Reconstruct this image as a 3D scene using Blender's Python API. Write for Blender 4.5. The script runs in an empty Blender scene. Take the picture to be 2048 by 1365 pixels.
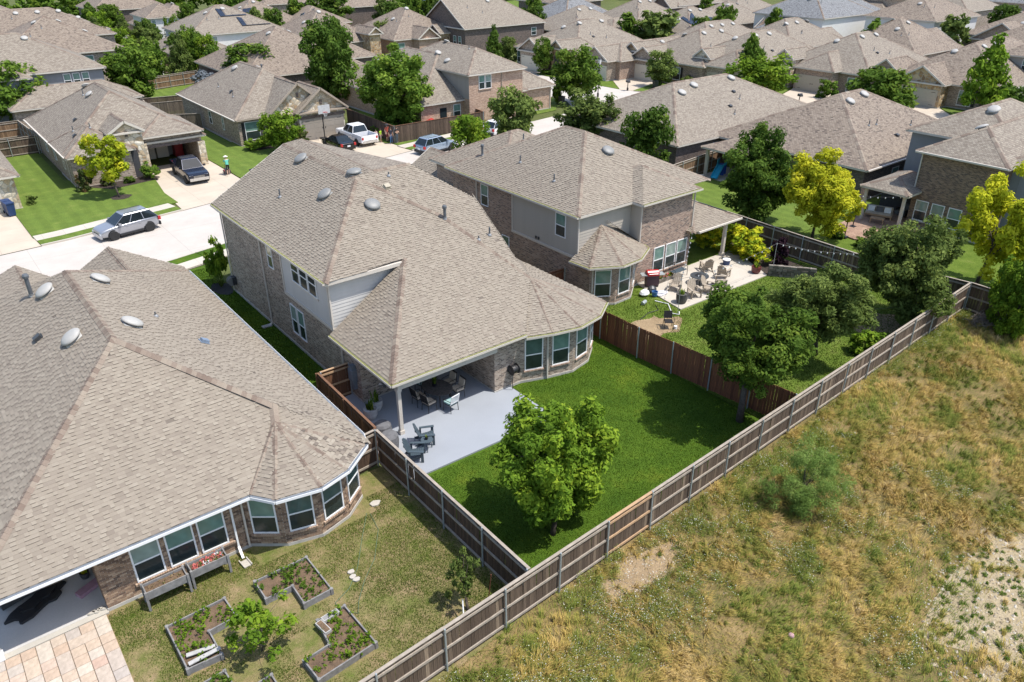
import bpy, bmesh, math, random
import numpy as np
from mathutils import Vector, Matrix
R = math.radians
scene = bpy.context.scene
# ------------------------------------------------------------------ camera, light, exposure
PITCH, YAW, ROLL, CAMZ = R(28.43), R(-38.3), R(-0.15), 20.5
cam_d = bpy.data.cameras.new('camera'); cam = bpy.data.objects.new('camera', cam_d)
scene.collection.objects.link(cam); scene.camera = cam
cam_d.sensor_width = 36.0; cam_d.lens = 36.0 * 1530 / 2048
cam_d.clip_start = 0.5; cam_d.clip_end = 3000
cam.matrix_world = (Matrix.Translation((0, 0, CAMZ)) @ Matrix.Rotation(YAW, 4, 'Z')
                    @ Matrix.Rotation(R(90) - PITCH, 4, 'X') @ Matrix.Rotation(ROLL, 4, 'Z'))
SUN = Vector((-0.29, 0.36, -1.0)).normalized()          # direction the sunlight travels
EL = math.asin(-SUN.z); AZ = math.atan2(-SUN.x, -SUN.y)
world = bpy.data.worlds.new('World'); scene.world = world; world.use_nodes = True
wn = world.node_tree; bg = wn.nodes['Background']
sky = wn.nodes.new('ShaderNodeTexSky'); sky.sky_type = 'NISHITA'; sky.sun_disc = False
sky.sun_elevation = EL; sky.sun_rotation = AZ; sky.dust_density = 1.5; sky.altitude = 150
wn.links.new(sky.outputs[0], bg.inputs[0]); bg.inputs[1].default_value = 0.15
sun_d = bpy.data.lights.new('sun', 'SUN'); sun = bpy.data.objects.new('sun', sun_d)
scene.collection.objects.link(sun); sun_d.energy = 3.5; sun_d.angle = R(0.53); sun_d.color = (1.0, 0.955, 0.89)
sun.rotation_euler = SUN.to_track_quat('-Z', 'Y').to_euler()
vs = scene.view_settings; vs.view_transform = 'Standard'; vs.look = 'None'; vs.exposure = 0.72; vs.gamma = 1.0
vs.use_curve_mapping = False
scene.render.engine = 'CYCLES'
random.seed(11); rng = np.random.default_rng(11)
COL = scene.collection

# ------------------------------------------------------------------ scene bookkeeping
def tag(o, label=None, cat=None, group=None, kind=None):
    if label: o['label'] = label
    if cat: o['category'] = cat
    if group: o['group'] = group
    if kind: o['kind'] = kind
    return o
def thing(name, label, cat, loc=(0, 0, 0), rz=0, group=None):
    o = bpy.data.objects.new(name, None); COL.objects.link(o); o.empty_display_size = 0.2
    o.location = loc; o.rotation_euler = (0, 0, rz)
    return tag(o, label, cat, group)
def link(name, me, parent=None, loc=(0, 0, 0), rot=(0, 0, 0), scale=(1, 1, 1)):
    o = bpy.data.objects.new(name, me); COL.objects.link(o)
    o.location = loc; o.rotation_euler = rot; o.scale = scale
    if parent: o.parent = parent
    return o
def children(o): return [c for c in list(bpy.data.objects) if c.parent == o]
def dup(root, loc, rz, label, group=None, scale=None):
    kids = {}
    def rec(o, par):
        c = o.copy(); COL.objects.link(c)
        if par: c.parent = par
        for ch in KIDS(o): rec(ch, c)
        return c
    r = rec(root, None); r.location = loc; r.rotation_euler = (0, 0, rz)
    if scale: r.scale = scale
    r['label'] = label
    if group: r['group'] = group
    return r
def KIDS(o): return list(o.children)

# ------------------------------------------------------------------ mesh builder
Z3 = Vector((0, 0, 1))
def face_uv(pts):
    n = (pts[1] - pts[0]).cross(pts[2] - pts[0])
    if n.length < 1e-9 and len(pts) > 3: n = (pts[2] - pts[0]).cross(pts[3] - pts[0])
    if n.length < 1e-12: return [(0, 0)] * len(pts)
    n.normalize(); t = Z3.cross(n)
    if t.length < 1e-4: t = Vector((1, 0, 0))
    t.normalize(); b = n.cross(t)
    return [(p.dot(t), p.dot(b)) for p in pts]
class MB:
    def __init__(s, tf=None): s.v = []; s.f = []; s.m = []; s.uv = []; s.t = []; s.tf = tf
    def face(s, pts, mi=0, tint=0.5):
        pts = [Vector(p) for p in pts]
        if s.tf is not None: pts = [s.tf @ p for p in pts]
        i = len(s.v); s.v += [tuple(p) for p in pts]; s.f.append(tuple(range(i, i + len(pts))))
        s.m.append(mi); s.uv += face_uv(pts); s.t.append(tint)
    def box(s, x0, x1, y0, y1, z0, z1, mi=0, tint=0.5, tf=None, skip=''):
        P = [Vector((x, y, z)) for z in (z0, z1) for y in (y0, y1) for x in (x0, x1)]
        if tf is not None: P = [tf @ p for p in P]
        for key, q in (('b', (0, 2, 3, 1)), ('t', (4, 5, 7, 6)), ('f', (0, 1, 5, 4)), ('k', (3, 2, 6, 7)), ('l', (2, 0, 4, 6)), ('r', (1, 3, 7, 5))):
            if key not in skip: s.face([P[k] for k in q], mi, tint)
    def beam(s, a, b, w, h, mi=0, tint=0.5, up=Z3):
        a = Vector(a); b = Vector(b); d = b - a; L = d.length
        if L < 1e-6: return
        d.normalize(); x = d.cross(up)
        if x.length < 1e-4: x = d.cross(Vector((1, 0, 0)))
        x.normalize(); z = x.cross(d)
        tf = Matrix((( x.x, d.x, z.x, a.x), (x.y, d.y, z.y, a.y), (x.z, d.z, z.z, a.z), (0, 0, 0, 1)))
        s.box(-w / 2, w / 2, 0, L, -h / 2, h / 2, mi, tint, tf)
    def tube(s, pts, rad, n=8, mi=0, caps=True, tint=0.5):
        pts = [Vector(p) for p in pts]
        if not hasattr(rad, '__len__'): rad = [rad] * len(pts)
        rings = []; px = None
        for i, p in enumerate(pts):
            d = (pts[min(i + 1, len(pts) - 1)] - pts[max(i - 1, 0)]).normalized()
            x = px - d * px.dot(d) if px is not None else d.cross(Vector((0.31, 0.95, 0.05)))
            if x.length < 1e-3: x = d.cross(Vector((1, 0, 0)))
            x.normalize(); px = x; y = d.cross(x)
            rings.append([p + (x * math.cos(2 * math.pi * k / n) + y * math.sin(2 * math.pi * k / n)) * rad[i] for k in range(n)])
        for a, b in zip(rings, rings[1:]):
            for k in range(n): s.face([a[k], a[(k + 1) % n], b[(k + 1) % n], b[k]], mi, tint)
        if caps: s.face(rings[0][::-1], mi, tint); s.face(rings[-1], mi, tint)
    def lathe(s, prof, n=16, c=(0, 0, 0), mi=0, sx=1, sy=1):
        c = Vector(c)
        ring = lambda r, z: [c + Vector((r * sx * math.cos(2 * math.pi * k / n), r * sy * math.sin(2 * math.pi * k / n), z)) for k in range(n)]
        rs = [ring(r, z) for r, z in prof]
        for (a, b) in zip(rs, rs[1:]):
            for k in range(n): s.face([a[k], a[(k + 1) % n], b[(k + 1) % n], b[k]], mi)
        if prof[0][0] > 1e-4: s.face(rs[0][::-1], mi)
        if prof[-1][0] > 1e-4: s.face(rs[-1], mi)
    def prism(s, poly, z0, z1, mi=0, top=True, bottom=True, tint=0.5):
        n = len(poly)
        for k in range(n):
            a, b = poly[k], poly[(k + 1) % n]
            s.face([(a[0], a[1], z0), (b[0], b[1], z0), (b[0], b[1], z1), (a[0], a[1], z1)], mi, tint)
        if top: s.face([(p[0], p[1], z1) for p in poly], mi, tint)
        if bottom: s.face([(p[0], p[1], z0) for p in poly][::-1], mi, tint)
    def mesh(s, name, mats, smooth=False, weld=False):
        me = bpy.data.meshes.new(name); me.from_pydata(s.v, [], s.f)
        for m in (mats if isinstance(mats, (list, tuple)) else [mats]): me.materials.append(m)
        me.polygons.foreach_set('material_index', s.m)
        ul = me.uv_layers.new(name='UVMap'); ul.data.foreach_set('uv', np.array(s.uv, dtype=np.float32).ravel())
        at = me.attributes.new('tint', 'FLOAT', 'FACE'); at.data.foreach_set('value', np.array(s.t, dtype=np.float32))
        if weld or smooth:
            bm = bmesh.new(); bm.from_mesh(me); bmesh.ops.remove_doubles(bm, verts=bm.verts, dist=1e-4)
            bmesh.ops.recalc_face_normals(bm, faces=bm.faces); bm.to_mesh(me); bm.free()
        if smooth: me.polygons.foreach_set('use_smooth', [True] * len(me.polygons))
        me.update(); return me
    def build(s, name, mats, parent=None, loc=(0, 0, 0), rot=(0, 0, 0), smooth=False, weld=False):
        return link(name, s.mesh(name, mats, smooth, weld), parent, loc, rot)
def fast_mesh(name, V, k, mats, tint=None, midx=None):
    """V: (N, k, 3) array of separate k-gons."""
    n = len(V); me = bpy.data.meshes.new(name)
    me.vertices.add(n * k); me.vertices.foreach_set('co', V.astype(np.float32).ravel())
    me.loops.add(n * k); me.loops.foreach_set('vertex_index', np.arange(n * k, dtype=np.int32))
    me.polygons.add(n); me.polygons.foreach_set('loop_start', np.arange(0, n * k, k, dtype=np.int32))
    for m in (mats if isinstance(mats, (list, tuple)) else [mats]): me.materials.append(m)
    if midx is not None: me.polygons.foreach_set('material_index', midx.astype(np.int32))
    if tint is not None:
        at = me.attributes.new('tint', 'FLOAT', 'FACE'); at.data.foreach_set('value', tint.astype(np.float32))
    me.update(calc_edges=True); return me

# ------------------------------------------------------------------ materials
class NT:
    def __init__(s, name):
        s.mat = bpy.data.materials.new(name); s.mat.use_nodes = True
        s.n = s.mat.node_tree.nodes; s.l = s.mat.node_tree.links
        s.bsdf = s.n['Principled BSDF']
    def add(s, t, **kw):
        nd = s.n.new(t)
        for k, v in kw.items(): setattr(nd, k, v)
        return nd
    def inp(s, nd, name, v):
        sock = nd.inputs[name]
        if isinstance(v, bpy.types.NodeSocket): s.l.new(v, sock)
        else: sock.default_value = v
    def noise(s, vec, scale, detail=3, rough=0.6):
        nd = s.add('ShaderNodeTexNoise'); s.l.new(vec, nd.inputs['Vector'])
        nd.inputs['Scale'].default_value = scale; nd.inputs['Detail'].default_value = detail; nd.inputs['Roughness'].default_value = rough
        return nd.outputs['Fac']
    def ramp(s, fac, stops, interp='LINEAR'):
        nd = s.add('ShaderNodeValToRGB'); s.l.new(fac, nd.inputs[0]); cr = nd.color_ramp; cr.interpolation = interp
        while len(cr.elements) < len(stops): cr.elements.new(0.5)
        for e, (p, c) in zip(cr.elements, stops): e.position = p; e.color = (*c, 1)
        return nd.outputs[0]
    def mix(s, fac, a, b, mode='MIX'):
        nd = s.add('ShaderNodeMix', data_type='RGBA', blend_type=mode); s.inp(nd, 0, fac)
        for k, v in ((6, a), (7, b)):
            if isinstance(v, bpy.types.NodeSocket): s.l.new(v, nd.inputs[k])
            else: nd.inputs[k].default_value = (*v, 1)
        return nd.outputs[2]
    def math(s, op, a, b=0.0):
        nd = s.add('ShaderNodeMath', operation=op); s.inp(nd, 0, a); s.inp(nd, 1, b); return nd.outputs[0]
    def coord(s, which='Object'): return s.add('ShaderNodeTexCoord').outputs[which]
    def attr(s, name='tint'): nd = s.add('ShaderNodeAttribute', attribute_name=name); return nd.outputs['Fac']
    def bump(s, h, strength=0.3, dist=0.02):
        nd = s.add('ShaderNodeBump'); s.l.new(h, nd.inputs['Height']); nd.inputs['Strength'].default_value = strength; nd.inputs['Distance'].default_value = dist
        s.l.new(nd.outputs[0], s.bsdf.inputs['Normal'])
    def done(s, color, rough=0.8, metal=0.0, spec=None):
        s.inp(s.bsdf, 'Base Color', color if isinstance(color, bpy.types.NodeSocket) else (*color, 1))
        s.inp(s.bsdf, 'Roughness', rough); s.inp(s.bsdf, 'Metallic', metal)
        if spec is not None: s.bsdf.inputs['Specular IOR Level'].default_value = spec
        return s.mat
def plain(name, c, rough=0.6, metal=0.0, var=0.12, scale=6.0, spec=None):
    t = NT(name); co = t.coord(); f = t.noise(co, scale)
    d = tuple(x * (1 - var) for x in c); e = tuple(min(1, x * (1 + var)) for x in c)
    return t.done(t.ramp(f, [(0.3, d), (0.7, e)]), rough, metal, spec)
def two(name, a, b, scale=1.0, detail=6, rough=0.9, c=None, fine=None, bump=0.0):
    t = NT(name); co = t.coord(); f = t.noise(co, scale, detail, 0.65)
    st = [(0.34, a), (0.64, b)] + ([(0.8, c)] if c else [])
    col = t.ramp(f, st)
    if fine:
        g = t.noise(co, fine, 2); col = t.mix(0.5, col, t.ramp(g, [(0.3, (0.25,) * 3), (0.7, (0.75,) * 3)]), 'OVERLAY')
        if bump: t.bump(g, bump, 0.03)
    return t.done(col, rough)
def brickish(name, stops, mortar, w, h, ms, uvname=None, rough=0.85, bump=0.4, big=0.25, bigscale=0.35, grain=14.0):
    t = NT(name); uv = t.coord('UV')
    br = t.add('ShaderNodeTexBrick'); t.l.new(uv, br.inputs['Vector'])
    br.inputs['Color1'].default_value = (0, 0, 0, 1); br.inputs['Color2'].default_value = (1, 1, 1, 1); br.inputs['Mortar'].default_value = (0.5,) * 3 + (1,)
    for k, v in (('Scale', 1.0), ('Mortar Size', ms), ('Mortar Smooth', 0.1), ('Bias', 0.0), ('Brick Width', w), ('Row Height', h)): br.inputs[k].default_value = v
    col = t.ramp(br.outputs['Color'], stops)
    col = t.mix(br.outputs['Fac'], col, mortar)
    nb = t.noise(uv, bigscale, 3); g = t.noise(uv, grain, 2)
    col = t.mix(big, col, t.ramp(nb, [(0.3, (0.32,) * 3), (0.7, (0.68,) * 3)]), 'OVERLAY')
    col = t.mix(0.3, col, t.ramp(g, [(0.3, (0.3,) * 3), (0.7, (0.7,) * 3)]), 'OVERLAY')
    inv = t.math('SUBTRACT', 1.0, br.outputs['Fac']); t.bump(inv, bump, 0.012)
    return t.done(col, rough)
def tinted(name, stops, rough=0.85, grain=40.0, gm=0.35, objrand=False, big=0.0, bigscale=0.4, spec=None):
    t = NT(name)
    f = t.add('ShaderNodeObjectInfo').outputs['Random'] if objrand else t.attr()
    col = t.ramp(f, stops); co = t.coord()
    g = t.noise(co, grain, 3); col = t.mix(gm, col, t.ramp(g, [(0.3, (0.25,) * 3), (0.7, (0.75,) * 3)]), 'OVERLAY')
    if big:
        b = t.noise(co, bigscale, 3); col = t.mix(big, col, t.ramp(b, [(0.3, (0.3,) * 3), (0.7, (0.7,) * 3)]), 'OVERLAY')
    t.bump(g, 0.2, 0.01)
    return t.done(col, rough, spec=spec)
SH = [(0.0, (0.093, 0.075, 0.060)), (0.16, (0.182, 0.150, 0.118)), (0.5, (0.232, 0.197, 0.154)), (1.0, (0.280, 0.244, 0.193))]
SHc = [(0.0, (0.147, 0.106, 0.081)), (0.5, (0.204, 0.158, 0.122)), (1.0, (0.253, 0.210, 0.162))]
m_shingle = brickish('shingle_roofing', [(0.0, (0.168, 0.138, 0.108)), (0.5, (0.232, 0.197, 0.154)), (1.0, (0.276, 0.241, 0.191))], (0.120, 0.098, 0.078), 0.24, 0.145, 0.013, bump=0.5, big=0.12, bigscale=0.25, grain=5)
m_shingle_grey = brickish('grey_shingle_roofing', [(p, (sum(c) / 3 * 0.93, sum(c) / 3 * 0.95, sum(c) / 3 * 0.97)) for p, c in SH], (0.1, 0.1, 0.1), 0.24, 0.145, 0.012, bump=0.5, big=0.15, bigscale=0.2, grain=5)
m_shingle_brown = brickish('brown_shingle_roofing', [(p, (c[0] * 0.95, c[1] * 0.88, c[2] * 0.84)) for p, c in SH], (0.1, 0.085, 0.075), 0.24, 0.145, 0.012, bump=0.5, big=0.15, bigscale=0.2, grain=5)
m_shtab = tinted('shingle_tab', SH, grain=30, gm=0.12, big=0.06, bigscale=0.3)
m_shtab1 = tinted('shingle_piece', SH, grain=30, gm=0.25, objrand=True)
m_cap = tinted('ridge_cap_shingle', SHc, grain=30, gm=0.25)
m_brick = brickish('brown_flecked_brick', [(0.0, (0.070, 0.050, 0.040)), (0.25, (0.19, 0.135, 0.100)), (0.55, (0.295, 0.22, 0.165)), (1.0, (0.43, 0.35, 0.275))], (0.42, 0.365, 0.30), 0.21, 0.075, 0.011)
m_brick_h2 = brickish('rose_brown_brick', [(0.0, (0.06, 0.045, 0.042)), (0.25, (0.185, 0.112, 0.080)), (0.6, (0.295, 0.185, 0.132)), (1.0, (0.40, 0.29, 0.22))], (0.42, 0.35, 0.29), 0.21, 0.075, 0.011)
m_brick_orange = brickish('orange_tan_brick', [(0.0, (0.253, 0.138, 0.086)), (0.5, (0.391, 0.236, 0.155)), (1.0, (0.506, 0.345, 0.241))], (0.460, 0.380, 0.310), 0.21, 0.075, 0.010)
m_brick_dark = brickish('dark_brown_brick', [(0.0, (0.05, 0.038, 0.034)), (0.5, (0.105, 0.075, 0.062)), (1.0, (0.18, 0.13, 0.105))], (0.19, 0.165, 0.15), 0.21, 0.075, 0.009)
m_brick_gold = brickish('golden_brown_brick', [(0.0, (0.06, 0.04, 0.032)), (0.4, (0.17, 0.10, 0.062)), (1.0, (0.30, 0.195, 0.12))], (0.25, 0.20, 0.16), 0.21, 0.075, 0.010)
BK = [(0.0, (0.111, 0.073, 0.054)), (0.35, (0.221, 0.144, 0.096)), (0.75, (0.319, 0.213, 0.138)), (1.0, (0.429, 0.312, 0.216))]
m_bricktab = tinted('tan_brown_brick', BK, grain=25); m_brick1 = tinted('tan_brown_brick_piece', BK, grain=25, objrand=True)
m_mortar = plain('pale_mortar', (0.50, 0.44, 0.36), 0.95, scale=20)
def stone_mat(name, stops, mortar=(0.36, 0.32, 0.25), sc=2.2):
    t = NT(name); uv = t.coord('UV')
    vo = t.add('ShaderNodeTexVoronoi'); t.l.new(uv, vo.inputs['Vector']); vo.inputs['Scale'].default_value = sc
    ve = t.add('ShaderNodeTexVoronoi', feature='DISTANCE_TO_EDGE'); t.l.new(uv, ve.inputs['Vector']); ve.inputs['Scale'].default_value = sc
    sep = t.add('ShaderNodeSeparateColor'); t.l.new(vo.outputs['Color'], sep.inputs[0])
    col = t.ramp(sep.outputs[0], stops)
    e = t.math('LESS_THAN', ve.outputs['Distance'], 0.045); col = t.mix(e, col, mortar)
    g = t.noise(uv, 8, 4); col = t.mix(0.5, col, t.ramp(g, [(0.3, (0.3,) * 3), (0.7, (0.72,) * 3)]), 'OVERLAY')
    t.bump(ve.outputs['Distance'], 0.6, 0.15); return t.done(col, 0.9)
m_stone = stone_mat('cream_chopped_stone', [(0.0, (0.360, 0.252, 0.144)), (0.45, (0.528, 0.432, 0.300)), (1.0, (0.696, 0.636, 0.528))])
m_stone_gold = stone_mat('golden_rubble_stone', [(0.0, (0.204, 0.120, 0.060)), (0.5, (0.396, 0.258, 0.126)), (1.0, (0.528, 0.408, 0.252))])
m_stone_gray = stone_mat('grey_brown_rubble_stone', [(0.0, (0.08, 0.065, 0.05)), (0.5, (0.17, 0.145, 0.12)), (1.0, (0.28, 0.25, 0.21))], (0.12, 0.11, 0.095), 3.0)
m_siding = plain('pale_grey_lap_siding', (0.50, 0.485, 0.455), 0.6, var=0.05, scale=2)
m_siding_tan = plain('tan_lap_siding', (0.40, 0.36, 0.305), 0.6, var=0.05, scale=2)
m_siding_gray = plain('blue_grey_lap_siding', (0.20, 0.21, 0.22), 0.6, var=0.06, scale=2)
m_siding_taupe = plain('taupe_grey_lap_siding', (0.32, 0.30, 0.275), 0.6, var=0.06, scale=2)
m_siding_white = plain('white_lap_siding', (0.66, 0.65, 0.62), 0.6, var=0.04, scale=2)
m_trim = plain('cream_painted_trim', (0.56, 0.51, 0.44), 0.55, var=0.05)
m_trim_tan = plain('tan_painted_trim', (0.34, 0.28, 0.22), 0.6, var=0.08)
m_white = plain('white_vinyl', (0.78, 0.78, 0.77), 0.4, var=0.03)
m_gutter_gray = plain('grey_gutter_guard', (0.20, 0.22, 0.24), 0.5, 0.3, var=0.1)
m_moss = plain('leaf_litter_in_gutter', (0.17, 0.17, 0.055), 0.9, var=0.35, scale=12)
m_found = plain('concrete_foundation', (0.42, 0.40, 0.36), 0.9, var=0.12, scale=3)
def glass(name, base, rough=0.06):
    t = NT(name); co = t.coord('UV'); f = t.noise(co, 1.3, 2)
    return t.done(t.ramp(f, [(0.3, tuple(x * 0.7 for x in base)), (0.7, tuple(x * 1.25 for x in base))]), rough, 0.0, 0.6)
m_pane_up = glass('window_pane_over_blind', (0.15, 0.25, 0.21)); m_pane_up2 = glass('window_pane_half_blind', (0.07, 0.12, 0.11)); m_pane_up3 = glass('window_pane_pale_blind', (0.26, 0.33, 0.29)); m_pane_lo = glass('window_pane_with_screen', (0.028, 0.040, 0.040), 0.18)
m_pane_dk = glass('dark_window_pane', (0.02, 0.028, 0.032))
m_black = plain('black_plastic', (0.018, 0.018, 0.02), 0.5); m_dark = plain('dark_grey_metal', (0.055, 0.058, 0.062), 0.45, 0.3)
m_pipe = plain('grey_vent_pipe', (0.11, 0.12, 0.13), 0.6, 0.2); m_flash = plain('grey_lead_flashing', (0.24, 0.25, 0.26), 0.6, 0.2)
m_vent_dk = plain('grey_roof_vent', (0.215, 0.215, 0.205), 0.55, 0.1, var=0.08); m_vent_lt = plain('pale_grey_roof_vent', (0.36, 0.35, 0.325), 0.6, 0.0, var=0.05)
m_galv = plain('galvanized_steel', (0.40, 0.44, 0.45), 0.45, 0.45, var=0.12)
m_int = plain('shaded_recess_fill', (0.05, 0.05, 0.055), 0.9)  # near-black colour standing in for the shade inside open recesses
m_garage = plain('tan_painted_garage_door', (0.42, 0.365, 0.285), 0.5, var=0.05); m_garage_w = plain('cream_painted_garage_door', (0.60, 0.55, 0.45), 0.5, var=0.04)
m_garage_g = plain('taupe_painted_garage_door', (0.30, 0.265, 0.225), 0.5, var=0.05)
def wood(name, a, b, objrand=True, c=None):
    t = NT(name); co = t.coord()
    mp = t.add('ShaderNodeMapping'); t.l.new(co, mp.inputs[0]); mp.inputs['Scale'].default_value = (14, 14, 1.6)
    g = t.noise(mp.outputs[0], 1.5, 4, 0.7); f = t.add('ShaderNodeObjectInfo').outputs['Random'] if objrand else t.attr()
    mid = tuple((x + y) / 2 for x, y in zip(a, b))
    col = t.ramp(f, [(0.0, a), (0.5, mid), (1.0, b)] if not c else [(0.0, a), (0.72, mid), (0.86, b), (1.0, c)])
    col = t.mix(0.75, col, t.ramp(g, [(0.3, (0.22,) * 3), (0.7, (0.75,) * 3)]), 'OVERLAY'); t.bump(g, 0.25, 0.01)
    return t.done(col, 0.9)
m_wood_gray = wood('weathered_grey_brown_picket', (0.070, 0.046, 0.030), (0.135, 0.095, 0.064), True, (0.23, 0.17, 0.115))
m_wood_brown = wood('stained_brown_picket', (0.101, 0.045, 0.021), (0.169, 0.077, 0.036))
m_wood_dark = wood('dark_brown_picket', (0.060, 0.035, 0.022), (0.105, 0.062, 0.038))
m_wood_red = wood('red_brown_stained_picket', (0.132, 0.046, 0.022), (0.220, 0.083, 0.037))
m_panel_dark = wood('dark_brown_fence_boards', (0.055, 0.036, 0.026), (0.12, 0.082, 0.058), False)
m_panel_tan = wood('tan_brown_fence_boards', (0.13, 0.075, 0.04), (0.24, 0.15, 0.085), False)
m_panel_gray = wood('grey_brown_fence_boards', (0.085, 0.066, 0.05), (0.17, 0.135, 0.10), False)
m_rail_gray = plain('weathered_grey_rail', (0.31, 0.265, 0.215), 0.9, var=0.2, scale=3); m_rail_new = plain('new_cedar_rail', (0.40, 0.26, 0.15), 0.85, var=0.15, scale=3)
m_rail_brown = plain('brown_stained_rail', (0.156, 0.078, 0.042), 0.85, var=0.2, scale=3)
m_bedwood = plain('grey_weathered_plank', (0.20, 0.195, 0.19), 0.9, var=0.25, scale=5)
m_plank_pale = plain('pale_weathered_board', (0.368, 0.360, 0.344), 0.9, var=0.15, scale=6)
# ------------------------------------------------------------------ setting: ground sheets
def lawn_mat(name, a, b, c, stripe=None, sc=0.8):
    t = NT(name); co = t.coord(); f = t.noise(co, sc, 5, 0.7); col = t.ramp(f, [(0.32, a), (0.55, b), (0.75, c)])
    g = t.noise(co, 22, 3, 0.7); col = t.mix(0.55, col, t.ramp(g, [(0.28, (0.2,) * 3), (0.72, (0.78,) * 3)]), 'OVERLAY')
    if stripe:
        w = t.add('ShaderNodeTexWave', wave_type='BANDS', bands_direction=stripe); t.l.new(co, w.inputs['Vector'])
        w.inputs['Scale'].default_value = 0.28; w.inputs['Distortion'].default_value = 0.8; w.inputs['Detail'].default_value = 1
        col = t.mix(0.22, col, t.ramp(w.outputs['Fac'], [(0.3, (0.38,) * 3), (0.7, (0.62,) * 3)]), 'OVERLAY')
    t.bump(g, 0.6, 0.05); return t.done(col, 0.95, spec=0.15)
m_lawn = lawn_mat('lush_green_lawn', (0.038, 0.080, 0.007), (0.065, 0.118, 0.010), (0.11, 0.150, 0.014), sc=0.45)
m_lawn_f = lawn_mat('mown_front_lawn', (0.085, 0.130, 0.024), (0.110, 0.162, 0.028), (0.155, 0.190, 0.045), 'X')
m_lawn_y = lawn_mat('back_yard_lawn', (0.070, 0.115, 0.014), (0.105, 0.155, 0.022), (0.16, 0.18, 0.05))
m_terrain = lawn_mat('dry_green_ground', (0.075, 0.085, 0.03), (0.095, 0.115, 0.035), (0.15, 0.14, 0.06), sc=0.2)
m_yard1 = lawn_mat('patchy_bare_yard', (0.105, 0.13, 0.028), (0.20, 0.165, 0.075), (0.30, 0.21, 0.13), sc=1.1)
m_field = lawn_mat('dry_field_soil', (0.085, 0.085, 0.030), (0.20, 0.145, 0.062), (0.30, 0.215, 0.105), sc=0.7)
m_sand = two('pale_sandy_soil', (0.25, 0.20, 0.115), (0.34, 0.275, 0.175), 0.9, c=(0.41, 0.35, 0.245), fine=16, bump=0.8)
m_bare = two('bare_tan_soil', (0.22, 0.155, 0.085), (0.31, 0.225, 0.13), 1.2, c=(0.37, 0.29, 0.19), fine=18, bump=0.7)
m_mulch = two('dark_mulch', (0.018, 0.013, 0.010), (0.05, 0.034, 0.024), 8, fine=25, bump=0.8)
m_mulch_b = two('black_mulch', (0.006, 0.006, 0.006), (0.014, 0.013, 0.012), 8, fine=25, bump=0.8)
m_soil = two('garden_soil', (0.085, 0.055, 0.033), (0.16, 0.105, 0.062), 4, fine=25, bump=0.7)
def conc(name, c, jw=None, jh=None, var=0.10):
    t = NT(name); co = t.coord(); f = t.noise(co, 0.5, 6, 0.6)
    col = t.ramp(f, [(0.3, tuple(x * (1 - var) for x in c)), (0.7, tuple(x * (1 + var * 0.6) for x in c))])
    g = t.noise(co, 30, 2); col = t.mix(0.2, col, t.ramp(g, [(0.3, (0.35,) * 3), (0.7, (0.65,) * 3)]), 'OVERLAY')
    if jw:
        br = t.add('ShaderNodeTexBrick', offset=0.0); t.l.new(co, br.inputs['Vector'])
        for k, v in (('Scale', 1.0), ('Mortar Size', 0.02), ('Brick Width', jw), ('Row Height', jh), ('Mortar Smooth', 0.3)): br.inputs[k].default_value = v
        col = t.mix(t.math('MULTIPLY', br.outputs['Fac'], 0.6), col, tuple(x * 0.6 for x in c))
    return t.done(col, 0.85)
m_road = conc('pale_concrete_road', (0.460, 0.420, 0.375), 4.6, 4.6); m_walk = conc('concrete_sidewalk', (0.470, 0.425, 0.360), 1.5, 40.0)
m_drive = conc('concrete_driveway', (0.47, 0.40, 0.315), 3.05, 3.4); m_kerb = conc('concrete_kerb', (0.44, 0.40, 0.34))
m_patio_b = conc('blue_grey_painted_patio', (0.275, 0.295, 0.325), var=0.06); m_patio = conc('pale_concrete_patio', (0.46, 0.415, 0.35), 3, 3)
m_slab = conc('grey_patio_slab', (0.46, 0.445, 0.42)); m_slab_edge = conc('pale_slab_edge', (0.42, 0.39, 0.335))
m_stamp = two('stamped_red_brown_concrete', (0.21, 0.125, 0.085), (0.33, 0.22, 0.155), 1.4, fine=8)
def sheet(name, poly, z, m, th=0.0, kind='structure'):
    mb = MB()
    if th: mb.prism(poly, z - th, z, bottom=False)
    else: mb.face([(p[0], p[1], z) for p in poly])
    return tag(mb.build(name, m), kind=kind)
def rect(x0, x1, y0, y1): return [(x0, y0), (x1, y0), (x1, y1), (x0, y1)]
def strip(line, o0, o1):
    """polygon between two offsets (to the left of travel) of a polyline"""
    def off(o):
        r = []
        for i, p in enumerate(line):
            a = Vector(line[max(i - 1, 0)]); b = Vector(line[min(i + 1, len(line) - 1)]); d = (b - a).normalized()
            r.append((p[0] - d.y * o, p[1] + d.x * o))
        return r
    return off(o0), off(o1)
def ribbon(name, line, o0, o1, z, m, th=0.0):
    a, b = strip(line, o0, o1); mb = MB()
    for k in range(len(a) - 1):
        q = [a[k], a[k + 1], b[k + 1], b[k]]
        mb.face([(p[0], p[1], z) for p in q])
        if th:
            for e0, e1 in ((a[k + 1], a[k]), (b[k], b[k + 1])): mb.face([(e0[0], e0[1], z), (e1[0], e1[1], z), (e1[0], e1[1], z - th), (e0[0], e0[1], z - th)])
    if th:
        for e0, e1 in ((a[0], b[0]), (b[-1], a[-1])): mb.face([(e0[0], e0[1], z), (e1[0], e1[1], z), (e1[0], e1[1], z - th), (e0[0], e0[1], z - th)])
    return tag(mb.build(name, m), kind='structure')
sheet('terrain', rect(-600, 900, -500, 1000), -0.03, m_terrain)
NEAR = [(-60, 45), (-20, 49.5), (0, 51.5), (12, 53.75), (30, 57.6), (50, 61.9), (60, 64.4), (67, 66.0)]
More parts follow.
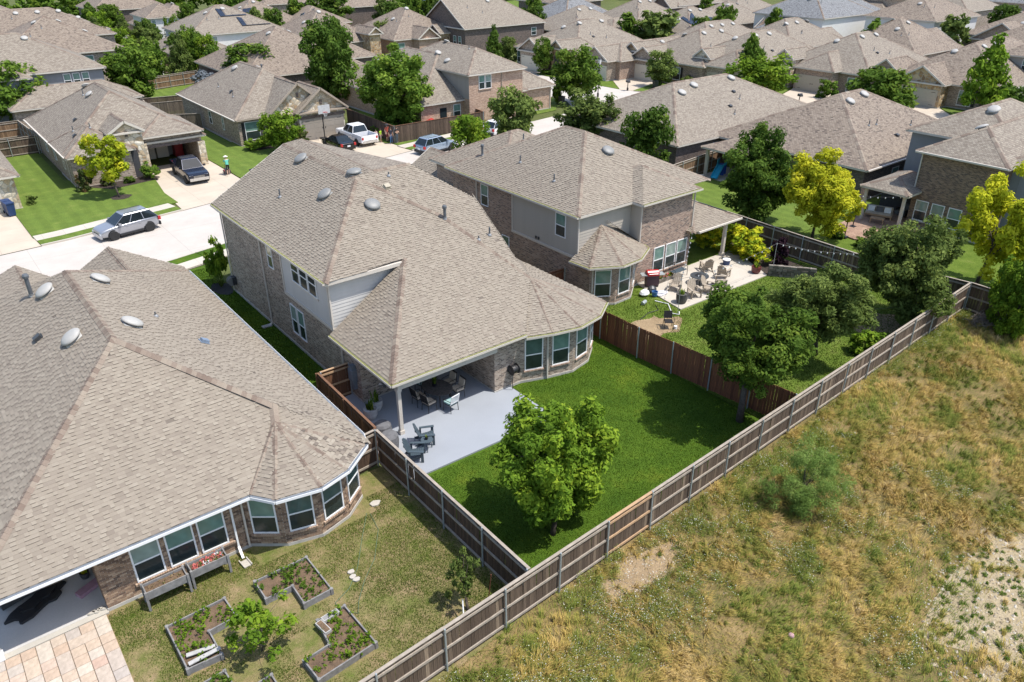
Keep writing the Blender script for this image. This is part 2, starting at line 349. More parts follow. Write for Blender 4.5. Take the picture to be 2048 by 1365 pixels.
FAR = [(-60, 54), (-20, 59.6), (0, 62.2), (7.4, 62.7), (16, 64.2), (24, 65.7), (40, 68.6), (55, 70.8), (65, 72.2)]
mb = MB(); RP = NEAR + [(75, 62), (83, 50), (90, 28), (101, 28), (97.5, 40), (93.5, 54), (88.5, 65), (83, 77), (81.5, 90), (81, 112), (72, 112), (72, 90), (71, 78), (68, 73.2)] + FAR[::-1]
mb.face([(p[0], p[1], 0.012) for p in RP]); tag(mb.build('road', m_road), kind='structure')
tag(MB().build('road_far', m_road), kind='structure') if False else None
# far streets between the rows behind
for nm, q in (('road', [(134, 20), (146, 20), (138, 90), (118, 150), (108, 150), (127, 88)]), ('road', [(60, 150), (120, 146), (121, 153), (60, 158)]), ('road', [(196, 60), (206, 60), (190, 120), (180, 120)])):
    sheet(nm, q, -0.01, m_road)
# far side verge, pavement and kerb, broken by the driveways
def between(u0, u1, line):
    def at(u):
        for a, b in zip(line, line[1:]):
            if a[0] <= u <= b[0]: f = (u - a[0]) / (b[0] - a[0]); return (u, a[1] + f * (b[1] - a[1]))
    return [at(u0)] + [p for p in line if u0 < p[0] < u1] + [at(u1)]
for u0, u1 in ((-30, -2.0), (5.6, 16.3), (23.4, 33.6), (41.2, 54)):
    L = between(u0, u1, FAR)
    ribbon('verge', L, 0.15, 1.25, 0.105, m_lawn_f, 0.1); ribbon('sidewalk', L, 1.25, 2.5, 0.115, m_walk, 0.11)
    ribbon('kerb', L, 0.0, 0.15, 0.125, m_kerb, 0.12)
for u0, u1 in ((8.2, 13.9), (13.95, 19.5), (25.5, 29), (31, 36), (42, 60)):
    L = between(u0, u1, NEAR)
    ribbon('verge', L, -1.15, -0.15, 0.105, m_lawn_f if u0 > 14 else m_lawn, 0.1); ribbon('sidewalk', L, -2.35, -1.15, 0.115, m_walk, 0.11); ribbon('kerb', L, -0.15, 0.0, 0.125, m_kerb, 0.12)
# driveways, lawns, patios
sheet('driveway', [(16.3, 64.3), (23.4, 65.65), (23.3, 79.4), (17.75, 79.4), (16.5, 69.9)], 0.03, m_drive)
sheet('driveway', [(33.6, 67.5), (41.2, 68.85), (40.6, 81), (34.4, 81)], 0.03, m_drive)
sheet('driveway', [(-2.0, 62.15), (5.6, 62.65), (5.2, 76), (-1.0, 76)], 0.03, m_drive)
sheet('driveway', [(82.2, 79), (84.5, 74.6), (91.3, 79.9), (91.3, 86.0), (87, 85.4)], 0.03, m_drive)
sheet('driveway', [(91.0, 60.5), (93.2, 54.9), (102.6, 58.3), (102.6, 64.3)], 0.03, m_drive)
sheet('driveway', [(97.2, 43.0), (98.2, 38.5), (104.6, 44.4), (104.6, 49.6)], 0.03, m_drive)
sheet('driveway', [(81.2, 101.6), (81.2, 97.0), (84, 97.6), (84, 103)], 0.03, m_drive)
sheet('driveway', [(27.5, 55), (32.0, 56), (31.5, 50), (27.0, 50)], 0.03, m_drive)
sheet('lawn', [(5.4, 64.7), (16.6, 66.6), (16.5, 69.9), (17.7, 79.4), (10.4, 79.4), (10.4, 92), (5.2, 92), (5.2, 76)], 0.1, m_lawn_f, 0.1)
sheet('lawn', [(23.45, 68.2), (33.6, 70), (34.4, 81), (31.5, 84), (27.6, 84), (27.5, 92), (23.3, 92), (23.3, 79.4)], 0.1, m_lawn_f, 0.1)
sheet('lawn', [(40.7, 81), (41.2, 71.3), (54, 73.2), (66, 74.5), (70.5, 79), (71.5, 95), (67, 95), (67, 78), (41.8, 75)], 0.05, m_lawn_f, 0.05)
sheet('lawn', [(83.2, 77.5), (88.8, 65.4), (91.0, 60.6), (102, 64.4), (102, 66), (93, 66), (93, 80), (91.4, 80)], 0.05, m_lawn_f, 0.05)
sheet('lawn', [(93.4, 54.6), (97.1, 43.2), (104.4, 49.8), (104.4, 58), (102.6, 58.2)], 0.05, m_lawn_f, 0.05)
sheet('lawn', [(98.4, 38), (101.2, 28), (125, 28), (125, 44.3), (104.7, 44.3)], 0.05, m_lawn_f, 0.05)
sheet('lawn', [(81.6, 112), (81.6, 102), (84, 103.2), (84, 112)], 0.05, m_lawn_f, 0.05)
sheet('lawn', [(82.4, 79.4), (87, 85.6), (91.2, 86.2), (91.2, 98), (84, 97.4), (81.6, 96.8), (81.9, 90)], 0.05, m_lawn_y, 0.05)
sheet('lawn', [(10.85, 29.5), (13.75, 29.5), (13.75, 51.6), (10.85, 51.0)], 0.02, m_lawn)
FV = lambda u: 14.2 + 0.0442 * (u - 12.2)          # line of the long back fence
sheet('lawn', [(12.05, FV(12.05)), (27.75, FV(27.75)), (27.75, 30), (20.4, 30), (20.4, 22.6), (12.05, 22.6)], 0.02, m_lawn)
sheet('lawn', [(27.8, FV(27.8)), (46.2, FV(46.2)), (46.2, 45), (39, 45), (27.8, 40)], 0.015, m_lawn_y)
sheet('lawn', [(46.3, 13), (66, 13), (66, 29.5), (46.3, 29.5)], 0.012, m_lawn_y)
sheet('lawn', [(46.25, 29.55), (66, 29.55), (56.5, 44.6), (52, 44.6), (46.25, 40)], 0.018, m_lawn_f)
sheet('lawn', [(28, 101), (40, 101), (40, 122), (30, 122), (23, 97), (27.4, 97)], 0.02, m_lawn_f)
sheet('lawn', [(30, 112), (41, 122), (41, 134), (31, 134)], 0.04, m_lawn_f)
sheet('lawn', [(40.5, 73), (46.5, 73), (46.5, 90), (41, 82)], 0.06, m_lawn_f)
sheet('lawn', [(95, 165), (150, 150), (170, 230), (95, 240)], 0.02, m_lawn_f)
sheet('yard', [(0.5, 12.9), (12.0, FV(12.0)), (12.0, 24.3), (10.4, 24.3), (0.5, 23.3)], 0.015, m_yard1)
sheet('field', [(-40, FV(-40)), (47.2, FV(47.2)), (47.2, -60), (-40, -60)], 0.004, m_field)
def blob(cx, cy, rx, ry, n=28, seed=0, j=0.18):
    r_ = random.Random(seed); ph = [r_.uniform(0, 6.28) for _ in range(4)]
    return [(cx + rx * math.cos(a) * (1 + j * math.sin(3 * a + ph[0]) + j * 0.7 * math.sin(5 * a + ph[1]) + j * 0.4 * math.sin(9 * a + ph[2])),
             cy + ry * math.sin(a) * (1 + j * math.sin(4 * a + ph[3]) + j * 0.6 * math.sin(7 * a + ph[0]))) for a in [2 * math.pi * k / n for k in range(n)]]
sheet('sandy_ground', blob(26.0, 3.6, 5.6, 2.7, 40, 3), 0.012, m_sand); sheet('sandy_ground', blob(32.5, 5.3, 1.9, 1.0, 30, 5), 0.013, m_sand)
sheet('bare_soil', blob(16.2, 13.15, 2.0, 0.75, 30, 7), 0.014, m_bare)
sheet('bare_soil', blob(30.9, 25.9, 1.9, 1.2, 30, 9), 0.022, m_bare); sheet('bare_soil', blob(41.5, 18.5, 1.6, 1.6, 30, 12), 0.022, m_bare)
sheet('mulch_bed', blob(13.25, 46.9, 0.62, 1.15, 24, 2, 0.06), 0.035, m_mulch_b)
sheet('mulch_bed', [(11.6, 75.9), (13.2, 73.9), (17.4, 74.6), (17.3, 77.2), (11.6, 76.4)], 0.115, m_mulch)
sheet('mulch_bed', blob(13.2, 71.05, 0.85, 0.75, 20, 4, 0.08), 0.112, m_mulch)
sheet('mulch_bed', blob(30.7, 77.2, 1.0, 0.7, 20, 6, 0.08), 0.112, m_mulch)
sheet('mulch_bed', [(27.7, 80.6), (28.6, 78.6), (33.9, 79.0), (33.9, 80.4)], 0.111, m_mulch)
sheet('mulch_bed', [(42.0, 26.6), (45.8, 25.6), (46.0, 31.6), (44.4, 31.6)], 0.03, m_mulch)
sheet('patio', [(12.3, 22.62), (20.3, 22.45), (20.3, 25.85), (19.4, 25.85), (19.4, 29.15), (13.78, 29.15), (13.78, 30.2), (12.3, 30.2)], 0.1, m_patio_b, 0.1)
sheet('patio', [(33.9, 26.4), (42.4, 26.25), (44.4, 30.6), (34.6, 30.6)], 0.08, m_patio, 0.08)
sheet('patio', [(53.4, 28.7), (53.0, 26.2), (53.9, 24.2), (59.1, 24.2), (62.5, 24.2), (62.5, 29.0)], 0.12, m_stamp, 0.12)
sheet('patio', rect(57.3, 62, 40.3, 44.2), 0.06, m_patio, 0.06)
sheet('patio', [(-4.5, 23.22), (0.70, 23.22), (0.70, 27.4), (-4.5, 27.4)], 0.08, m_slab, 0.08)
sheet('slab_edge', [(-4.5, 22.98), (0.70, 22.98), (0.70, 23.21), (-4.5, 23.21)], 0.085, m_slab_edge, 0.085)
# pavers, each one a piece of the paved terrace
pt = sheet('paved_terrace', rect(-4.4, 0.60, 17.8, 22.97), 0.03, m_bare)
m_paver = tinted('tumbled_paver', [(0.0, (0.39, 0.29, 0.215)), (0.3, (0.43, 0.345, 0.265)), (0.55, (0.36, 0.315, 0.275)), (0.9, (0.46, 0.40, 0.325)), (1.0, (0.36, 0.20, 0.145))], objrand=True, grain=9, gm=0.3)
def slab_mesh(w, d, h, m, bev=0.012):
    mb = MB(); x, y = w / 2, d / 2
    mb.prism([(-x, -y), (x, -y), (x, y), (-x, y)], 0, h - bev, top=False, bottom=False)
    A = [(-x, -y), (x, -y), (x, y), (-x, y)]; B = [(-x + bev, -y + bev), (x - bev, -y + bev), (x - bev, y - bev), (-x + bev, y - bev)]
    for k in range(4):
        l = (k + 1) % 4; mb.face([(*A[k], h - bev), (*A[l], h - bev), (*B[l], h), (*B[k], h)])
    mb.face([(*p, h) for p in B]); return mb.mesh('paver', m)
pm = {(a, b): slab_mesh(a * 0.43 - 0.014, b * 0.43 - 0.014, 0.05, m_paver) for a in (1, 2) for b in (1, 2)}
GX, GY = 11, 12; occ = np.zeros((GX, GY), bool)
for j in range(GY):
    for i in range(GX):
        if occ[i, j]: continue
        opts = [(1, 1)] * 14 + [(2, 1)] * 2 + [(1, 2)] * 2
        random.shuffle(opts)
        for a, b in opts:
            if i + a <= GX and j + b <= GY and not occ[i:i + a, j:j + b].any(): break
        else: a = b = 1
        occ[i:i + a, j:j + b] = True
        link('paver', pm[a, b], pt, (0.60 - (i + a / 2) * 0.43, 22.96 - (j + b / 2) * 0.43, 0.031 + random.uniform(0, 0.008)), (random.gauss(0, 0.006), random.gauss(0, 0.006), 0))
# ------------------------------------------------------------------ house toolkit
def dome_mesh(name, m):
    mb = MB(); mb.box(-.36, .36, -.36, .36, 0.0, 0.02)
    mb.lathe([(.25, .02), (.25, .10), (.43, .10), (.445, .135), (.40, .20), (.28, .255), (.12, .28), (0.0, .285)], 20)
    return mb.mesh(name, m, smooth=True)
ME_DOME = {'dk': dome_mesh('roof_vent', m_vent_dk), 'lt': dome_mesh('roof_vent', m_vent_lt)}
def pipe_mesh(h=.45, r=.045, cap=False, m=m_pipe):
    mb = MB(); mb.lathe([(.12, -.02), (.10, .04), (r * 1.3, .09)], 10, mi=1); mb.lathe([(r, -.1), (r, h)], 10)
    if cap: mb.lathe([(r * 1.5, h - .12), (r * 1.6, h - .02), (r * 1.2, h + .05), (0, h + .06)], 10)
    return mb.mesh('vent_pipe', [m, m_flash])
ME_PIPE = pipe_mesh(); ME_PIPE_S = pipe_mesh(.22, .035); ME_FLUE = pipe_mesh(1.0, .09, True); ME_FLUE_M = pipe_mesh(.7, .08, True)
def box_vent_mesh(m):
    mb = MB(); mb.box(-.2, .2, -.2, .2, 0, .04); mb.box(-.16, .16, -.17, .12, .04, .15); return mb.mesh('roof_vent', m)
ME_BOXV = box_vent_mesh(plain('tan_box_vent', (0.36, 0.32, 0.24), 0.6)); ME_BOXVD = box_vent_mesh(m_dark); ME_BOXVB = box_vent_mesh(plain('blue_grey_box_vent', (0.17, 0.22, 0.29), 0.5))
WIN = {}
def window_meshes(w, h, fm, up):
    k = (round(w, 2), round(h, 2), fm.name, up.name)
    if k not in WIN:
        f = .055; mb = MB()
        mb.box(-w / 2, -w / 2 + f, -.045, .0, 0, h); mb.box(w / 2 - f, w / 2, -.045, .0, 0, h)
        mb.box(-w / 2 + f, w / 2 - f, -.045, .0, 0, f); mb.box(-w / 2 + f, w / 2 - f, -.045, .0, h - f, h)
        mb.box(-w / 2 + f, w / 2 - f, -.040, .0, h * .47, h * .47 + .055)
        fr = mb.mesh('window', fm)
        a = MB(); a.face([(-w / 2 + f, -.022, h * .47 + .055), (w / 2 - f, -.022, h * .47 + .055), (w / 2 - f, -.022, h - f), (-w / 2 + f, -.022, h - f)])
        b = MB(); b.face([(-w / 2 + f, -.012, f), (w / 2 - f, -.012, f), (w / 2 - f, -.012, h * .47), (-w / 2 + f, -.012, h * .47)])
        s = MB(); s.box(-w / 2 - .05, w / 2 + .05, -.075, .0, -.085, -.004)
        WIN[k] = (fr, a.mesh('pane', up), b.mesh('pane', m_pane_lo if up is not m_pane_dk else m_pane_dk), s)
    return WIN[k]
FACE = {'S': 0.0, 'W': -math.pi / 2, 'N': math.pi, 'E': math.pi / 2}
GAR = {}
def garage_mesh(w, h, m):
    k = (w, h, m.name)
    if k not in GAR:
        mb = MB(); mb.box(-w / 2, w / 2, -.05, 0, 0, h); nx = max(2, round(w / 1.2))
        for r_ in range(4):
            for c_ in range(nx):
                x0 = -w / 2 + (c_ + .08) * w / nx; x1 = -w / 2 + (c_ + .92) * w / nx
                mb.box(x0, x1, -.062, -.05, (r_ + .1) * h / 4, (r_ + .9) * h / 4)
        for sx in (-1, 1):
            for zz in (.3, h - .3): mb.box(sx * (w / 2 - .55) - .25, sx * (w / 2 - .55) + .25, -.072, -.062, zz, zz + .05, 1)
        mb.box(-.2, -.12, -.085, -.062, h * .45, h * .52, 1); mb.box(.12, .2, -.085, -.062, h * .45, h * .52, 1)
        GAR[k] = mb.mesh('garage_door', [m, m_black])
    return GAR[k]
def hip_planes(x0, x1, y0, y1, z, p, gab=''):
    w, d = x1 - x0, y1 - y0; caps = []
    if w >= d:
        h = d / 2; rz = z + p * h; ym = (y0 + y1) / 2; a = x0 + (0 if 'W' in gab else h); b = x1 - (0 if 'E' in gab else h)
        P = [[(x0, y0, z), (x1, y0, z), (b, ym, rz), (a, ym, rz)], [(x1, y1, z), (x0, y1, z), (a, ym, rz), (b, ym, rz)]]
        if 'W' not in gab: P.append([(x0, y1, z), (x0, y0, z), (a, ym, rz)]); caps += [((x0, y0, z), (a, ym, rz)), ((x0, y1, z), (a, ym, rz))]
        if 'E' not in gab: P.append([(x1, y0, z), (x1, y1, z), (b, ym, rz)]); caps += [((x1, y0, z), (b, ym, rz)), ((x1, y1, z), (b, ym, rz))]
        caps.append(((a, ym, rz), (b, ym, rz)))
    else:
        h = w / 2; rz = z + p * h; xm = (x0 + x1) / 2; a = y0 + (0 if 'S' in gab else h); b = y1 - (0 if 'N' in gab else h)
        P = [[(x0, y1, z), (x0, y0, z), (xm, a, rz), (xm, b, rz)], [(x1, y0, z), (x1, y1, z), (xm, b, rz), (xm, a, rz)]]
        if 'S' not in gab: P.append([(x0, y0, z), (x1, y0, z), (xm, a, rz)]); caps += [((x0, y0, z), (xm, a, rz)), ((x1, y0, z), (xm, a, rz))]
        if 'N' not in gab: P.append([(x1, y1, z), (x0, y1, z), (xm, b, rz)]); caps += [((x0, y1, z), (xm, b, rz)), ((x1, y1, z), (xm, b, rz))]
        caps.append(((xm, a, rz), (xm, b, rz)))
    return P, caps
class House:
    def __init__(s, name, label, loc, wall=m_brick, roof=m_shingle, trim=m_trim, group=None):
        s.root = thing(name, label, 'house', (loc[0], loc[1], 0), 0, group); s.o = Vector((-loc[0], -loc[1], 0))
        s.wm = wall; s.rm = roof; s.tm = trim; s.k = 0
        s.walls = {}; s.roof = MB(); s.trimb = MB(); s.planes = []; s.caps = []; s.wins = []; s.extra = []
    def W(s, m=None):
        m = m or s.wm
        if m.name not in s.walls: s.walls[m.name] = (m, MB())
        return s.walls[m.name][1]
    def put(s, name, me, loc=(0, 0, 0), rot=(0, 0, 0), parent=None):
        par = parent or s.root
        return link(name, me, par, Vector(loc) + (s.o if par is s.root else Vector((0, 0, 0))), rot)
    def plane(s, pts): s.planes.append([Vector(p) for p in pts]); s.roof.face(pts)
    def block(s, x0, x1, y0, y1, ez=2.9, p=.55, oh=.4, gab='', zb=-.1, mat=None, gmat=None, wall=True, fmat=None):
        """rectangular wing: x0..y1 are its eaves; walls stand `oh` inside them"""
        s.k += 1; z = ez + .006 * s.k; e = .004 * s.k
        P, C = hip_planes(x0, x1, y0, y1, z, p, gab)
        for q in P: s.plane(q)
        s.caps += C
        s.trimb.box(x0 + e, x1 - e, y0 + e, y1 - e, z - .17, z - .012)
        a0, a1, b0, b1 = x0 + oh + e, x1 - oh - e, y0 + oh + e, y1 - oh - e
        if wall:
            s.W(mat).box(a0, a1, b0, b1, zb, z - .1, skip='t')
            s.W(m_found).box(a0 - .03, a1 + .03, b0 - .03, b1 + .03, zb, .14, skip='') if zb < 0 else None
            rz = P[0][-1][2]
            w_, d_ = x1 - x0, y1 - y0; g = gmat or mat
            for side in gab:
                if w_ >= d_:
                    xx = a0 if side == 'W' else a1; ym = (y0 + y1) / 2; t = [(xx, y0 + .05, z - .02), (xx, y1 - .05, z - .02), (xx, ym, rz - .04)]
                    s.W(g).face(t if side == 'E' else t[::-1]); xr = x0 - .02 if side == 'W' else x1 + .02
                    for yy in (y0, y1): s.trimb.beam((xr, yy, z - .06), (xr, ym, rz - .06), .05, .2)
                else:
                    yy = b0 if side == 'S' else b1; xm = (x0 + x1) / 2; t = [(x0 + .05, yy, z - .02), (x1 - .05, yy, z - .02), (xm, yy, rz - .04)]
                    s.W(g).face(t if side == 'S' else t[::-1]); yr = y0 - .02 if side == 'S' else y1 + .02
                    for xx in (x0, x1): s.trimb.beam((xx, yr, z - .06), (xm, yr, rz - .06), .05, .2)
        return a0, a1, b0, b1
    def window(s, x, y, z, w, h, face='S', ang=None, fm=None, up=None, sill=None):
        up = up or (m_pane_up, m_pane_up, m_pane_up2, m_pane_up3, m_pane_up)[int(x * 7.3 + y * 3.1) % 5]
        fr, a, b, sl = window_meshes(w, h, fm or m_white, up or m_pane_up)
        o = s.put('window', fr, (x, y, z), (0, 0, FACE[face] if ang is None else ang)); link('pane', a, o); link('pane', b, o)
        if sill: link('sill', sl.mesh('sill', sill), o)
        return o
    def shutter(s, x, y, z, w, h, face):
        mb = MB(); mb.box(-w / 2, w / 2, -.04, 0, 0, h)
        for k in range(6): mb.box(-w / 2 + .03, w / 2 - .03, -.055, -.04, h * (k + .15) / 6, h * (k + .85) / 6)
        s.put('shutter', mb.mesh('shutter', m_black), (x, y, z), (0, 0, FACE[face]))
    def garage(s, x, y, w=4.88, h=2.2, face='S', m=None):
        s.put('garage_door', garage_mesh(w, h, m or m_garage), (x, y, 0.04), (0, 0, FACE[face]))
    def arch(s, x, y, w, h, face='S', depth=.04, name='doorway'):
        mb = MB(); n = 10; pts = [(-w / 2, 0), (w / 2, 0)] + [(w / 2 * math.cos(math.pi * k / n), h - w / 2 + w / 2 * math.sin(math.pi * k / n)) for k in range(n + 1)]
        mb.face([(a, -.03, b) for a, b in pts], 0)  # flat dark face paints the shade of an open doorway, no real recess
        for k in range(n):
            a0, a1 = math.pi * k / n, math.pi * (k + 1) / n; r0, r1 = w / 2, w / 2 + .16
            mb.face([(r0 * math.cos(a0), -.05, h - w / 2 + r0 * math.sin(a0)), (r1 * math.cos(a0), -.05, h - w / 2 + r1 * math.sin(a0)), (r1 * math.cos(a1), -.05, h - w / 2 + r1 * math.sin(a1)), (r0 * math.cos(a1), -.05, h - w / 2 + r0 * math.sin(a1))], 1)
        s.put(name, mb.mesh(name, [m_int, m_brick_dark]), (x, y, 0.02), (0, 0, FACE[face]))
    def find(s, x, y):
        best = None
        for q in s.planes:
            inside = False; n = len(q)
            for i in range(n):
                a, b = q[i], q[(i + 1) % n]
                if (a.y > y) != (b.y > y) and x < (b.x - a.x) * (y - a.y) / (b.y - a.y) + a.x: inside = not inside
            if inside:
                nn = (q[1] - q[0]).cross(q[2] - q[0])
                if nn.z < 0: nn = -nn
                nn.normalize(); z = q[0].z - (nn.x * (x - q[0].x) + nn.y * (y - q[0].y)) / nn.z
                if best is None or z > best[0]: best = (z, nn)
        return best or (3.0, Vector((0, 0, 1)))
    def vents(s, spots, kind='lt', sc=1.0): s.extra.append(('dome', spots, kind, sc))
    def pipes(s, spots, me=None): s.extra.append(('pipe', spots, me, 1))
    def boxv(s, spots, me): s.extra.append(('box', spots, me, 1))
    def solar(s, polys): s.extra.append(('solar', polys, None, 1))
    def finish(s, near=False, single=0, caps=True):
        off = Matrix.Translation(s.o)
        def shift(mb):
            mb.v = [tuple(Vector(v) + s.o) for v in mb.v]; return mb
        for nm, (m, mb) in s.walls.items():
            shift(mb).build('foundation' if m is m_found else 'wall', m, s.root)
        if s.trimb.f: shift(s.trimb).build('eave_trim', s.tm, s.root)
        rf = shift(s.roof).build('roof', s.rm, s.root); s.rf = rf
        ro = lambda p: tuple(Vector(p) + s.o)
        if caps and s.caps:
            mb = MB(); rr = random.Random(len(s.caps) * 7 + int(s.o.x * 10))
            for a, b in s.caps: cap_strip(mb, Vector(ro(a)), Vector(ro(b)), rr, .2 if near else .6)
            tag(mb.build('ridge_cap', m_cap, rf), kind='stuff')
        if near: shingle_field(s, rf, single)
        for kind, spots, k2, sc in s.extra:
            for sp in spots:
                if kind == 'solar':
                    mb = MB(); q = [Vector(p) for p in sp]; n = (q[1] - q[0]).cross(q[3] - q[0]).normalized()
                    if n.z < 0: n = -n
                    mb.face([ro(p + n * .14) for p in q], 0)
                    for i in range(4): a, b = q[i], q[(i + 1) % 4]; mb.face([ro(a + n * .09), ro(b + n * .09), ro(b + n * .14), ro(a + n * .14)], 1)
                    nx = max(2, round((q[1] - q[0]).length / 1.0)); ny = max(1, round((q[3] - q[0]).length / 1.7))
                    for i in range(1, nx): f = i / nx; mb.beam(ro(q[0].lerp(q[1], f) + n * .143), ro(q[3].lerp(q[2], f) + n * .143), .03, .01, 1)
                    for i in range(1, ny): f = i / ny; mb.beam(ro(q[0].lerp(q[3], f) + n * .143), ro(q[1].lerp(q[2], f) + n * .143), .03, .01, 1)
                    mb.build('solar_panel', [m_solar, m_dark], rf); continue
                z, n = s.find(sp[0], sp[1]); loc = ro((sp[0], sp[1], z + .02))
                if kind == 'dome':
                    o = link('roof_vent', ME_DOME[k2], rf, loc, Z3.rotation_difference(n).to_euler(), (sc, sc, sc))
                elif kind == 'pipe': link('vent_pipe', k2 or ME_PIPE, rf, loc)
                else: link('roof_vent', k2, rf, loc, Z3.rotation_difference(n).to_euler())
        return s
m_solar = plain('blue_black_solar_cells', (0.016, 0.022, 0.036), 0.18, 0.0, var=0.2, scale=3, spec=0.6)
def cap_strip(mb, a, b, rr, step):
    d = b - a; L = d.length
    if L < .3: return
    d.normalize(); h = Vector((d.x, d.y, 0))
    x = Vector((d.y, -d.x, 0)); x = x.normalized() if x.length > 1e-3 else Vector((1, 0, 0))
    flat = abs(d.z) < .08; drop = .073 if flat else .051; w = .17; n = max(1, int(L / step)); up = Vector((0, 0, 1))
    for i in range(n):
        p = a + d * (L * i / n - .02); q = a + d * (L * (i + 1) / n + .03); lo = .055 + rr.uniform(0, .008); hi = .038; t = rr.random()
        L0, M0, R0 = p - x * w - up * (drop - lo + .05), p + up * lo, p + x * w - up * (drop - lo + .05)
        L1, M1, R1 = q - x * w - up * (drop - hi + .035), q + up * hi, q + x * w - up * (drop - hi + .035)
        mb.face([L0, M0, M1, L1], 0, t); mb.face([M0, R0, R1, M1], 0, t)
        mb.face([L0, L0 - up * .03, M0 - up * .03, M0], 0, t); mb.face([M0, M0 - up * .03, R0 - up * .03, R0], 0, t)
def shingle_field(s, rf, single, course=.145):
    rr = random.Random(int(abs(s.o.x) * 100) + 5); V = []; T = []; cand = []
    for q in s.planes:
        n = (q[1] - q[0]).cross(q[2] - q[0])
        if n.length < 1e-6: continue
        n.normalize()
        if n.z < 0: n = -n
        if n.z < .3 or n.z > .995: continue
        a = Z3.cross(n).normalized(); b = n.cross(a)
        o = q[0]; P = [((p - o).dot(a), (p - o).dot(b)) for p in q]
        t = min(p[1] for p in P); t1 = max(p[1] for p in P)
        while t < t1 - course * .4:
            tm = t + course * .5; xs = []
            for i in range(len(P)):
                (x0, y0), (x1, y1) = P[i], P[(i + 1) % len(P)]
                if (y0 > tm) != (y1 > tm): xs.append(x0 + (x1 - x0) * (tm - y0) / (y1 - y0))
            xs.sort()
            for s0, s1 in zip(xs[::2], xs[1::2]):
                x = s0 - .0; raised = rr.random() < .5
                while x < s1 - .03:
                    w = rr.uniform(.11, .21) if raised else rr.uniform(.13, .32)
                    x2 = min(x + w, s1)
                    lo = .034 if raised else .014
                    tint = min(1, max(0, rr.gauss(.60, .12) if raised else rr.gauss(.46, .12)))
                    p00 = o + a * x + b * t; p10 = o + a * x2 + b * t; p11 = o + a * x2 + b * (t + course * 1.04); p01 = o + a * x + b * (t + course * 1.04)
                    cand.append((p00 + n * lo, p10 + n * lo, p11 + n * .006, p01 + n * .006, tint, n, a, b, x2 - x))
                    x = x2; raised = not raised if rr.random() < .85 else raised
            t += course
    picks = set()
    if single:
        camp = Vector((0, 0, CAMZ)); fwd, rgt, dwn = Vector((.545, .690, -.476)), Vector((.785, -.62, 0)), Vector((-.295, -.374, -.879))
        def score(c):
            v = c[0] - camp; dp = v.dot(fwd)
            return v.length + (100 if abs(v.dot(rgt)) / dp > .65 or v.dot(dwn) / dp > .44 or c[6].y < .5 else 0)
        idx = sorted(range(len(cand)), key=lambda i: score(cand[i]))[:single]; picks = set(idx)
    off = s.o; cache = {}
    for i, (p0, p1, p2, p3, tint, n, a, b, w) in enumerate(cand):
        lo = n * ((p0 - p3).dot(n) + .004)
        if i in picks:
            k = max(1, round(w / .03))
            if k not in cache:
                mb = MB(); ww = k * .03; c = course * 1.04
                mb.face([(0, 0, 0), (ww, 0, 0), (ww, c, -.012), (0, c, -.012)]); mb.face([(0, 0, -.02), (ww, 0, -.02), (ww, 0, 0), (0, 0, 0)])
                mb.face([(0, c, -.012), (0, 0, -.02), (0, 0, 0)]); mb.face([(ww, 0, -.02), (ww, c, -.012), (ww, 0, 0)])
                cache[k] = mb.mesh('shingle', m_shtab1)
            ob = link('shingle', cache[k], rf); p = p0 + off
            ob.matrix_local = Matrix(((a.x, b.x, n.x, p.x), (a.y, b.y, n.y, p.y), (a.z, b.z, n.z, p.z), (0, 0, 0, 1)))
        else:
            V.append([tuple(v + off) for v in (p0, p1, p2, p3)]); T.append(tint)
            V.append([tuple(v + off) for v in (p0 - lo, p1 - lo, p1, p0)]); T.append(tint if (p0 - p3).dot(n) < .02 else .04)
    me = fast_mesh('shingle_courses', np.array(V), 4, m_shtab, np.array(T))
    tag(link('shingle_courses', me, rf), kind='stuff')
def siding(h, mat, p0, p1, z0, z1, step=.18, name='siding_board'):
    """lap boards as single pieces along the wall line p0->p1 (outside on the right-hand side)"""
    d = Vector((p1[0] - p0[0], p1[1] - p0[1], 0)); L = d.length; ang = math.atan2(d.y, d.x); n = int(math.ceil((z1 - z0) / step))
    mb = MB(); hh = step + .01
    mb.face([(0, -.024, 0), (L, -.024, 0), (L, -.004, hh), (0, -.004, hh)]); mb.face([(0, 0, 0), (L, 0, 0), (L, -.024, 0), (0, -.024, 0)])
    mb.face([(0, 0, 0), (0, -.024, 0), (0, -.004, hh)]); mb.face([(L, -.024, 0), (L, 0, 0), (L, -.004, hh)])
    me = mb.mesh(name, mat)
    for i in range(n): h.put(name, me, (p0[0], p0[1], z0 + i * step), (0, 0, ang))
def gutter(h, pts, m=m_trim, litter=None, name='gutter'):
    mb = MB()
    for a, b in zip(pts, pts[1:]):
        mb.beam(a, b, .13, .11, 0)
        if litter: mb.beam(Vector(a) + Vector((0, 0, .058)), Vector(b) + Vector((0, 0, .058)), .095, .012, 1)
    mb.v = [tuple(Vector(v) + h.o) for v in mb.v]
    return mb.build(name, [m, litter or m], h.root)
def downspout(h, pts, m=m_trim):
    mb = MB()
    for a, b in zip(pts, pts[1:]): mb.beam(a, b, .085, .065, 0, up=Vector((1, 0, 0)) if abs(Vector(b).z - Vector(a).z) > .5 else Z3)
    mb.v = [tuple(Vector(v) + h.o) for v in mb.v]; return mb.build('downspout', m, h.root)
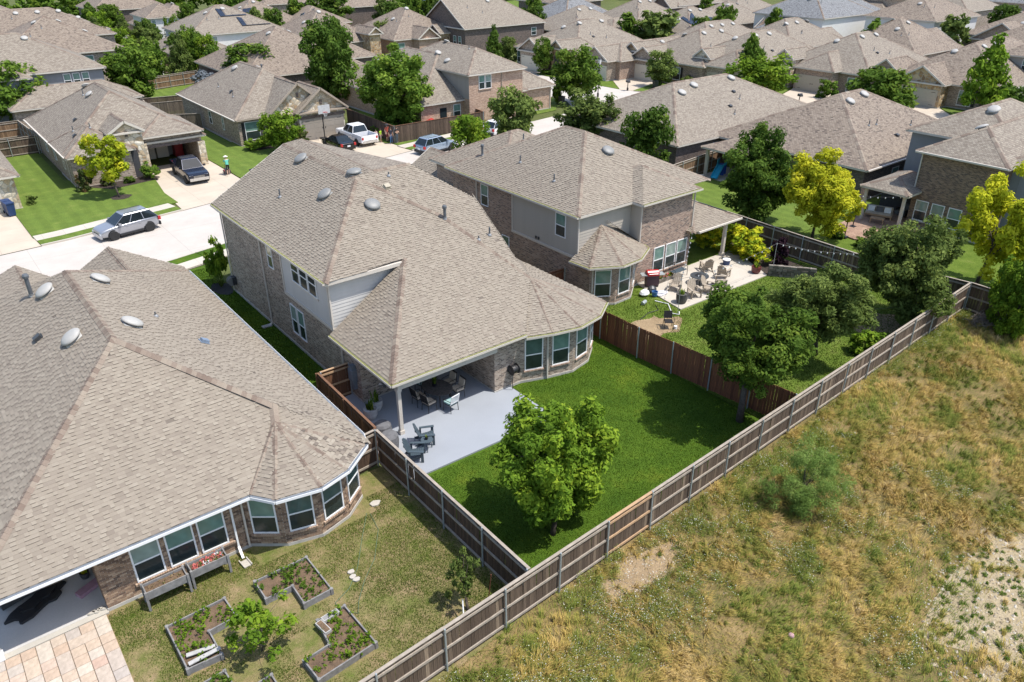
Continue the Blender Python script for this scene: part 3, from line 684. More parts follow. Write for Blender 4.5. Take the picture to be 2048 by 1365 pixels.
def brick_run(h, segs, z0, z1, holes, store):
    """real brick courses along wall segments; holes: list of (seg, s0, s1, z0, z1)"""
    rr = random.Random(3); z = z0; row = 0
    while z < z1 - .03:
        for si, (a, b) in enumerate(segs):
            d = Vector((b[0] - a[0], b[1] - a[1], 0)); L = d.length; d.normalize(); nrm = Vector((d.y, -d.x, 0)); x = -(.105 if row % 2 else 0)
            while x < L:
                iv = [(max(0, x), min(L, x + .2))]
                for k, u0, u1, w0, w1 in holes:
                    if k == si and z + .065 > w0 and z < w1: iv = [q for s0, s1 in iv for q in ((s0, min(s1, u0)), (max(s0, u1), s1)) if q[1] - q[0] > .025]
                for s0, s1 in iv:
                    if s1 - s0 > .03: store.append((Vector((a[0], a[1], z)) + d * s0, d, nrm, s1 - s0, .010 + rr.uniform(-.003, .004)))
                x += .21
        z += .075; row += 1
# ------------------------------------------------------------------ the three near houses
# --- middle house with the blue-grey patio
h0 = House('house', 'two-storey brick house with pale siding and covered blue-grey patio in the centre', (20, 36), m_brick)
w = h0.W(); FP = [(13.8, 29.2), (19.35, 29.2), (19.35, 25.9), (20.95, 25.9), (22.35, 25.4), (23.8, 25.05), (25.2, 25.35), (26.3, 26.2), (26.3, 46), (13.8, 46)]
w.prism(FP, -.1, 2.9, top=False, bottom=False); w.prism([(13.8, 31.6), (24, 31.6), (24, 46), (13.8, 46)], 2.9, 5.72, bottom=False)
h0.W(m_found).prism([(13.77, 29.17), (19.32, 29.17), (19.32, 25.87), (20.95, 25.87), (22.35, 25.37), (23.8, 25.02), (25.2, 25.32), (26.33, 26.2), (26.33, 46.03), (13.77, 46.03)], -.1, .16)
tb = h0.trimb
tb.prism([(13.45, 25.45), (20.95, 25.45), (20.95, 31.3), (13.45, 31.3)], 2.87, 3.035); tb.prism([(20.97, 25.5), (22.3, 25.0), (23.8, 24.65), (25.45, 24.95), (26.8, 25.85), (26.9, 31), (20.97, 31)], 2.68, 2.845)
tb.prism([(13.45, 31.2), (20.5, 31.2), (23.9, 38), (24.4, 46.35), (13.45, 46.35)], 5.64, 5.815)
tb.box(13.8, 19.34, 25.62, 25.86, 2.5, 2.869); tb.box(13.76, 14.0, 25.87, 29.19, 2.5, 2.869)
tb.beam((13.43, 46.36, 5.74), (18.5, 46.36, 8.53), .05, .2); tb.beam((18.5, 46.36, 8.53), (19.7, 46.36, 8.65), .05, .2)
A = (13.45, 25.45, 3.05); E1 = (20.95, 25.45, 3.05); BP = (23.5, 28.2, 4.384); F5 = (23.6, 29.6, 5.063); F4 = (24.1, 33.9, 7.148); K3 = (22, 37.2, 8.749); K2 = (19.7, 37.2, 8.749); K = (18.5, 36.95, 8.628); D = (13.45, 31.15, 5.83); C = (17.9, 31.35, 5.91)
h0.plane([A, E1, BP, F5, F4, K3, K2, K, D, C]); h0.plane([(13.45, 31.35, 3.05), A, C])
h0.plane([(13.45, 46.4, 5.83), D, K, (18.5, 46.4, 8.63)])
h0.plane([K, K2, (19.7, 46.4, 8.75), (18.5, 46.4, 8.63)])
h0.plane([(19.7, 46.4, 8.75), K2, K3, (24.4, 40, 5.9)]); h0.plane([(19.7, 46.4, 8.75), (24.4, 40, 5.9), (24.4, 46.4, 5.9)]); h0.plane([K3, F4, (24.4, 36.5, 5.9), (24.4, 40, 5.9)])
h0.plane([F4, F5, (24.4, 32, 5.5), (24.4, 36.5, 5.9)]); h0.plane([BP, (26.9, 25.95, 2.86), (26.9, 33, 2.86), F5])
bay = [(20.95, 25.5, 2.86), (22.3, 25.0, 2.86), (23.8, 24.65, 2.86), (25.45, 24.95, 2.86), (26.85, 25.88, 2.86)]
for p, q in zip(bay, bay[1:]): h0.plane([p, q, BP])
h0.caps += [(A, C), (D, K), (K, (18.5, 46.3, 8.63)), (K2, K3), (K, (21.5, 33.2, 6.85)), ((21.5, 33.2, 6.85), BP)] + [(p, BP) for p in bay[1:]] + [((19.7, 46.3, 8.75), K2)]
h0.W(m_brick).face([(13.82, 46.0, 5.7), (19.7, 46.0, 5.7), (19.7, 46.0, 8.6), (18.6, 46.0, 8.5)])
siding(h0, m_siding, (13.8, 37.2), (13.8, 31.6), 3.2, 5.66); siding(h0, m_siding, (13.8, 31.6), (19.2, 31.6), 3.1, 5.66)
tb.box(13.73, 13.8, 31.53, 31.6, 3.1, 5.65); tb.box(13.74, 13.8, 37.2, 37.3, 3.1, 5.65); tb.box(13.72, 13.8, 31.5, 37.25, 3.04, 3.2)
for vv in (35.45, 34.45, 33.45): h0.window(13.775, vv, 4.25, .94, 1.4, 'W', up=m_pane_dk)
tb.box(13.74, 13.79, 32.9, 36.0, 4.16, 4.25)
for vv in (36.5, 35.6): h0.window(13.795, vv, .85, .8, 1.75, 'W', sill=m_brick_orange)
h0.window(13.795, 38.8, 4.0, .72, 1.5, 'W', up=glass('window_pane_cream_blind', (0.42, 0.38, 0.24)))
def midang(a, b): return math.atan2(b[1] - a[1], b[0] - a[0])
BW = [(20.95, 25.9), (22.35, 25.4), (23.8, 25.05), (25.2, 25.35), (26.3, 26.2)]
for k, (p, q) in enumerate(zip(BW, BW[1:])): h0.window((p[0] + q[0]) / 2, (p[1] + q[1]) / 2, .72, .98 if k < 3 else .8, 1.78, ang=midang(p, q), sill=m_brick_orange)
h0.put('door', garage_mesh(.9, 2.1, m_white), (18.72, 29.195, .1)); dgl = MB(); dgl.face([(-.3, -.075, .9), (.3, -.075, .9), (.3, -.075, 1.95), (-.3, -.075, 1.95)])
h0.put('door_glass', dgl.mesh('door_glass', m_pane_dk), (18.72, 29.195, .1))
gutter(h0, [(13.39, 46.3, 5.75), (13.39, 41.2, 5.75)], m_trim, m_moss); gutter(h0, [(13.38, 41.0, 5.79), (13.38, 31.15, 5.79)], m_trim, m_moss)
gutter(h0, [(13.38, 31.3, 2.98), (13.38, 25.38, 2.98), (20.95, 25.38, 2.98)], m_trim, m_moss)
gutter(h0, [(20.97, 25.43, 2.79), (22.3, 24.93, 2.79), (23.8, 24.58, 2.79), (25.48, 24.88, 2.79), (26.9, 25.83, 2.79)], m_trim, m_moss)
downspout(h0, [(13.74, 40.05, 5.7), (13.74, 40.05, .15), (13.6, 40.05, .06)]); downspout(h0, [(13.4, 46.3, 5.7), (13.72, 45.95, 5.3), (13.72, 45.95, .15)])
downspout(h0, [(13.74, 31.66, 5.7), (13.74, 31.66, 3.3)]); downspout(h0, [(13.74, 30.85, 2.9), (13.74, 30.85, .15)]); downspout(h0, [(22.3, 25.34, 2.7), (22.3, 25.34, .1)])
pm_ = MB(); pm_.box(13.8, 13.97, 25.66, 25.83, .1, 2.5); pm_.box(13.77, 14.0, 25.63, 25.86, .1, .3); pm_.box(13.77, 14.0, 25.63, 25.86, 2.38, 2.5); pm_.v = [tuple(Vector(v) + h0.o) for v in pm_.v]; pm_.build('post', m_trim, h0.root)
fl = MB(); fl.box(-.05, .05, -.05, .05, -.02, .1); fl.box(-.17, .17, -.22, -.05, -.1, -.04); fl.box(-.15, -.02, -.24, -.03, -.16, -.1); fl.box(.02, .15, -.24, -.03, -.16, -.1)
h0.put('floodlight', fl.mesh('floodlight', [m_dark]), (13.4, 26.1, 2.9), (0, 0, -.8))
ep = MB(); ep.box(-.28, 0, -.2, .2, 0, .62); ep.box(-.2, 0, -.12, .12, -.5, 0); ep.box(-.24, -.02, -.14, .14, .62, .85)
h0.put('electric_panel', ep.mesh('electric_panel', plain('grey_meter_box', (0.16, 0.18, 0.20), 0.5)), (13.8, 29.75, 1.15))
h0.vents([(18.1, 42.96), (16.95, 37.66), (18.24, 34.9), (18.75, 37.6)], 'dk', .95); h0.pipes([(15.71, 41.0)]); h0.pipes([(21.5, 33.0)], ME_FLUE_M); h0.pipes([(23.2, 31.3)]); h0.pipes([(22.4, 31.2), (20.3, 36.6)], ME_PIPE_S); h0.boxv([(19.73, 35.9)], ME_BOXV)
h0.finish(near=True)
# --- near house at the left edge
h1 = House('house', 'single-storey brick house with grey gutters and tall hip roof filling the left edge', (4, 34), m_brick)
FB = [(.72, 23.1), (5.71, 23.1), (6.79, 22.25), (8.07, 21.9), (9.36, 22.25), (10.34, 23.0), (10.34, 44.1), (-2.5, 44.1), (-2.5, 27.2), (.72, 27.2)]
h1.W(m_mortar).prism(FB, -.1, 2.6, top=False, bottom=False); h1.W(m_found).prism([(p[0] + (.03 if p[0] > 5 else -.03), p[1] - .03) for p in FB[:6]] + [(10.37, 44.13), (-2.53, 44.13), (-2.53, 27.17), (.69, 27.17)], -.1, .15)
tb = h1.trimb; EV = [(5.9, 22.55), (6.5, 21.72), (8.07, 21.38), (9.27, 21.70), (10.55, 22.66), (10.8, 23.4)]
tb.prism([(-2.9, 22.55), (5.9, 22.55), (6.5, 21.72), (8.07, 21.38), (9.27, 21.7), (10.55, 22.66), (10.8, 23.4), (10.8, 44.5), (-2.9, 44.5)], 2.57, 2.735)
tb.box(-2.5, .72, 23.0, 23.2, 2.3, 2.569)
zr = 2.75; pk = (3.95, 29.4, 6.86); pn = (3.95, 37.6, 6.86)
h1.plane([(-2.9, 22.55, zr), (5.9, 22.55, zr), (7.85, 24.45, 3.89), (10.8, 22.55, zr), pk])
h1.plane([(10.8, 22.55, zr), (10.8, 44.5, zr), pn, pk]); h1.plane([(-2.9, 44.5, zr), (-2.9, 22.55, zr), pk, pn]); h1.plane([(10.8, 44.5, zr), (-2.9, 44.5, zr), pn])
ba = (7.85, 24.45, 4.0)
for p, q in zip(EV, EV[1:]): h1.plane([(*p, zr), (*q, zr), ba])
h1.plane([(10.8, 23.4, zr), (10.8, 27.0, zr + .05), ba])
P, Cc = hip_planes(3.4, 10.8, 38, 45.2, 2.756, .69, 'N'); P[0] = P[0]
for ridge, x0, x1, zt in ((7.1, 3.4, 10.8, 4.92), (2.6, -2.9, 5.6, 5.0)):
    h1.plane([(x0, 45.2, 2.77), (x0, 37, 2.77), (ridge, 37, zt), (ridge, 45.2, zt)]); h1.plane([(x1, 37, 2.77), (x1, 45.2, 2.77), (ridge, 45.2, zt), (ridge, 37, zt)])
    h1.W(m_brick).face([(x0 + .4, 44.7, 2.6), (ridge, 44.7, zt - .1), (x1 - .4, 44.7, 2.6)]); h1.caps.append(((ridge, 40.5, zt), (ridge, 45.1, zt)))
    for xx in (x0, x1): tb.beam((xx, 45.21, 2.68), (ridge, 45.21, zt - .08), .05, .18)
h1.caps += [(pk, pn), ((-2.9, 22.55, zr), pk), ((10.8, 44.5, zr), pn), (pk, (8.1, 25.1, 4.36)), ((8.1, 25.1, 4.36), ba)] + [((*p, zr), ba) for p in EV[:5]]
segs = list(zip(FB[:5], FB[1:6])); holes = [(0, .72, 2.05, .62, 2.7), (0, 2.06, 3.39, .62, 2.7), (0, 3.35, 4.75, .62, 2.7)]
holes = []
for uc in (2.27, 3.40, 4.50): holes.append((0, uc - .72 - .475, uc - .72 + .475, .66, 2.3))
for k in (1, 2, 3, 4):
    a, b = segs[k]; L = math.hypot(b[0] - a[0], b[1] - a[1]); holes.append((k, L / 2 - .475, L / 2 + .475, .66, 2.3))
st = []; brick_run(h1, segs + [((.72, 27.2), (.72, 23.1))], .16, 2.57, holes, st)
camv = Vector((0, 0, CAMZ)); st.sort(key=lambda c: (c[0] - camv).length + (60 if c[2].y > -.3 or c[0].x < .75 else 0))
V = []; T = []; bw_ = link('brick_courses', bpy.data.meshes.new('tmp'), h1.root); bc = {}
rr = random.Random(8)
for i, (p, d, n, L, pr) in enumerate(st):
    p = p + h1.o
    if i < 300:
        k = max(1, round(L / .02))
        if k not in bc: mb = MB(); mb.box(0, k * .02, -.014, 0, 0, .064, skip='k'); bc[k] = mb.mesh('brick', m_brick1)
        ob = link('brick', bc[k], h1.root, p, (0, 0, math.atan2(d.y, d.x)))
    else:
        q = [p + n * pr, p + n * pr + d * L, p + n * pr + d * L + Z3 * .064, p + n * pr + Z3 * .064]; b0 = p; t = rr.random()
        V.append([tuple(v) for v in q]); T.append(t)
        V.append([tuple(v) for v in (q[3], q[2], q[2] - n * pr, q[3] - n * pr)]); T.append(t)
        for e0, e1 in ((0, 3), (2, 1)): V.append([tuple(v) for v in (q[e0], q[e1], q[e1] - n * pr, q[e0] - n * pr)]); T.append(t)
bw_.data = fast_mesh('brick_courses', np.array(V), 4, m_bricktab, np.array(T)); tag(bw_, kind='stuff')
ms = MB()
for uc in (2.27, 3.40, 4.50): h1.window(uc, 23.09, .68, .96, 1.62)
for k in (1, 2, 3, 4):
    a, b = segs[k]; h1.window((a[0] + b[0]) / 2, (a[1] + b[1]) / 2 , .68, .96, 1.62, ang=midang(a, b))
def rowlock(h, a, b, z, n_out=.07, m=m_brick1):
    d = Vector((b[0] - a[0], b[1] - a[1], 0)); L = d.length; mb = MB(); mb.box(0, .07, -n_out, 0, 0, .1); me = mb.mesh('sill_brick', m); k = int(L / .08)
    for i in range(k): h.put('sill_brick', me, (a[0] + d.x * i / k, a[1] + d.y * i / k, z), (.12, 0, math.atan2(d.y, d.x)))
m_sillb = tinted('pale_tan_sill_brick', [(0.0, (0.30, 0.20, 0.14)), (1.0, (0.43, 0.31, 0.22))], objrand=True)
rowlock(h1, (1.7, 23.09), (5.2, 23.09), .57, .08, m_sillb)
for k in (1, 2, 3, 4):
    a, b = Vector(segs[k][0]), Vector(segs[k][1]); d = (b - a); L = d.length; c = (a + b) / 2; d.normalize(); rowlock(h1, c - d * .55, c + d * .55, .57, .08, m_sillb)
gutter(h1, [(-4, 22.49, 2.68), (5.87, 22.49, 2.68), (6.46, 21.66, 2.68), (8.07, 21.31, 2.68), (9.31, 21.63, 2.68), (10.62, 22.62, 2.68), (10.87, 23.4, 2.68), (10.87, 44.5, 2.68)], m_white, m_gutter_gray)
downspout(h1, [(5.25, 22.5, 2.6), (5.25, 23.02, 2.35), (5.25, 23.02, .35), (5.22, 22.6, .08)], m_white)
downspout(h1, [(5.64, 23.02, 2.55), (5.64, 23.02, .15)], m_trim)
pb = MB(); pb.box(-2.6, -2.4, 23.0, 23.2, .08, 2.4); pb.box(-2.64, -2.36, 22.96, 23.24, .08, .3); pb.v = [tuple(Vector(v) + h1.o) for v in pb.v]; pb.build('post', m_white, h1.root)
h1.vents([(2.95, 37.1), (5.16, 37.3), (2.9, 31.6), (5.06, 31.57)], 'lt', 1.0); h1.pipes([(2.42, 37.9)], ME_FLUE); h1.pipes([(6.41, 33.5)], ME_PIPE_S); h1.boxv([(1.91, 33.84)], ME_BOXVD); h1.boxv([(7.6, 31.2)], ME_BOXVB)
h1.finish(near=True, single=300)
# --- neighbour to the right with the bay and stone patio
h2 = House('house', 'two-storey rose-brick house with tan siding and small bay roof right of centre', (35, 38), m_brick_h2)
w = h2.W(); w.prism([(29.9, 30.3), (31.3, 29.45), (32.75, 29.5), (34.2, 30.6), (39.4, 30.6), (39.4, 45), (29.9, 45)], -.1, 2.7, top=False, bottom=False)
w.prism([(29.9, 31.45), (34.35, 31.45), (34.35, 30.6), (39.2, 30.6), (39.2, 44.6), (29.9, 44.6)], 2.7, 5.5, bottom=False)
h2.W(m_found).prism([(29.87, 30.28), (31.3, 29.42), (32.77, 29.47), (34.2, 30.57), (39.43, 30.57), (39.43, 45.03), (29.87, 45.03)], -.1, .15)
tb = h2.trimb; tb.prism([(29.5, 31.08), (34.04, 31.08), (34.04, 30.25), (39.55, 30.25), (39.55, 45), (29.5, 45)], 5.44, 5.588)
P, Cc = hip_planes(29.5, 41.5, 31.1, 45, 5.6, .5)
for q in P: h2.plane(q)
h2.caps += Cc
P, Cc = hip_planes(34.05, 39.55, 30.25, 36, 5.6, .5)
for q in P: h2.plane(q)
h2.caps += Cc[1:3] + Cc[-1:]
h2.W(m_brick_h2).box(39.2, 41.1, 36.5, 44.6, 2.0, 5.45)
siding(h2, m_siding_tan, (29.9, 37.7), (29.9, 31.45), 2.85, 5.45); siding(h2, m_siding_tan, (29.9, 31.45), (34.35, 31.45), 2.85, 5.45); siding(h2, m_siding_tan, (34.35, 31.45), (34.35, 30.6), 2.85, 5.45)
tb.box(29.82, 29.9, 31.4, 37.8, 2.7, 2.85); tb.box(29.83, 29.9, 31.38, 31.45, 2.85, 5.43); tb.box(29.84, 29.9, 37.7, 37.8, 2.85, 5.43); tb.box(34.35, 34.42, 30.53, 30.6, 2.85, 5.43)
h2.window(29.88, 33.0, 3.75, .95, 1.48, 'W'); h2.window(29.895, 40.8, 3.7, .85, 1.48, 'W', sill=m_brick_h2); h2.window(29.895, 38.5, .9, .8, 1.3, 'W')
for x in (36.35, 37.5, 38.6): h2.window(x, 30.595, .5, .98, 1.75, 'S', sill=m_brick_orange)
SG = [(29.9, 30.3), (31.3, 29.45), (32.75, 29.5), (34.2, 30.6)]
for k, (p, q) in enumerate(zip(SG, SG[1:])): h2.window((p[0] + q[0]) / 2, (p[1] + q[1]) / 2, .62, 1.02, 1.75, ang=midang(p, q), sill=m_brick_h2)
be = [(29.35, 31.5, 2.78), (29.5, 29.95, 2.78), (31.25, 28.95, 2.78), (32.9, 29.05, 2.78), (34.55, 30.0, 2.78), (34.8, 30.55, 2.78)]; ap = (31.75, 31.38, 4.5)
for p, q in zip(be, be[1:]): h2.plane([p, q, ap])
h2.plane([be[-1], (34.34, 31.4, 3.2), (33.2, 31.4, 4.0), ap])
h2.caps += [(p, ap) for p in be[1:5]]; tb.prism([(p[0], p[1]) for p in be] + [(34.3, 31.4)], 2.6, 2.768)
gutter(h2, [(p[0] + (-.07 if i < 2 else .05 if i > 3 else 0), p[1] - (.07 if 0 < i < 5 else 0), 2.72) for i, p in enumerate(be)], m_trim, m_moss)
gutter(h2, [(29.43, 44.9, 5.54), (29.43, 31.03, 5.54)], m_trim, m_moss); gutter(h2, [(34.05, 30.18, 5.54), (39.6, 30.18, 5.54)], m_trim, m_moss)
downspout(h2, [(29.85, 31.38, 5.45), (29.85, 31.38, 2.9)]); downspout(h2, [(39.35, 30.53, 5.45), (39.35, 30.53, 2.7)]); downspout(h2, [(29.86, 41.7, 5.45), (29.86, 41.7, .15)]); downspout(h2, [(30.0, 30.18, 2.6), (30.0, 30.18, .15)])
P, Cc = hip_planes(38.9, 43.9, 29.95, 36.5, 2.75, .42)
for q in P: h2.plane(q)
h2.caps += Cc; tb.prism([(39.45, 29.97), (43.85, 29.97), (43.85, 36.4), (39.45, 36.4)], 2.56, 2.735)
gutter(h2, [(39.4, 29.89, 2.69), (43.95, 29.89, 2.69), (43.97, 36.4, 2.69)], m_trim)
pb = MB(); pb.box(42.75, 42.95, 30.25, 30.45, .08, 2.6); pb.box(42.7, 43.0, 30.2, 30.5, .08, .3); pb.v = [tuple(Vector(v) + h2.o) for v in pb.v]; pb.build('post', m_trim, h2.root)
h2.block(29.45, 36.2, 41.5, 52, 3.0, .6, mat=m_brick_h2, gab='N'); h2.block(30.4, 39.9, 39.7, 48.5, 5.25, .5, mat=m_brick_h2); h2.block(32.5, 39.6, 44.6, 52.2, 3.6, .55, mat=m_brick_h2)
vb = MB(); vb.box(-.06, .06, -.05, 0, 0, .18)
for v_ in (35.3, 35.05): h2.put('wall_vent', vb.mesh('wall_vent', m_dark), (29.87, v_, 2.95), (0, 0, -math.pi / 2))
h2.vents([(35.7, 35.1), (37.6, 38.4), (37.1, 40.2)], 'dk', .95); h2.pipes([(31.7, 39.2), (33.6, 41.2), (31.2, 35.2)]); h2.pipes([(31.3, 42.9)], ME_FLUE_M)
h2.finish(near=True)

# ------------------------------------------------------------------ the other houses of the neighbourhood
def roof_bits(h, x0, x1, y0, y1, n=3, side='S', kind='lt'):
    rr = random.Random(int(x0 * 10)); pts = []
    cx, cy = (x0 + x1) / 2, (y0 + y1) / 2
    for i in range(n):
        if side == 'S': pts.append((cx + (i - (n - 1) / 2) * 3.0, cy - 1.2))
        else: pts.append((cx - 1.2, cy + (i - (n - 1) / 2) * 3.0))
    h.vents(pts, kind, .9); h.pipes([(x0 + (x1 - x0) * rr.uniform(.2, .45), y0 + (y1 - y0) * rr.uniform(.2, .4)) for _ in range(2)])
# across the street, left: open garage
ha = House('house', 'brick and stone house with an open garage across the street at left', (17, 86), m_brick)
ha.block(10.5, 23.1, 77.05, 95.5, 2.9, .62, wall=False); ha.W().prism([(10.9, 77.45), (17.4, 77.45), (17.4, 83.2), (22.3, 83.2), (22.3, 77.45), (22.7, 77.45), (22.7, 95.1), (10.9, 95.1)], -.1, 2.78, top=False, bottom=False)
ha.block(17.0, 22.9, 76.75, 84, 3.45, .45, wall=False); ha.block(10.45, 16.3, 75.75, 83, 2.88, .62); ha.block(14.3, 17.5, 76.2, 82, 4.25, .62, .25, 'S', mat=m_stone)
ha.W().box(17.35, 22.6, 77.2, 77.44, 2.32, 3.3); ha.W(m_brick_dark).box(17.5, 22.4, 77.17, 77.199, 2.32, 2.62); ha.W(m_stone).box(22.2, 22.85, 77.0, 77.44, -.1, 2.3); ha.W(m_stone).box(16.95, 17.55, 76.9, 77.44, -.1, 2.9)
gi = MB(); gi.box(17.45, 17.5, 78, 83, 0, 2.2); gi.box(17.5, 22.25, 83.0, 83.15, .04, 2.7); gi.v = [tuple(Vector(v) + ha.o) for v in gi.v]; gi.build('garage_lining', plain('dim_garage_wall', (0.25, 0.24, 0.23), .9), ha.root)
ga = MB(); ga.box(21.2, 22.0, 81.8, 82.7, .04, 1.9); ga.v = [tuple(Vector(v) + ha.o) for v in ga.v]; ga.build('tool_cabinet', plain('red_tool_cabinet', (0.30, 0.015, 0.02), .4), ha.root)
ga = MB(); ga.box(18.0, 19.4, 82.3, 82.9, .04, 1.8); ga.box(19.6, 20.7, 82.4, 82.9, .04, 1.2); ga.v = [tuple(Vector(v) + ha.o) for v in ga.v]; ga.build('shelf', m_garage_w, ha.root)
ha.arch(15.9, 76.42, 1.25, 2.9); nv = MB(); nv.box(-.12, .12, -.05, 0, 0, .5); ha.put('gable_niche', nv.mesh('gable_niche', m_brick_dark), (15.9, 76.43, 3.85))
for v in (80, 84, 88): ha.window(10.895, v, 1.0, .8, 1.4, 'W')
ha.window(12.6, 76.39, .7, 1.5, 1.6); gutter(ha, [(10.43, 95.5, 2.86), (10.43, 76, 2.86)]); downspout(ha, [(10.85, 78.2, 2.8), (10.85, 78.2, .1)])
ha.vents([(16.1, 90), (15.6, 86.6)], 'lt', .95); ha.pipes([(15.3, 88), (12.4, 80.5), (13.5, 78.5)]); ha.boxv([(13.2, 83), (12.2, 79)], ME_BOXVD); ha.finish()
# across the street, middle: two stone gables
hb = House('house', 'brick house with two cream stone gables and taupe garage door', (34, 90), m_brick, trim=m_trim_tan)
hb.block(27.45, 39.8, 81, 100, 2.9, .62); hb.block(30.6, 38.2, 80.2, 90, 2.95, .80, .4, 'S', gmat=m_stone); hb.block(33.6, 39.75, 79.5, 88, 3.0, .76, .4, 'S', mat=m_stone)
hb.garage(36.75, 79.895, 4.88, 2.2, m=m_garage_g); lt = MB(); lt.box(-2.7, 2.7, -.07, 0, 0, .3); hb.put('lintel', lt.mesh('lintel', m_brick_dark), (36.75, 79.89, 2.27))
for x, y, z in ((36.7, 79.88, 3.6), (34.4, 80.58, 4.5)): hb.put('gable_niche', nv.mesh('gable_niche', m_brick_dark), (x, y, z))
hb.window(29.3, 81.38, .6, 1.6, 1.9); hb.shutter(28.35, 81.39, .6, .35, 1.9, 'S'); hb.window(27.855, 90, 1.0, .8, 1.4, 'W'); hb.window(27.855, 86, 1.0, .5, 1.4, 'W')
gutter(hb, [(27.38, 100, 2.86), (27.38, 81, 2.86)]); hb.vents([(32.6, 93), (34.6, 91)], 'lt', .95); hb.pipes([(35.2, 91.5)], ME_FLUE_M); hb.pipes([(30, 92), (29.6, 86.5)]); hb.boxv([(30, 88)], ME_BOXVD); hb.finish()
# corner house with the orange brick two-storey side
hc = House('house', 'big corner house with orange-tan brick upper wall and patio behind the brown fence', (57, 84), m_brick_orange)
hc.block(46.3, 62, 75.2, 98, 2.9, .52); hc.block(52.1, 60.8, 73.9, 90, 5.75, .5, mat=m_brick_orange); hc.block(57.2, 66.6, 75.3, 93, 2.95, .58); hc.block(63.4, 67.9, 78.5, 88, 2.9, .5)
siding(hc, m_siding_taupe, (52.5, 82), (52.5, 74.3), 3.0, 5.6)
for x in (54.3, 55.25): hc.window(x, 74.29, 3.95, .85, 1.55, sill=m_brick_orange)
hc.window(51.6, 75.59, .9, 1.0, 1.5); hc.put('door', garage_mesh(.9, 2.1, m_pane_dk), (49.7, 75.6, .1)); dn = downspout(hc, [(57.2, 74.25, 5.6), (57.2, 74.25, .2)], m_trim_tan); downspout(hc, [(66.0, 75.66, 2.8), (66.0, 75.66, .2)], m_trim)
hc.vents([(56.5, 84.5), (57.5, 80), (54.2, 83.0), (53.5, 80), (51, 92), (49.5, 88)], 'lt', .9); hc.pipes([(50.5, 84)], ME_FLUE_M); hc.pipes([(56, 79), (49, 82)]); hc.finish()
# houses on the right whose backs face the brick neighbour
hd = House('house', 'long low hip-roofed brick house behind the tree right of the brick neighbour', (67, 53), m_brick_dark)
hd.block(55, 79.2, 45.3, 61, 2.9, .47, oh=.35); hd.window(61, 45.64, 1.1, .9, 1.2); hd.window(67, 45.64, 1.1, .9, 1.2); hd.window(55.345, 50, .8, 1.2, 1.6, 'W')
hd.vents([(62.4, 51.5), (65.0, 52.2), (71.2, 52.3)], 'lt', 1.0); hd.pipes([(66, 47.5), (69, 49.3)]); hd.boxv([(66.6, 48.6), (69.3, 50.4)], ME_BOXVD); hd.finish()
h3 = House('house', 'single-storey brick house with covered patio beyond the yellow tree', (68, 37), m_brick_dark, m_shingle_brown)
h3.block(61.0, 80.5, 30.3, 46.4, 2.9, .5, oh=.35); h3.block(57.0, 66, 37.5, 44.2, 2.8, .36, wall=False); h3.W(m_trim).box(57.35, 57.6, 43.6, 43.85, 0, 2.7); h3.W(m_trim).box(57.35, 57.6, 37.9, 38.15, 0, 2.7)
h3.window(66.5, 30.64, 1.0, 1.1, 1.2); h3.window(72, 30.64, 1.0, 1.1, 1.2); gutter(h3, [(61, 30.22, 2.86), (80, 30.22, 2.86)])
h3.vents([(68.8, 37.2), (71.8, 37.6)], 'lt', 1.0); h3.pipes([(67.5, 34.3), (68.6, 34.2), (73, 33.2), (70, 31.3)]); h3.boxv([(69.5, 32.6), (71.5, 31.8), (73.2, 32.8)], ME_BOXVD); h3.finish()
h4 = House('house', 'two-storey golden-brown brick house with grey siding at the right edge', (66, 20), m_brick_gold)
h4.block(58.85, 74, 19.4, 25.95, 5.8, .55, gab='', mat=m_brick_gold); h4.block(64.0, 76, 21, 29.4, 6.0, .5, mat=m_siding_gray); h4.block(60.4, 76, 6, 20.6, 5.75, .5, mat=m_siding_gray)
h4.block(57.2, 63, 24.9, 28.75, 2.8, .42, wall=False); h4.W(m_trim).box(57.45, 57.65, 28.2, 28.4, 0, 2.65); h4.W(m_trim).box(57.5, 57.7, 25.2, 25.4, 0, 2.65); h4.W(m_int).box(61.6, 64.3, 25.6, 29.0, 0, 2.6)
for v in (24.65, 23.45, 22.2): h4.window(59.24, v, .6, .95, 1.55, 'W', sill=m_trim)
siding(h4, m_siding_gray, (60.78, 19.2), (60.78, 8), 2.9, 5.6); gutter(h4, [(58.78, 25.9, 5.75), (58.78, 19.4, 5.75)], m_trim); downspout(h4, [(59.2, 25.5, 5.7), (59.2, 25.5, 2.9)], m_trim)
h4.vents([(62.5, 23.2), (67.5, 24.6)], 'lt', 1.05); h4.finish()
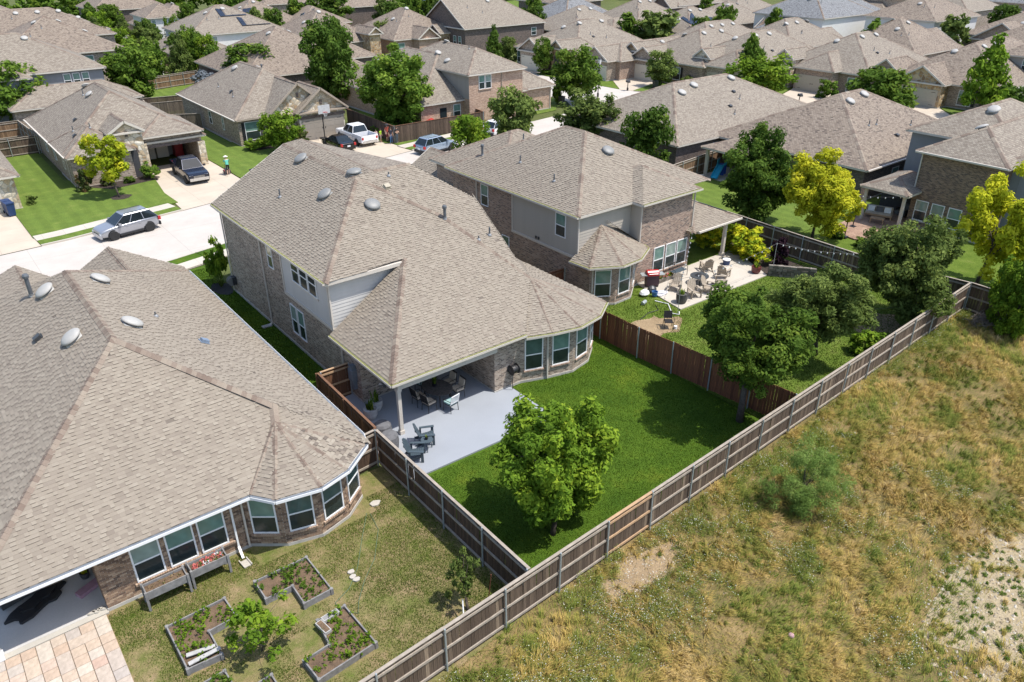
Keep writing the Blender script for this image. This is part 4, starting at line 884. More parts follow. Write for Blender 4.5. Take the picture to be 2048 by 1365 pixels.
# the row along the second street, garages to the left
def street_house(label, v0, v1, u0, depth, gv, gmat, gdoor, entry=None, emat=m_stone_gold, wall=m_brick_h2, roof=m_shingle, gz=.62, hipg=False, two=None, seed=0, gw=6.4):
    h = House('house', label, (u0 + 8, (v0 + v1) / 2), wall, roof, group='houses along the second street')
    h.block(u0 + 1.5, u0 + depth, v0, v1, 2.9, .56)
    h.block(u0 - .4, u0 + 9, gv - gw / 2, gv + gw / 2, 2.95 if not hipg else 3.1, gz, .4, '' if hipg else 'W', mat=gmat, gmat=gmat)
    h.garage(u0 + .0 - .01, gv, 4.88, 2.15, 'W', gdoor)
    if entry: h.block(u0 + .2, u0 + 7, entry - 1.6, entry + 1.6, 3.9, .75, .3, 'W', mat=emat); h.arch(u0 + .485, entry, 1.1, 2.7, 'W'); h.put('gable_niche', nv.mesh('gable_niche', m_brick_dark), (u0 + .49, entry, 3.5), (0, 0, FACE['W']))
    lo = min(gv - gw / 2, (entry or gv) - 1.6); hi = max(gv + gw / 2, (entry or gv) + 1.6)
    for v in (lo - 1.8, hi + 1.8):
        if v0 + .8 < v < v1 - .8: h.window(u0 + 1.895, v, .5, 1.7, 1.8, 'W', sill=m_trim); h.shutter(u0 + 1.89, v - 1.1, .5, .35, 1.8, 'W')
    if two: h.block(*two, 5.7, .5, mat=m_siding_taupe); h.window(two[0] + .39, (two[2] + two[3]) / 2, 3.9, .9, 1.4, 'W')
    ridge_v = (v0 + v1) / 2; rr = random.Random(seed)
    h.vents([(u0 + 9.0 + rr.uniform(-1, 1), ridge_v - .9), (u0 + 12.5 + rr.uniform(-1, 1), ridge_v - .9), (u0 + 7.0, ridge_v + 1.5)], 'lt', .9); h.pipes([(u0 + 6 + rr.uniform(0, 3), ridge_v - 3.5), (u0 + 11, ridge_v - 4.5)]); h.boxv([(u0 + 8.5, ridge_v - 4)], ME_BOXVD)
    return h.finish()
street_house('brown-gabled house with white garage door left of the round street tree', 91.2, 106.5, 83.2, 20, 100.2, m_brick, m_garage_w, 94.5, m_stone_gold, seed=1)
street_house('house behind the round street tree with a dormer and brown brick gable', 83.9, 90.9, 85.4, 22, 87.6, m_brick, m_garage_w, None, seed=2, gw=5.8)
street_house('house with golden stone entry and tan brick gable over a cream garage door', 72.6, 86.6, 90.6, 19, 82.6, m_brick, m_garage_w, 85.6, m_stone_gold, seed=3, gw=5.9)
street_house('house with white-flecked brown hip-front garage behind the long low roof', 65.0, 79.5, 93.2, 21, 70.2, m_brick, m_garage, 74.2, m_stone, hipg=True, seed=4)
street_house('house with narrow stone entry gable and tan garage door facing left', 53.6, 68.6, 101.8, 20, 61.2, m_brick_h2, m_garage, 66.4, m_stone, hipg=True, seed=5)
street_house('large house with golden stone garage gable behind the pyramidal tree', 38.2, 53.2, 104.2, 27, 47.4, m_stone_gold, m_garage, 52.6, m_brick_h2, wall=m_brick, roof=m_shingle_brown, seed=6, two=(116, 126, 36.5, 44))
# rows further back
def back_house(label, u0, u1, v0, v1, ez=2.9, p=.55, wall=m_brick, roof=m_shingle, parts=(), wins=(), gab='', group='houses far behind', n=3, side='S', pmat=None):
    h = House('house', label, ((u0 + u1) / 2, (v0 + v1) / 2), wall, roof, group=group)
    h.block(u0, u1, v0, v1, ez, p, gab=gab)
    for q in parts: h.block(*q[:6], gab=q[6] if len(q) > 6 else '', mat=q[7] if len(q) > 7 else None)
    for x, y, z, ww, hh, f in wins: h.window(x, y, z, ww, hh, f)
    roof_bits(h, u0, u1, v0, v1, n, side); return h
G2 = 'large houses behind the open-garage house'
back_house('two-storey house with dark grey siding and triple window behind the open-garage house', 2, 21.7, 106.2, 121, 5.8, .5, m_siding_gray, m_shingle, [(10, 24, 101.0, 108, 2.9, .5, '', m_brick), (-6, 13.5, 104.5, 118, 5.6, .5)], [(17.3, 106.59, 3.9, .8, 1.5, 'S'), (18.3, 106.59, 3.9, .8, 1.5, 'S'), (19.3, 106.59, 3.9, .8, 1.5, 'S')], group=G2).finish()
back_house('two-storey brick house with brown hip roof above the big round tree', 12, 28.2, 121.3, 138, 5.8, .5, m_brick, m_shingle_brown, [(-6, 14, 124, 140, 5.6, .5)], [(23, 121.69, 3.9, 1.2, 1.4, 'S')], group=G2, n=4).finish()
back_house('third big roof in the row at the top left corner', 10, 32, 143, 158, 5.6, .5, m_brick, m_shingle_brown, [(-4, 18, 141, 156, 5.4, .5)], group=G2, n=4).finish()
back_house('low grey roof behind the top left row', 20, 38, 164, 178, 3.0, .5, m_brick_dark, m_shingle_grey, [(32, 38.5, 161, 168, 2.9, .5)], group=G2).finish()
back_house('big roof at the very top left of the neighbourhood', 4, 26, 184, 200, 5.4, .5, m_brick, m_shingle, group=G2).finish()
back_house('white-sided two-storey house with a large hip roof behind the conifers', 44, 58, 168, 186, 3.0, .55, m_brick_orange, m_shingle_brown, [(43, 51, 167, 178, 5.3, .5, '', m_siding_white), (52, 63, 160, 176, 2.9, .5)], [(44.5, 167.39, 3.6, .7, 1.3, 'S'), (46.6, 167.39, 3.6, .8, 1.3, 'S'), (47.5, 167.39, 3.6, .8, 1.3, 'S')], group=G2).finish()
hs = back_house('two-storey house with white upper wall and a row of solar panels', 41.5, 58, 137.0, 152, 5.0, .5, m_siding_white, m_shingle, [(37, 47, 133, 146, 2.9, .55, '', m_brick_orange)], [(43.6, 137.39, 3.2, .85, 1.4, 'S'), (44.6, 137.39, 3.2, .85, 1.4, 'S'), (45.6, 137.39, 3.2, .85, 1.4, 'S')], group=G2)
def on(h, x, y): return (x, y, h.find(x, y)[0])
hs.solar([[on(hs, 48.5, 141.2), on(hs, 53.0, 141.2), on(hs, 53.0, 143.4), on(hs, 48.5, 143.4)], [on(hs, 51.0, 138.4), on(hs, 56.0, 138.4), on(hs, 56.0, 140.8), on(hs, 51.0, 140.8)]]); hs.finish()
back_house('wide plain roof between the big trees and the solar-panel house', 37.5, 56, 104.5, 124, 2.9, .55, m_brick_dark, m_shingle_brown, [(52, 62, 112, 124, 2.9, .55)], n=4).finish()
h = back_house('small house with two blocks of blue solar panels near the top edge', 58, 74, 164, 180, 3.0, .55, m_brick_orange, m_shingle_brown, [(70, 82, 158, 172, 2.9, .5)]); h.solar([[on(h, 61, 165.5), on(h, 63.5, 165.5), on(h, 64.8, 169), on(h, 62.8, 169)], [on(h, 71.5, 161), on(h, 74, 159.5), on(h, 76, 163), on(h, 73, 163.6)]]); h.finish()
back_house('house with golden stone entry tower and pale gable beyond the twin trees', 56.5, 72, 129, 146, 2.9, .6, m_brick, m_shingle_brown, [(58.5, 64, 126.5, 136, 3.0, .85, 'S', m_brick), (68.3, 71.2, 126.2, 134, 4.2, .75, 'S', m_stone_gold)], [(65.8, 129.39, .6, 1.6, 1.7, 'S')]).finish()
back_house('house with an orange brick gable left of the swimming pool', 73, 88, 126, 143, 2.9, .58, m_brick_orange, m_shingle_brown, [(76.8, 81.6, 123.8, 132, 3.0, .75, 'S', m_brick_orange)], [(74.6, 126.39, .6, 1.8, 1.7, 'S')]).finish()
h = back_house('brown-brick side-gabled house with white windows beyond the corner house', 84.5, 104, 120.5, 135, 4.4, .62, m_brick_dark, m_shingle, [(82.5, 88, 125.5, 130, 3.4, .6, 'W', m_stone_gold)], [(84.89, 122.6, 1.2, .9, 1.8, 'W'), (84.89, 124.2, 1.2, .9, 1.8, 'W'), (101, 120.89, 2.2, 1.2, 1.4, 'S')], gab='W', n=1); h.finish()
back_house('low house at the top centre with plain hip roof', 104, 120, 112.5, 127, 2.9, .55, m_brick_dark, m_shingle, [(112, 121, 110.5, 118, 2.9, .5)], n=2).finish()
back_house('grey-roofed house peeking over the top centre roofs', 116, 131, 128.5, 142, 3.4, .6, m_brick_dark, m_shingle_grey, n=2).finish()
back_house('pointed hip-roofed house beside the grey roof at top centre', 122, 137, 113.5, 127.0, 3.4, .6, m_brick_dark, m_shingle, n=2).finish()
back_house('dark red-brick two-storey house with white windows at the top', 139, 155, 118, 132, 5.5, .5, m_brick_dark, m_shingle, [(136.5, 144, 118, 124, 5.2, .8, 'W', m_brick_dark)], [(139.2, 126.5, 3.4, 1.2, 1.6, 'W'), (139.2, 129.5, 3.4, 1.2, 1.6, 'W')], n=2).finish()
h = back_house('roof with scattered dark solar panels right of the hedge-like trees', 119.5, 135, 98, 112, 3.0, .55, m_brick, m_shingle, n=4); h.solar([[on(h, 122.0, 100.5), on(h, 124.2, 99.4), on(h, 125.6, 103.2), on(h, 123.2, 103.8)], [on(h, 126, 99.2), on(h, 129.5, 99.2), on(h, 129.5, 101.6), on(h, 126, 101.6)], [on(h, 120.4, 103), on(h, 122, 103), on(h, 122, 106), on(h, 120.4, 106)]]); h.finish()
RB = [('plain hip roof directly behind the tan-gabled house', 112, 128, 88.0, 97.4), ('hip roof behind the flecked-brick house', 116.5, 133, 74.5, 87.4), ('wide brown roof behind the narrow stone entry house', 125, 141, 58.5, 73.5), ('brown roof at the right edge behind the large stone-gabled house', 134, 150, 42, 57.5)]
for i, (lb, a, b, c, d) in enumerate(RB): back_house(lb, a, b, c, d, 3.0, .58, m_brick, m_shingle if i < 2 else m_shingle_brown, [(a + 9, b + 4, c + 3, d - 4, 2.9, .55, 'E', m_brick)], n=3).finish()
RC = [('far roof with pale vents behind the solar-panel roof', 137, 151, 102, 116), ('big light grey roof with many vents and white siding', 141, 160, 84.5, 100.5), ('tall brown roof with white upper wall near the top right', 152, 170, 69, 83.0), ('brown gabled house beside the tall brown roof', 157, 174, 52, 66.5), ('grey-brown roof at the far right edge', 164, 182, 36, 50)]
for i, (lb, a, b, c, d) in enumerate(RC): back_house(lb, a, b, c, d, 5.3 if i in (1, 2) else 3.2, .52, m_siding_white if i in (1, 2) else m_brick, (m_shingle, m_shingle_grey, m_shingle_brown, m_shingle_brown, m_shingle)[i], [(a - 3, a + 7, c + 2, d - 3, 2.9, .6, 'W', m_brick_h2)], n=4).finish()
RD = [('roof in the last row left of the top right corner', 166, 182, 92, 106), ('roof in the last row near the white cars', 176, 192, 74, 88), ('roof in the last row behind the brown gables', 184, 200, 55, 70), ('roof at the top right corner', 206, 224, 72, 88), ('last roof at the top edge right of centre', 158, 174, 116, 130), ('farthest roof at the top edge', 196, 212, 98, 114)]
for i, (lb, a, b, c, d) in enumerate(RD): back_house(lb, a, b, c, d, 5.2 if i % 2 else 3.0, .55, m_brick, (m_shingle_grey, m_shingle, m_shingle_brown)[i % 3], [(a - 2, a + 6, c + 3, d - 2, 2.9, .6, 'W', m_brick_orange)], n=3).finish()
RE = [('far brick house at the top edge left of the park', 84, 100, 168, 182), ('far house with brown roof behind the solar roof at top', 74, 90, 186, 200), ('small far roof left of the tall conifer', 40, 56, 196, 212), ('far house at the top edge right of the park', 128, 144, 146, 160)]
for i, (lb, a, b, c, d) in enumerate(RE): back_house(lb, a, b, c, d, 4.8, .55, m_brick_dark if i != 1 else m_brick, m_shingle_brown, n=2).finish()
# neighbour across the street at the left edge: only its stone corner shows
hl = House('house', 'stone-cornered house at the left edge beside the blue bin', (0, 80), m_stone); hl.block(-8, 6.5, 72.6, 92, 2.9, .55, oh=.45); hl.garage(2.4, 73.045, 4.88, 2.2, m=m_garage_w); hl.finish()
# ------------------------------------------------------------------ fences
def picket_meshes(m, h, n=5):
    r = []
    for i in range(n):
        mb = MB(); w = .141 - .003 * (i % 3); hh = h - .004 * i; mb.box(-w / 2, w / 2, -.009, .009, .03 + .006 * (i % 2), hh, skip='b'); r.append(mb.mesh('picket', m))
    return r
PK = {}
def fence(label, pts, h=1.83, side=1, pm=m_wood_gray, rm=m_rail_gray, singles=True, panel=None, postm=None, cap=True, group='wooden fences', newbay=None, bay=2.42, postside=None, rails=(.2, .95, 1.66), dense=True):
    """side=+1: rails on the left of the travel direction, -1: on the right"""
    root = thing('fence', label, 'fence', (pts[0][0], pts[0][1], 0), 0, group); o = Vector((-pts[0][0], -pts[0][1], 0)); postm = postm or m_galv; postside = postside or side
    if singles and (pm.name, h) not in PK: PK[pm.name, h] = picket_meshes(pm, h)
    pan = MB(); rr = random.Random(len(label)); cnt = 0
    for a, b in zip(pts, pts[1:]):
        a, b = Vector((*a, 0)), Vector((*b, 0)); d = b - a; L = d.length; d.normalize(); n = Vector((-d.y, d.x, 0)) * side; ang = math.atan2(d.y, d.x); nb = max(1, round(L / bay)); bl = L / nb
        for k in range(nb):
            isnew = newbay is not None and k == newbay; s0 = a + d * (k * bl) + n * .032; s1 = a + d * ((k + 1) * bl) + n * .032
            m_r = m_rail_new if isnew else rm
            for z in rails:
                mb = MB(); mb.box(0, bl, -.022, .022, -.045, .045); link('rail', mb.mesh('rail', m_r), root, s0 + o + Vector((0, 0, z * h / 1.83 + rr.gauss(0, .006))), (0, 0, ang))
            if cap: mb = MB(); mb.box(-.005, bl, -.055, .055, 0, .03); link('cap_rail', mb.mesh('cap_rail', m_r), root, a + d * (k * bl) + n * .01 + o + Vector((0, 0, h)), (0, rr.gauss(0, .003), ang))
        for k in range(nb + 1):
            p = a + d * (k * bl) + n * (postside * side) * .085; mb = MB()
            if postm is m_galv: mb.lathe([(.034, 0), (.034, h + .03), (.026, h + .055), (0, h + .06)], 8)
            else: mb.box(-.045, .045, -.045, .045, 0, h + .01)
            link('post', mb.mesh('post', postm), root, p + o, (rr.gauss(0, .008), rr.gauss(0, .008), ang))
        x = .07
        while x < L:
            if singles:
                cnt += 1
                link('picket', PK[pm.name, h][rr.randrange(5)], root, a + d * x + o, (rr.gauss(0, .006), rr.gauss(0, .004), ang))
            else: pan.beam(a + d * x + o + Vector((0, 0, .03)), a + d * x + o + Vector((0, 0, h - rr.uniform(0, .012))), .14, .018, 0, rr.random(), up=n)
            x += .1472
    if not singles: tag(pan.build('fence_boards', panel or m_panel_dark, root), kind='stuff')
    return root
fence('long weathered grey-brown fence between the lawns and the dry field', [(3.55, FV(3.55)), (47.2, FV(47.2))], side=-1, newbay=5)
fence('dark brown fence between the garden-bed yard and the lush lawn', [(12.0, FV(12) + .1), (12.0, 24.45)], side=1, pm=m_wood_dark, rm=m_rail_gray)
fence('red-brown fence strip beside the blue-grey patio', [(12.05, 24.6), (12.15, 30.3)], side=1, pm=m_wood_brown, rm=m_rail_brown, postm=m_rail_brown)
fence('short brown gate fence against the middle house wall', [(12.25, 30.3), (13.72, 30.28)], side=-1, pm=m_wood_brown, rm=m_rail_new)
fence('short dark fence piece at the bay of the near left house', [(10.42, 24.35), (11.9, 24.5)], side=-1, pm=m_wood_dark, rm=m_rail_gray)
fence('smooth red-brown stained fence on the right of the lush lawn', [(27.45, 32.4), (27.6, 24.0), (28.35, FV(28.3) + .1)], side=1, postside=-1, pm=m_wood_red, rm=m_rail_brown, cap=False)
fence('small red-brown fence between the two two-storey houses', [(26.4, 32.6), (29.8, 32.5)], side=-1, pm=m_wood_red, rm=m_rail_brown)
fence('grey-brown fence behind the stone patio and yellow shrubs', [(46.7, 43.0), (46.2, 21.6), (47.2, FV(47.2))], side=-1, pm=m_wood_gray, rm=m_rail_gray)
fence('grey-brown fence running off the right edge from the far corner', [(47.25, FV(47.2)), (47.1, 4.0)], side=-1, pm=m_wood_gray, rm=m_rail_gray)
fence('tan fence between the two low roofs behind the dark tree', [(46.9, 43.0), (62.0, 45.1)], side=-1, panel=m_panel_tan, singles=False, rm=m_rail_gray)
fence('dark brown fence wrapping the corner yard beside the people', [(41.7, 84), (41.35, 72.6), (53.2, 72.5)], side=1, panel=m_panel_dark, singles=False, rm=m_rail_brown)
fence('small fence at the corner house wall', [(53.2, 72.5), (53.5, 75.4)], side=1, panel=m_panel_dark, singles=False, rm=m_rail_brown)
fence('orange-brown fence beside the road behind the brick neighbour', [(41.5, 57.2), (55.3, 61.2)], side=-1, panel=m_panel_tan, singles=False, rm=m_rail_brown, postm=m_rail_brown)
fence('brown fence left of the open-garage house', [(-4, 92.1), (10.6, 92.2)], side=-1, panel=m_panel_dark, singles=False)
fence('fence behind the left edge house below the round tree', [(-4, 100.5), (10.5, 101.2), (10.9, 92.3)], side=-1, panel=m_panel_tan, singles=False)
fence('grey fence between the open-garage house and the stone-gabled house', [(22.9, 94.5), (27.4, 92.0)], side=1, panel=m_panel_gray, singles=False, cap=True)
fence('brown side fence running back from the open-garage house', [(23.3, 95), (24.6, 104.5)], side=1, panel=m_panel_dark, singles=False)
fence('brown fence at the near side of the bright back yard', [(24.6, 105.4), (38, 103.0)], side=1, panel=m_panel_dark, singles=False)
fence('lower grey fence in front of the bright back yard', [(24.3, 101.8), (36, 99.5)], side=1, panel=m_panel_gray, singles=False)
fence('orange-brown fence at the far side of the bright back yard', [(28.6, 120.5), (37.0, 122.5), (37.2, 106)], side=-1, panel=m_panel_tan, singles=False)
fence('brown fence under the row of conifers', [(30.0, 134.5), (40.5, 134.0)], side=-1, panel=m_panel_dark, singles=False)
fence('tan fence far behind the conifers', [(36, 156), (56, 152.5)], side=-1, panel=m_panel_tan, singles=False)
fence('brown fence in front of the pale far roof at top', [(38, 205), (56, 192)], side=-1, panel=m_panel_dark, singles=False)
fence('brown fence behind the golden entry house', [(60, 150), (92, 148)], side=-1, panel=m_panel_dark, singles=False)
fence('tan fence by the garage of the tan-gabled house', [(91.0, 77.6), (91.0, 79.6)], side=1, panel=m_panel_tan, singles=False)
fence('brown fence along the top edge behind the solar roof', [(140, 112), (160, 108)], side=-1, panel=m_panel_dark, singles=False)
# ------------------------------------------------------------------ trees and shrubs
def leaf_mat(name, stops, trans=0.38, rough=0.7):
    t = NT(name); col = t.ramp(t.attr(), stops)
    oi = t.add('ShaderNodeObjectInfo').outputs['Random']
    hs_ = t.add('ShaderNodeHueSaturation'); t.l.new(col, hs_.inputs['Color'])
    v = t.math('ADD', t.math('MULTIPLY', oi, 0.28), 0.86); t.l.new(v, hs_.inputs['Value']); hs_.inputs['Saturation'].default_value = 1.0
    t.done(hs_.outputs[0], rough, spec=0.08)
    tr = t.add('ShaderNodeBsdfTranslucent'); t.l.new(hs_.outputs[0], tr.inputs[0])
    mx = t.add('ShaderNodeMixShader'); mx.inputs[0].default_value = trans
    t.l.new(t.bsdf.outputs[0], mx.inputs[1]); t.l.new(tr.outputs[0], mx.inputs[2])
    t.l.new(mx.outputs[0], t.n['Material Output'].inputs[0]); return t.mat
L_DARK = leaf_mat('dark_oak_leaf', [(0, (0.041, 0.082, 0.013)), (0.5, (0.083, 0.148, 0.022)), (0.85, (0.142, 0.211, 0.033)), (1, (0.283, 0.331, 0.066))])
L_MID = leaf_mat('mid_green_leaf', [(0, (0.053, 0.103, 0.014)), (0.5, (0.106, 0.182, 0.024)), (0.85, (0.183, 0.262, 0.035)), (1, (0.354, 0.410, 0.066))])
L_BRIGHT = leaf_mat('bright_green_leaf', [(0, (0.071, 0.137, 0.013)), (0.5, (0.147, 0.245, 0.022)), (0.85, (0.248, 0.342, 0.029)), (1, (0.448, 0.479, 0.055))])
L_OLIVE = leaf_mat('olive_green_leaf', [(0, (0.071, 0.108, 0.024)), (0.5, (0.136, 0.188, 0.044)), (0.85, (0.212, 0.268, 0.066)), (1, (0.354, 0.388, 0.121))])
L_YELLOW = leaf_mat('yellow_chlorotic_leaf', [(0, (0.224, 0.267, 0.013)), (0.4, (0.448, 0.464, 0.024)), (0.8, (0.650, 0.615, 0.039)), (1, (0.739, 0.696, 0.110))])
L_YG = leaf_mat('yellow_green_leaf', [(0, (0.150, 0.228, 0.016)), (0.5, (0.333, 0.396, 0.022)), (0.85, (0.562, 0.527, 0.035)), (1, (0.737, 0.632, 0.062))])
L_GOLDSHRUB = leaf_mat('golden_shrub_leaf', [(0, (0.105, 0.187, 0.013)), (0.45, (0.254, 0.328, 0.018)), (0.75, (0.598, 0.562, 0.026)), (1, (0.777, 0.655, 0.039))])
L_PURPLE = leaf_mat('dark_purple_leaf', [(0, (0.013, 0.007, 0.011)), (0.6, (0.033, 0.015, 0.024)), (1, (0.066, 0.039, 0.050))])
L_FEATHER = leaf_mat('feathery_pale_green_leaf', [(0, (0.097, 0.170, 0.032)), (0.5, (0.190, 0.290, 0.064)), (1, (0.346, 0.430, 0.123))])
L_SILVER = leaf_mat('silver_blue_leaf', [(0, (0.132, 0.154, 0.165)), (1, (0.308, 0.341, 0.374))])
L_RED = leaf_mat('red_green_shrub_leaf', [(0, (0.048, 0.080, 0.024)), (0.6, (0.088, 0.120, 0.035)), (1, (0.352, 0.096, 0.080))])
m_bark = two('grey_brown_bark', (0.055, 0.042, 0.033), (0.12, 0.095, 0.075), 7, fine=30, bump=0.6)
def crown(seed, nl, leaf, shape='round', ncl=60, aspect=.55, spread=.5, lump=.16, cs=1.0, lobes=0):
    r = np.random.default_rng(seed)
    d = r.normal(size=(ncl, 3)); d /= np.linalg.norm(d, axis=1)[:, None]
    rad = r.random(ncl) ** .42
    k = r.normal(size=(6, 3)) * 2.2; ph = r.random(6) * 6.28
    lob = 1 + lump * np.sin(d @ k.T + ph).mean(1) * 2.2
    c = d * (rad * lob * .87)[:, None]
    if lobes:
        ld = r.normal(size=(lobes, 3)); ld /= np.linalg.norm(ld, axis=1)[:, None]; ld[:, 2] *= .9
        lc = ld * r.uniform(.34, .66, lobes)[:, None]; lr = r.uniform(.30, .46, lobes); li = r.integers(0, lobes, ncl)
        c = lc[li] + d * (lr[li] * r.random(ncl) ** .35)[:, None]
        c[c[:, 2] < -.72, 2] *= .7
    if shape == 'cone':
        z = c[:, 2]; f = np.clip(.98 - (z + .75) * .52, .10, 1.05); c[:, :2] *= f[:, None] * 1.15
    elif shape == 'vase':
        z = c[:, 2]; f = np.clip(.72 + (z + .8) * .30, .4, 1.1); c[:, :2] *= f[:, None]
    elif shape == 'column': c[:, :2] *= .9
    cr = cs * r.uniform(.15, .29, ncl) * (1.0 if shape != 'cone' else .8)
    w = cr ** 2; idx = r.choice(ncl, nl, p=w / w.sum())
    off = r.normal(size=(nl, 3)); off /= np.linalg.norm(off, axis=1)[:, None]; off *= (r.random(nl) ** .45)[:, None] * cr[idx][:, None]; off[:, 2] *= .72
    p = c[idx] + off
    nrm = off / (np.linalg.norm(off, axis=1)[:, None] + 1e-6) * .9 + r.normal(size=(nl, 3)) * .55 + np.array([0, 0, .55])
    nrm /= np.linalg.norm(nrm, axis=1)[:, None]
    t = np.cross(nrm, r.normal(size=(nl, 3))); t /= np.linalg.norm(t, axis=1)[:, None]; b = np.cross(nrm, t)
    L = leaf * r.uniform(.65, 1.25, nl)[:, None]; t *= L; b *= L * aspect; fold = nrm * L * .18
    ex, ez = np.percentile(np.hypot(p[:, 0], p[:, 1]), 97), np.percentile(np.abs(p[:, 2]), 98)
    kx, kz = .97 / ex, .96 / ez; p[:, :2] *= kx; p[:, 2] *= kz; c = c * np.array([kx, kx, kz])
    V = np.stack([p - t, p - b * .9 + fold, p + t, p + b * .9 + fold], 1)
    ct = r.random(ncl); tint = np.clip(.5 * ct[idx] + .5 * r.beta(2, 2.4, nl), 0, 1)
    return V, tint, c, cr
def crown_mesh(name, mat, *a, **k):
    V, t, c, cr = crown(*a, **k); return fast_mesh(name, V, 4, mat, t), c
TPL = {}
for nm, args, kw in (('round1', (1, 5600, .085), {'ncl': 95}), ('round2', (2, 5600, .085), {'lump': .22, 'ncl': 90}), ('round3', (3, 5000, .09), {'ncl': 75}), ('cone1', (4, 5000, .08), {'shape': 'cone', 'ncl': 85}), ('cone2', (5, 4600, .085), {'shape': 'cone', 'ncl': 75}),
                     ('vase1', (6, 5000, .085), {'shape': 'vase', 'ncl': 80}), ('shrub1', (7, 2200, .12), {'ncl': 60, 'lump': .1}), ('shrub2', (8, 2000, .13), {'ncl': 46, 'lump': .18}), ('far1', (9, 1500, .17), {'ncl': 55}), ('far2', (10, 1500, .16), {'ncl': 50, 'shape': 'cone'})):
    TPL[nm] = crown_mesh('crown_' + nm, L_MID, *args, **kw)
def trunk_mb(h, cr_z, rx, rz, cl, r0, seed, nl=7, base=(0, 0)):
    rr = random.Random(seed); mb = MB(); top = cr_z + rz * .25; lean = Vector((rr.uniform(-.12, .12), rr.uniform(-.12, .12), 0))
    pts = [Vector((base[0], base[1], -.05)), Vector((base[0] * .7, base[1] * .7, h * .4)) + lean * .5, Vector((base[0] * .2, base[1] * .2, h)) + lean, Vector((lean.x, lean.y, top))]
    mb.tube(pts, [r0 * 1.35, r0, r0 * .8, r0 * .25], 8)
    ids = list(range(len(cl))); rr.shuffle(ids)
    for i in ids[:nl]:
        e = Vector((cl[i][0] * rx, cl[i][1] * rx, cr_z + cl[i][2] * rz)); s = pts[2].lerp(pts[3], rr.uniform(0, .6)); m = s.lerp(e, .5) + Vector((0, 0, .12 * rx)); mb.tube([s, m, e], [r0 * .5, r0 * .32, r0 * .1], 5, caps=False)
    return mb
def tree(label, u, v, cz, rx, rz, tpl, mat, name='tree', cat='tree', group=None, base=None, r0=None, uniq=None, ry=None, trunk=True, tz=0.0, seed=None, nlimb=7):
    """crown centred over (u, v) at height cz; trunk foot at base"""
    seed = seed or int(u * 31 + v * 17) ; root = thing(name, label, cat, (u, v, tz), 0, group)
    if uniq: me, cl = crown_mesh('crown', mat, seed, *uniq[:2], **(uniq[2] if len(uniq) > 2 else {}))
    else: me, cl = TPL[tpl]
    rz_ = 0.0 if uniq else random.Random(seed).uniform(0, 6.28)
    q_ = 1.0 if uniq else 1.03
    o = link('crown', me, root, (0, 0, cz), (0, 0, rz_), (rx * q_, (ry or rx) * q_, rz * q_))
    o.material_slots[0].link = 'OBJECT'; o.material_slots[0].material = mat
    if trunk:
        b = ((base[0] - u, base[1] - v) if base else (0, 0)); cs, sn = math.cos(rz_), math.sin(rz_)
        cl2 = [(c[0] * cs - c[1] * sn, c[0] * sn + c[1] * cs, c[2]) for c in cl]
        trunk_mb(max(.3, cz - rz * .75), cz, rx, rz, cl2, r0 or max(.05, rx * .045), seed, nlimb, b).build('trunk', m_bark, root, smooth=True)
    return root
# close ones with their own crowns
tree('full mid-green tree standing on the lush lawn near the fence', 15.65, 17.1, 3.1, 2.5, 2.4, None, L_BRIGHT, base=(15.0, 16.5), uniq=(27300, 0.046, {'ncl': 180, 'cs': .62, 'lobes': 11, 'lump': .28, 'aspect': .5}), r0=.09, nlimb=10)
tree('large round tree with yellow tips in the corner of the lush lawn', 27.2, 17.15, 4.2, 2.75, 2.3, None, L_MID, base=(26.9, 16.8), uniq=(33150, 0.040, {'ncl': 210, 'cs': .62, 'lobes': 11, 'lump': .2}), r0=.14, nlimb=10)
tree('loose wispy green tree behind the large round tree', 34.7, 18.1, 3.3, 2.75, 2.05, None, L_OLIVE, base=(35.4, 18.2), uniq=(29250, 0.045, {'ncl': 160, 'cs': .62, 'lobes': 11, 'lump': .35, 'aspect': .38}), r0=.1)
tree('dense grey-green tree near the far fence corner', 42.6, 17.5, 4.0, 2.7, 2.75, None, L_OLIVE, base=(44.0, 17.2), uniq=(29250, 0.045, {'ncl': 200, 'cs': .62, 'lobes': 11, 'lump': .16}), r0=.13)
tree('dark green oak behind the far fence beside the yellow tree', 49.9, 33.0, 4.0, 3.0, 3.1, None, L_DARK, base=(50.6, 33.2), uniq=(23400, 0.049, {'ncl': 180, 'cs': .62, 'lobes': 11, 'lump': .2}), r0=.14)
tree('yellow tree right of the dark oak', 50.0, 27.8, 3.6, 2.95, 2.85, None, L_YELLOW, base=(50.6, 28.2), uniq=(21450, 0.049, {'ncl': 160, 'cs': .62, 'lobes': 11, 'lump': .24}), r0=.1)
tree('tall yellow tree at the right edge in front of the golden-brown house', 51.9, 16.8, 3.9, 2.75, 3.0, None, L_YELLOW, base=(52.0, 17.0), uniq=(18525, 0.051, {'ncl': 140, 'cs': .62, 'lobes': 11, 'lump': .28}), r0=.1)
tree('bright green leafy shrub-tree at the right edge outside the fence', 45.9, 12.6, 2.1, 1.5, 2.4, None, L_BRIGHT, uniq=(13650, 0.053, {'ncl': 120, 'cs': .62, 'lobes': 11, 'lump': .25}), r0=.07)
tree('spreading bright green bush by the right edge below the fence', 47.9, 12.9, 2.0, 1.7, 2.3, 'round2', L_BRIGHT, r0=.06)
tree('feathery pale green bush in the dry field by the fence', 23.9, 11.5, 1.25, 1.75, 1.45, None, L_FEATHER, name='bush', cat='bush', uniq=(23400, 0.039, {'ncl': 140, 'cs': .62, 'lobes': 11, 'lump': .4, 'aspect': .16}), r0=.035, nlimb=16)
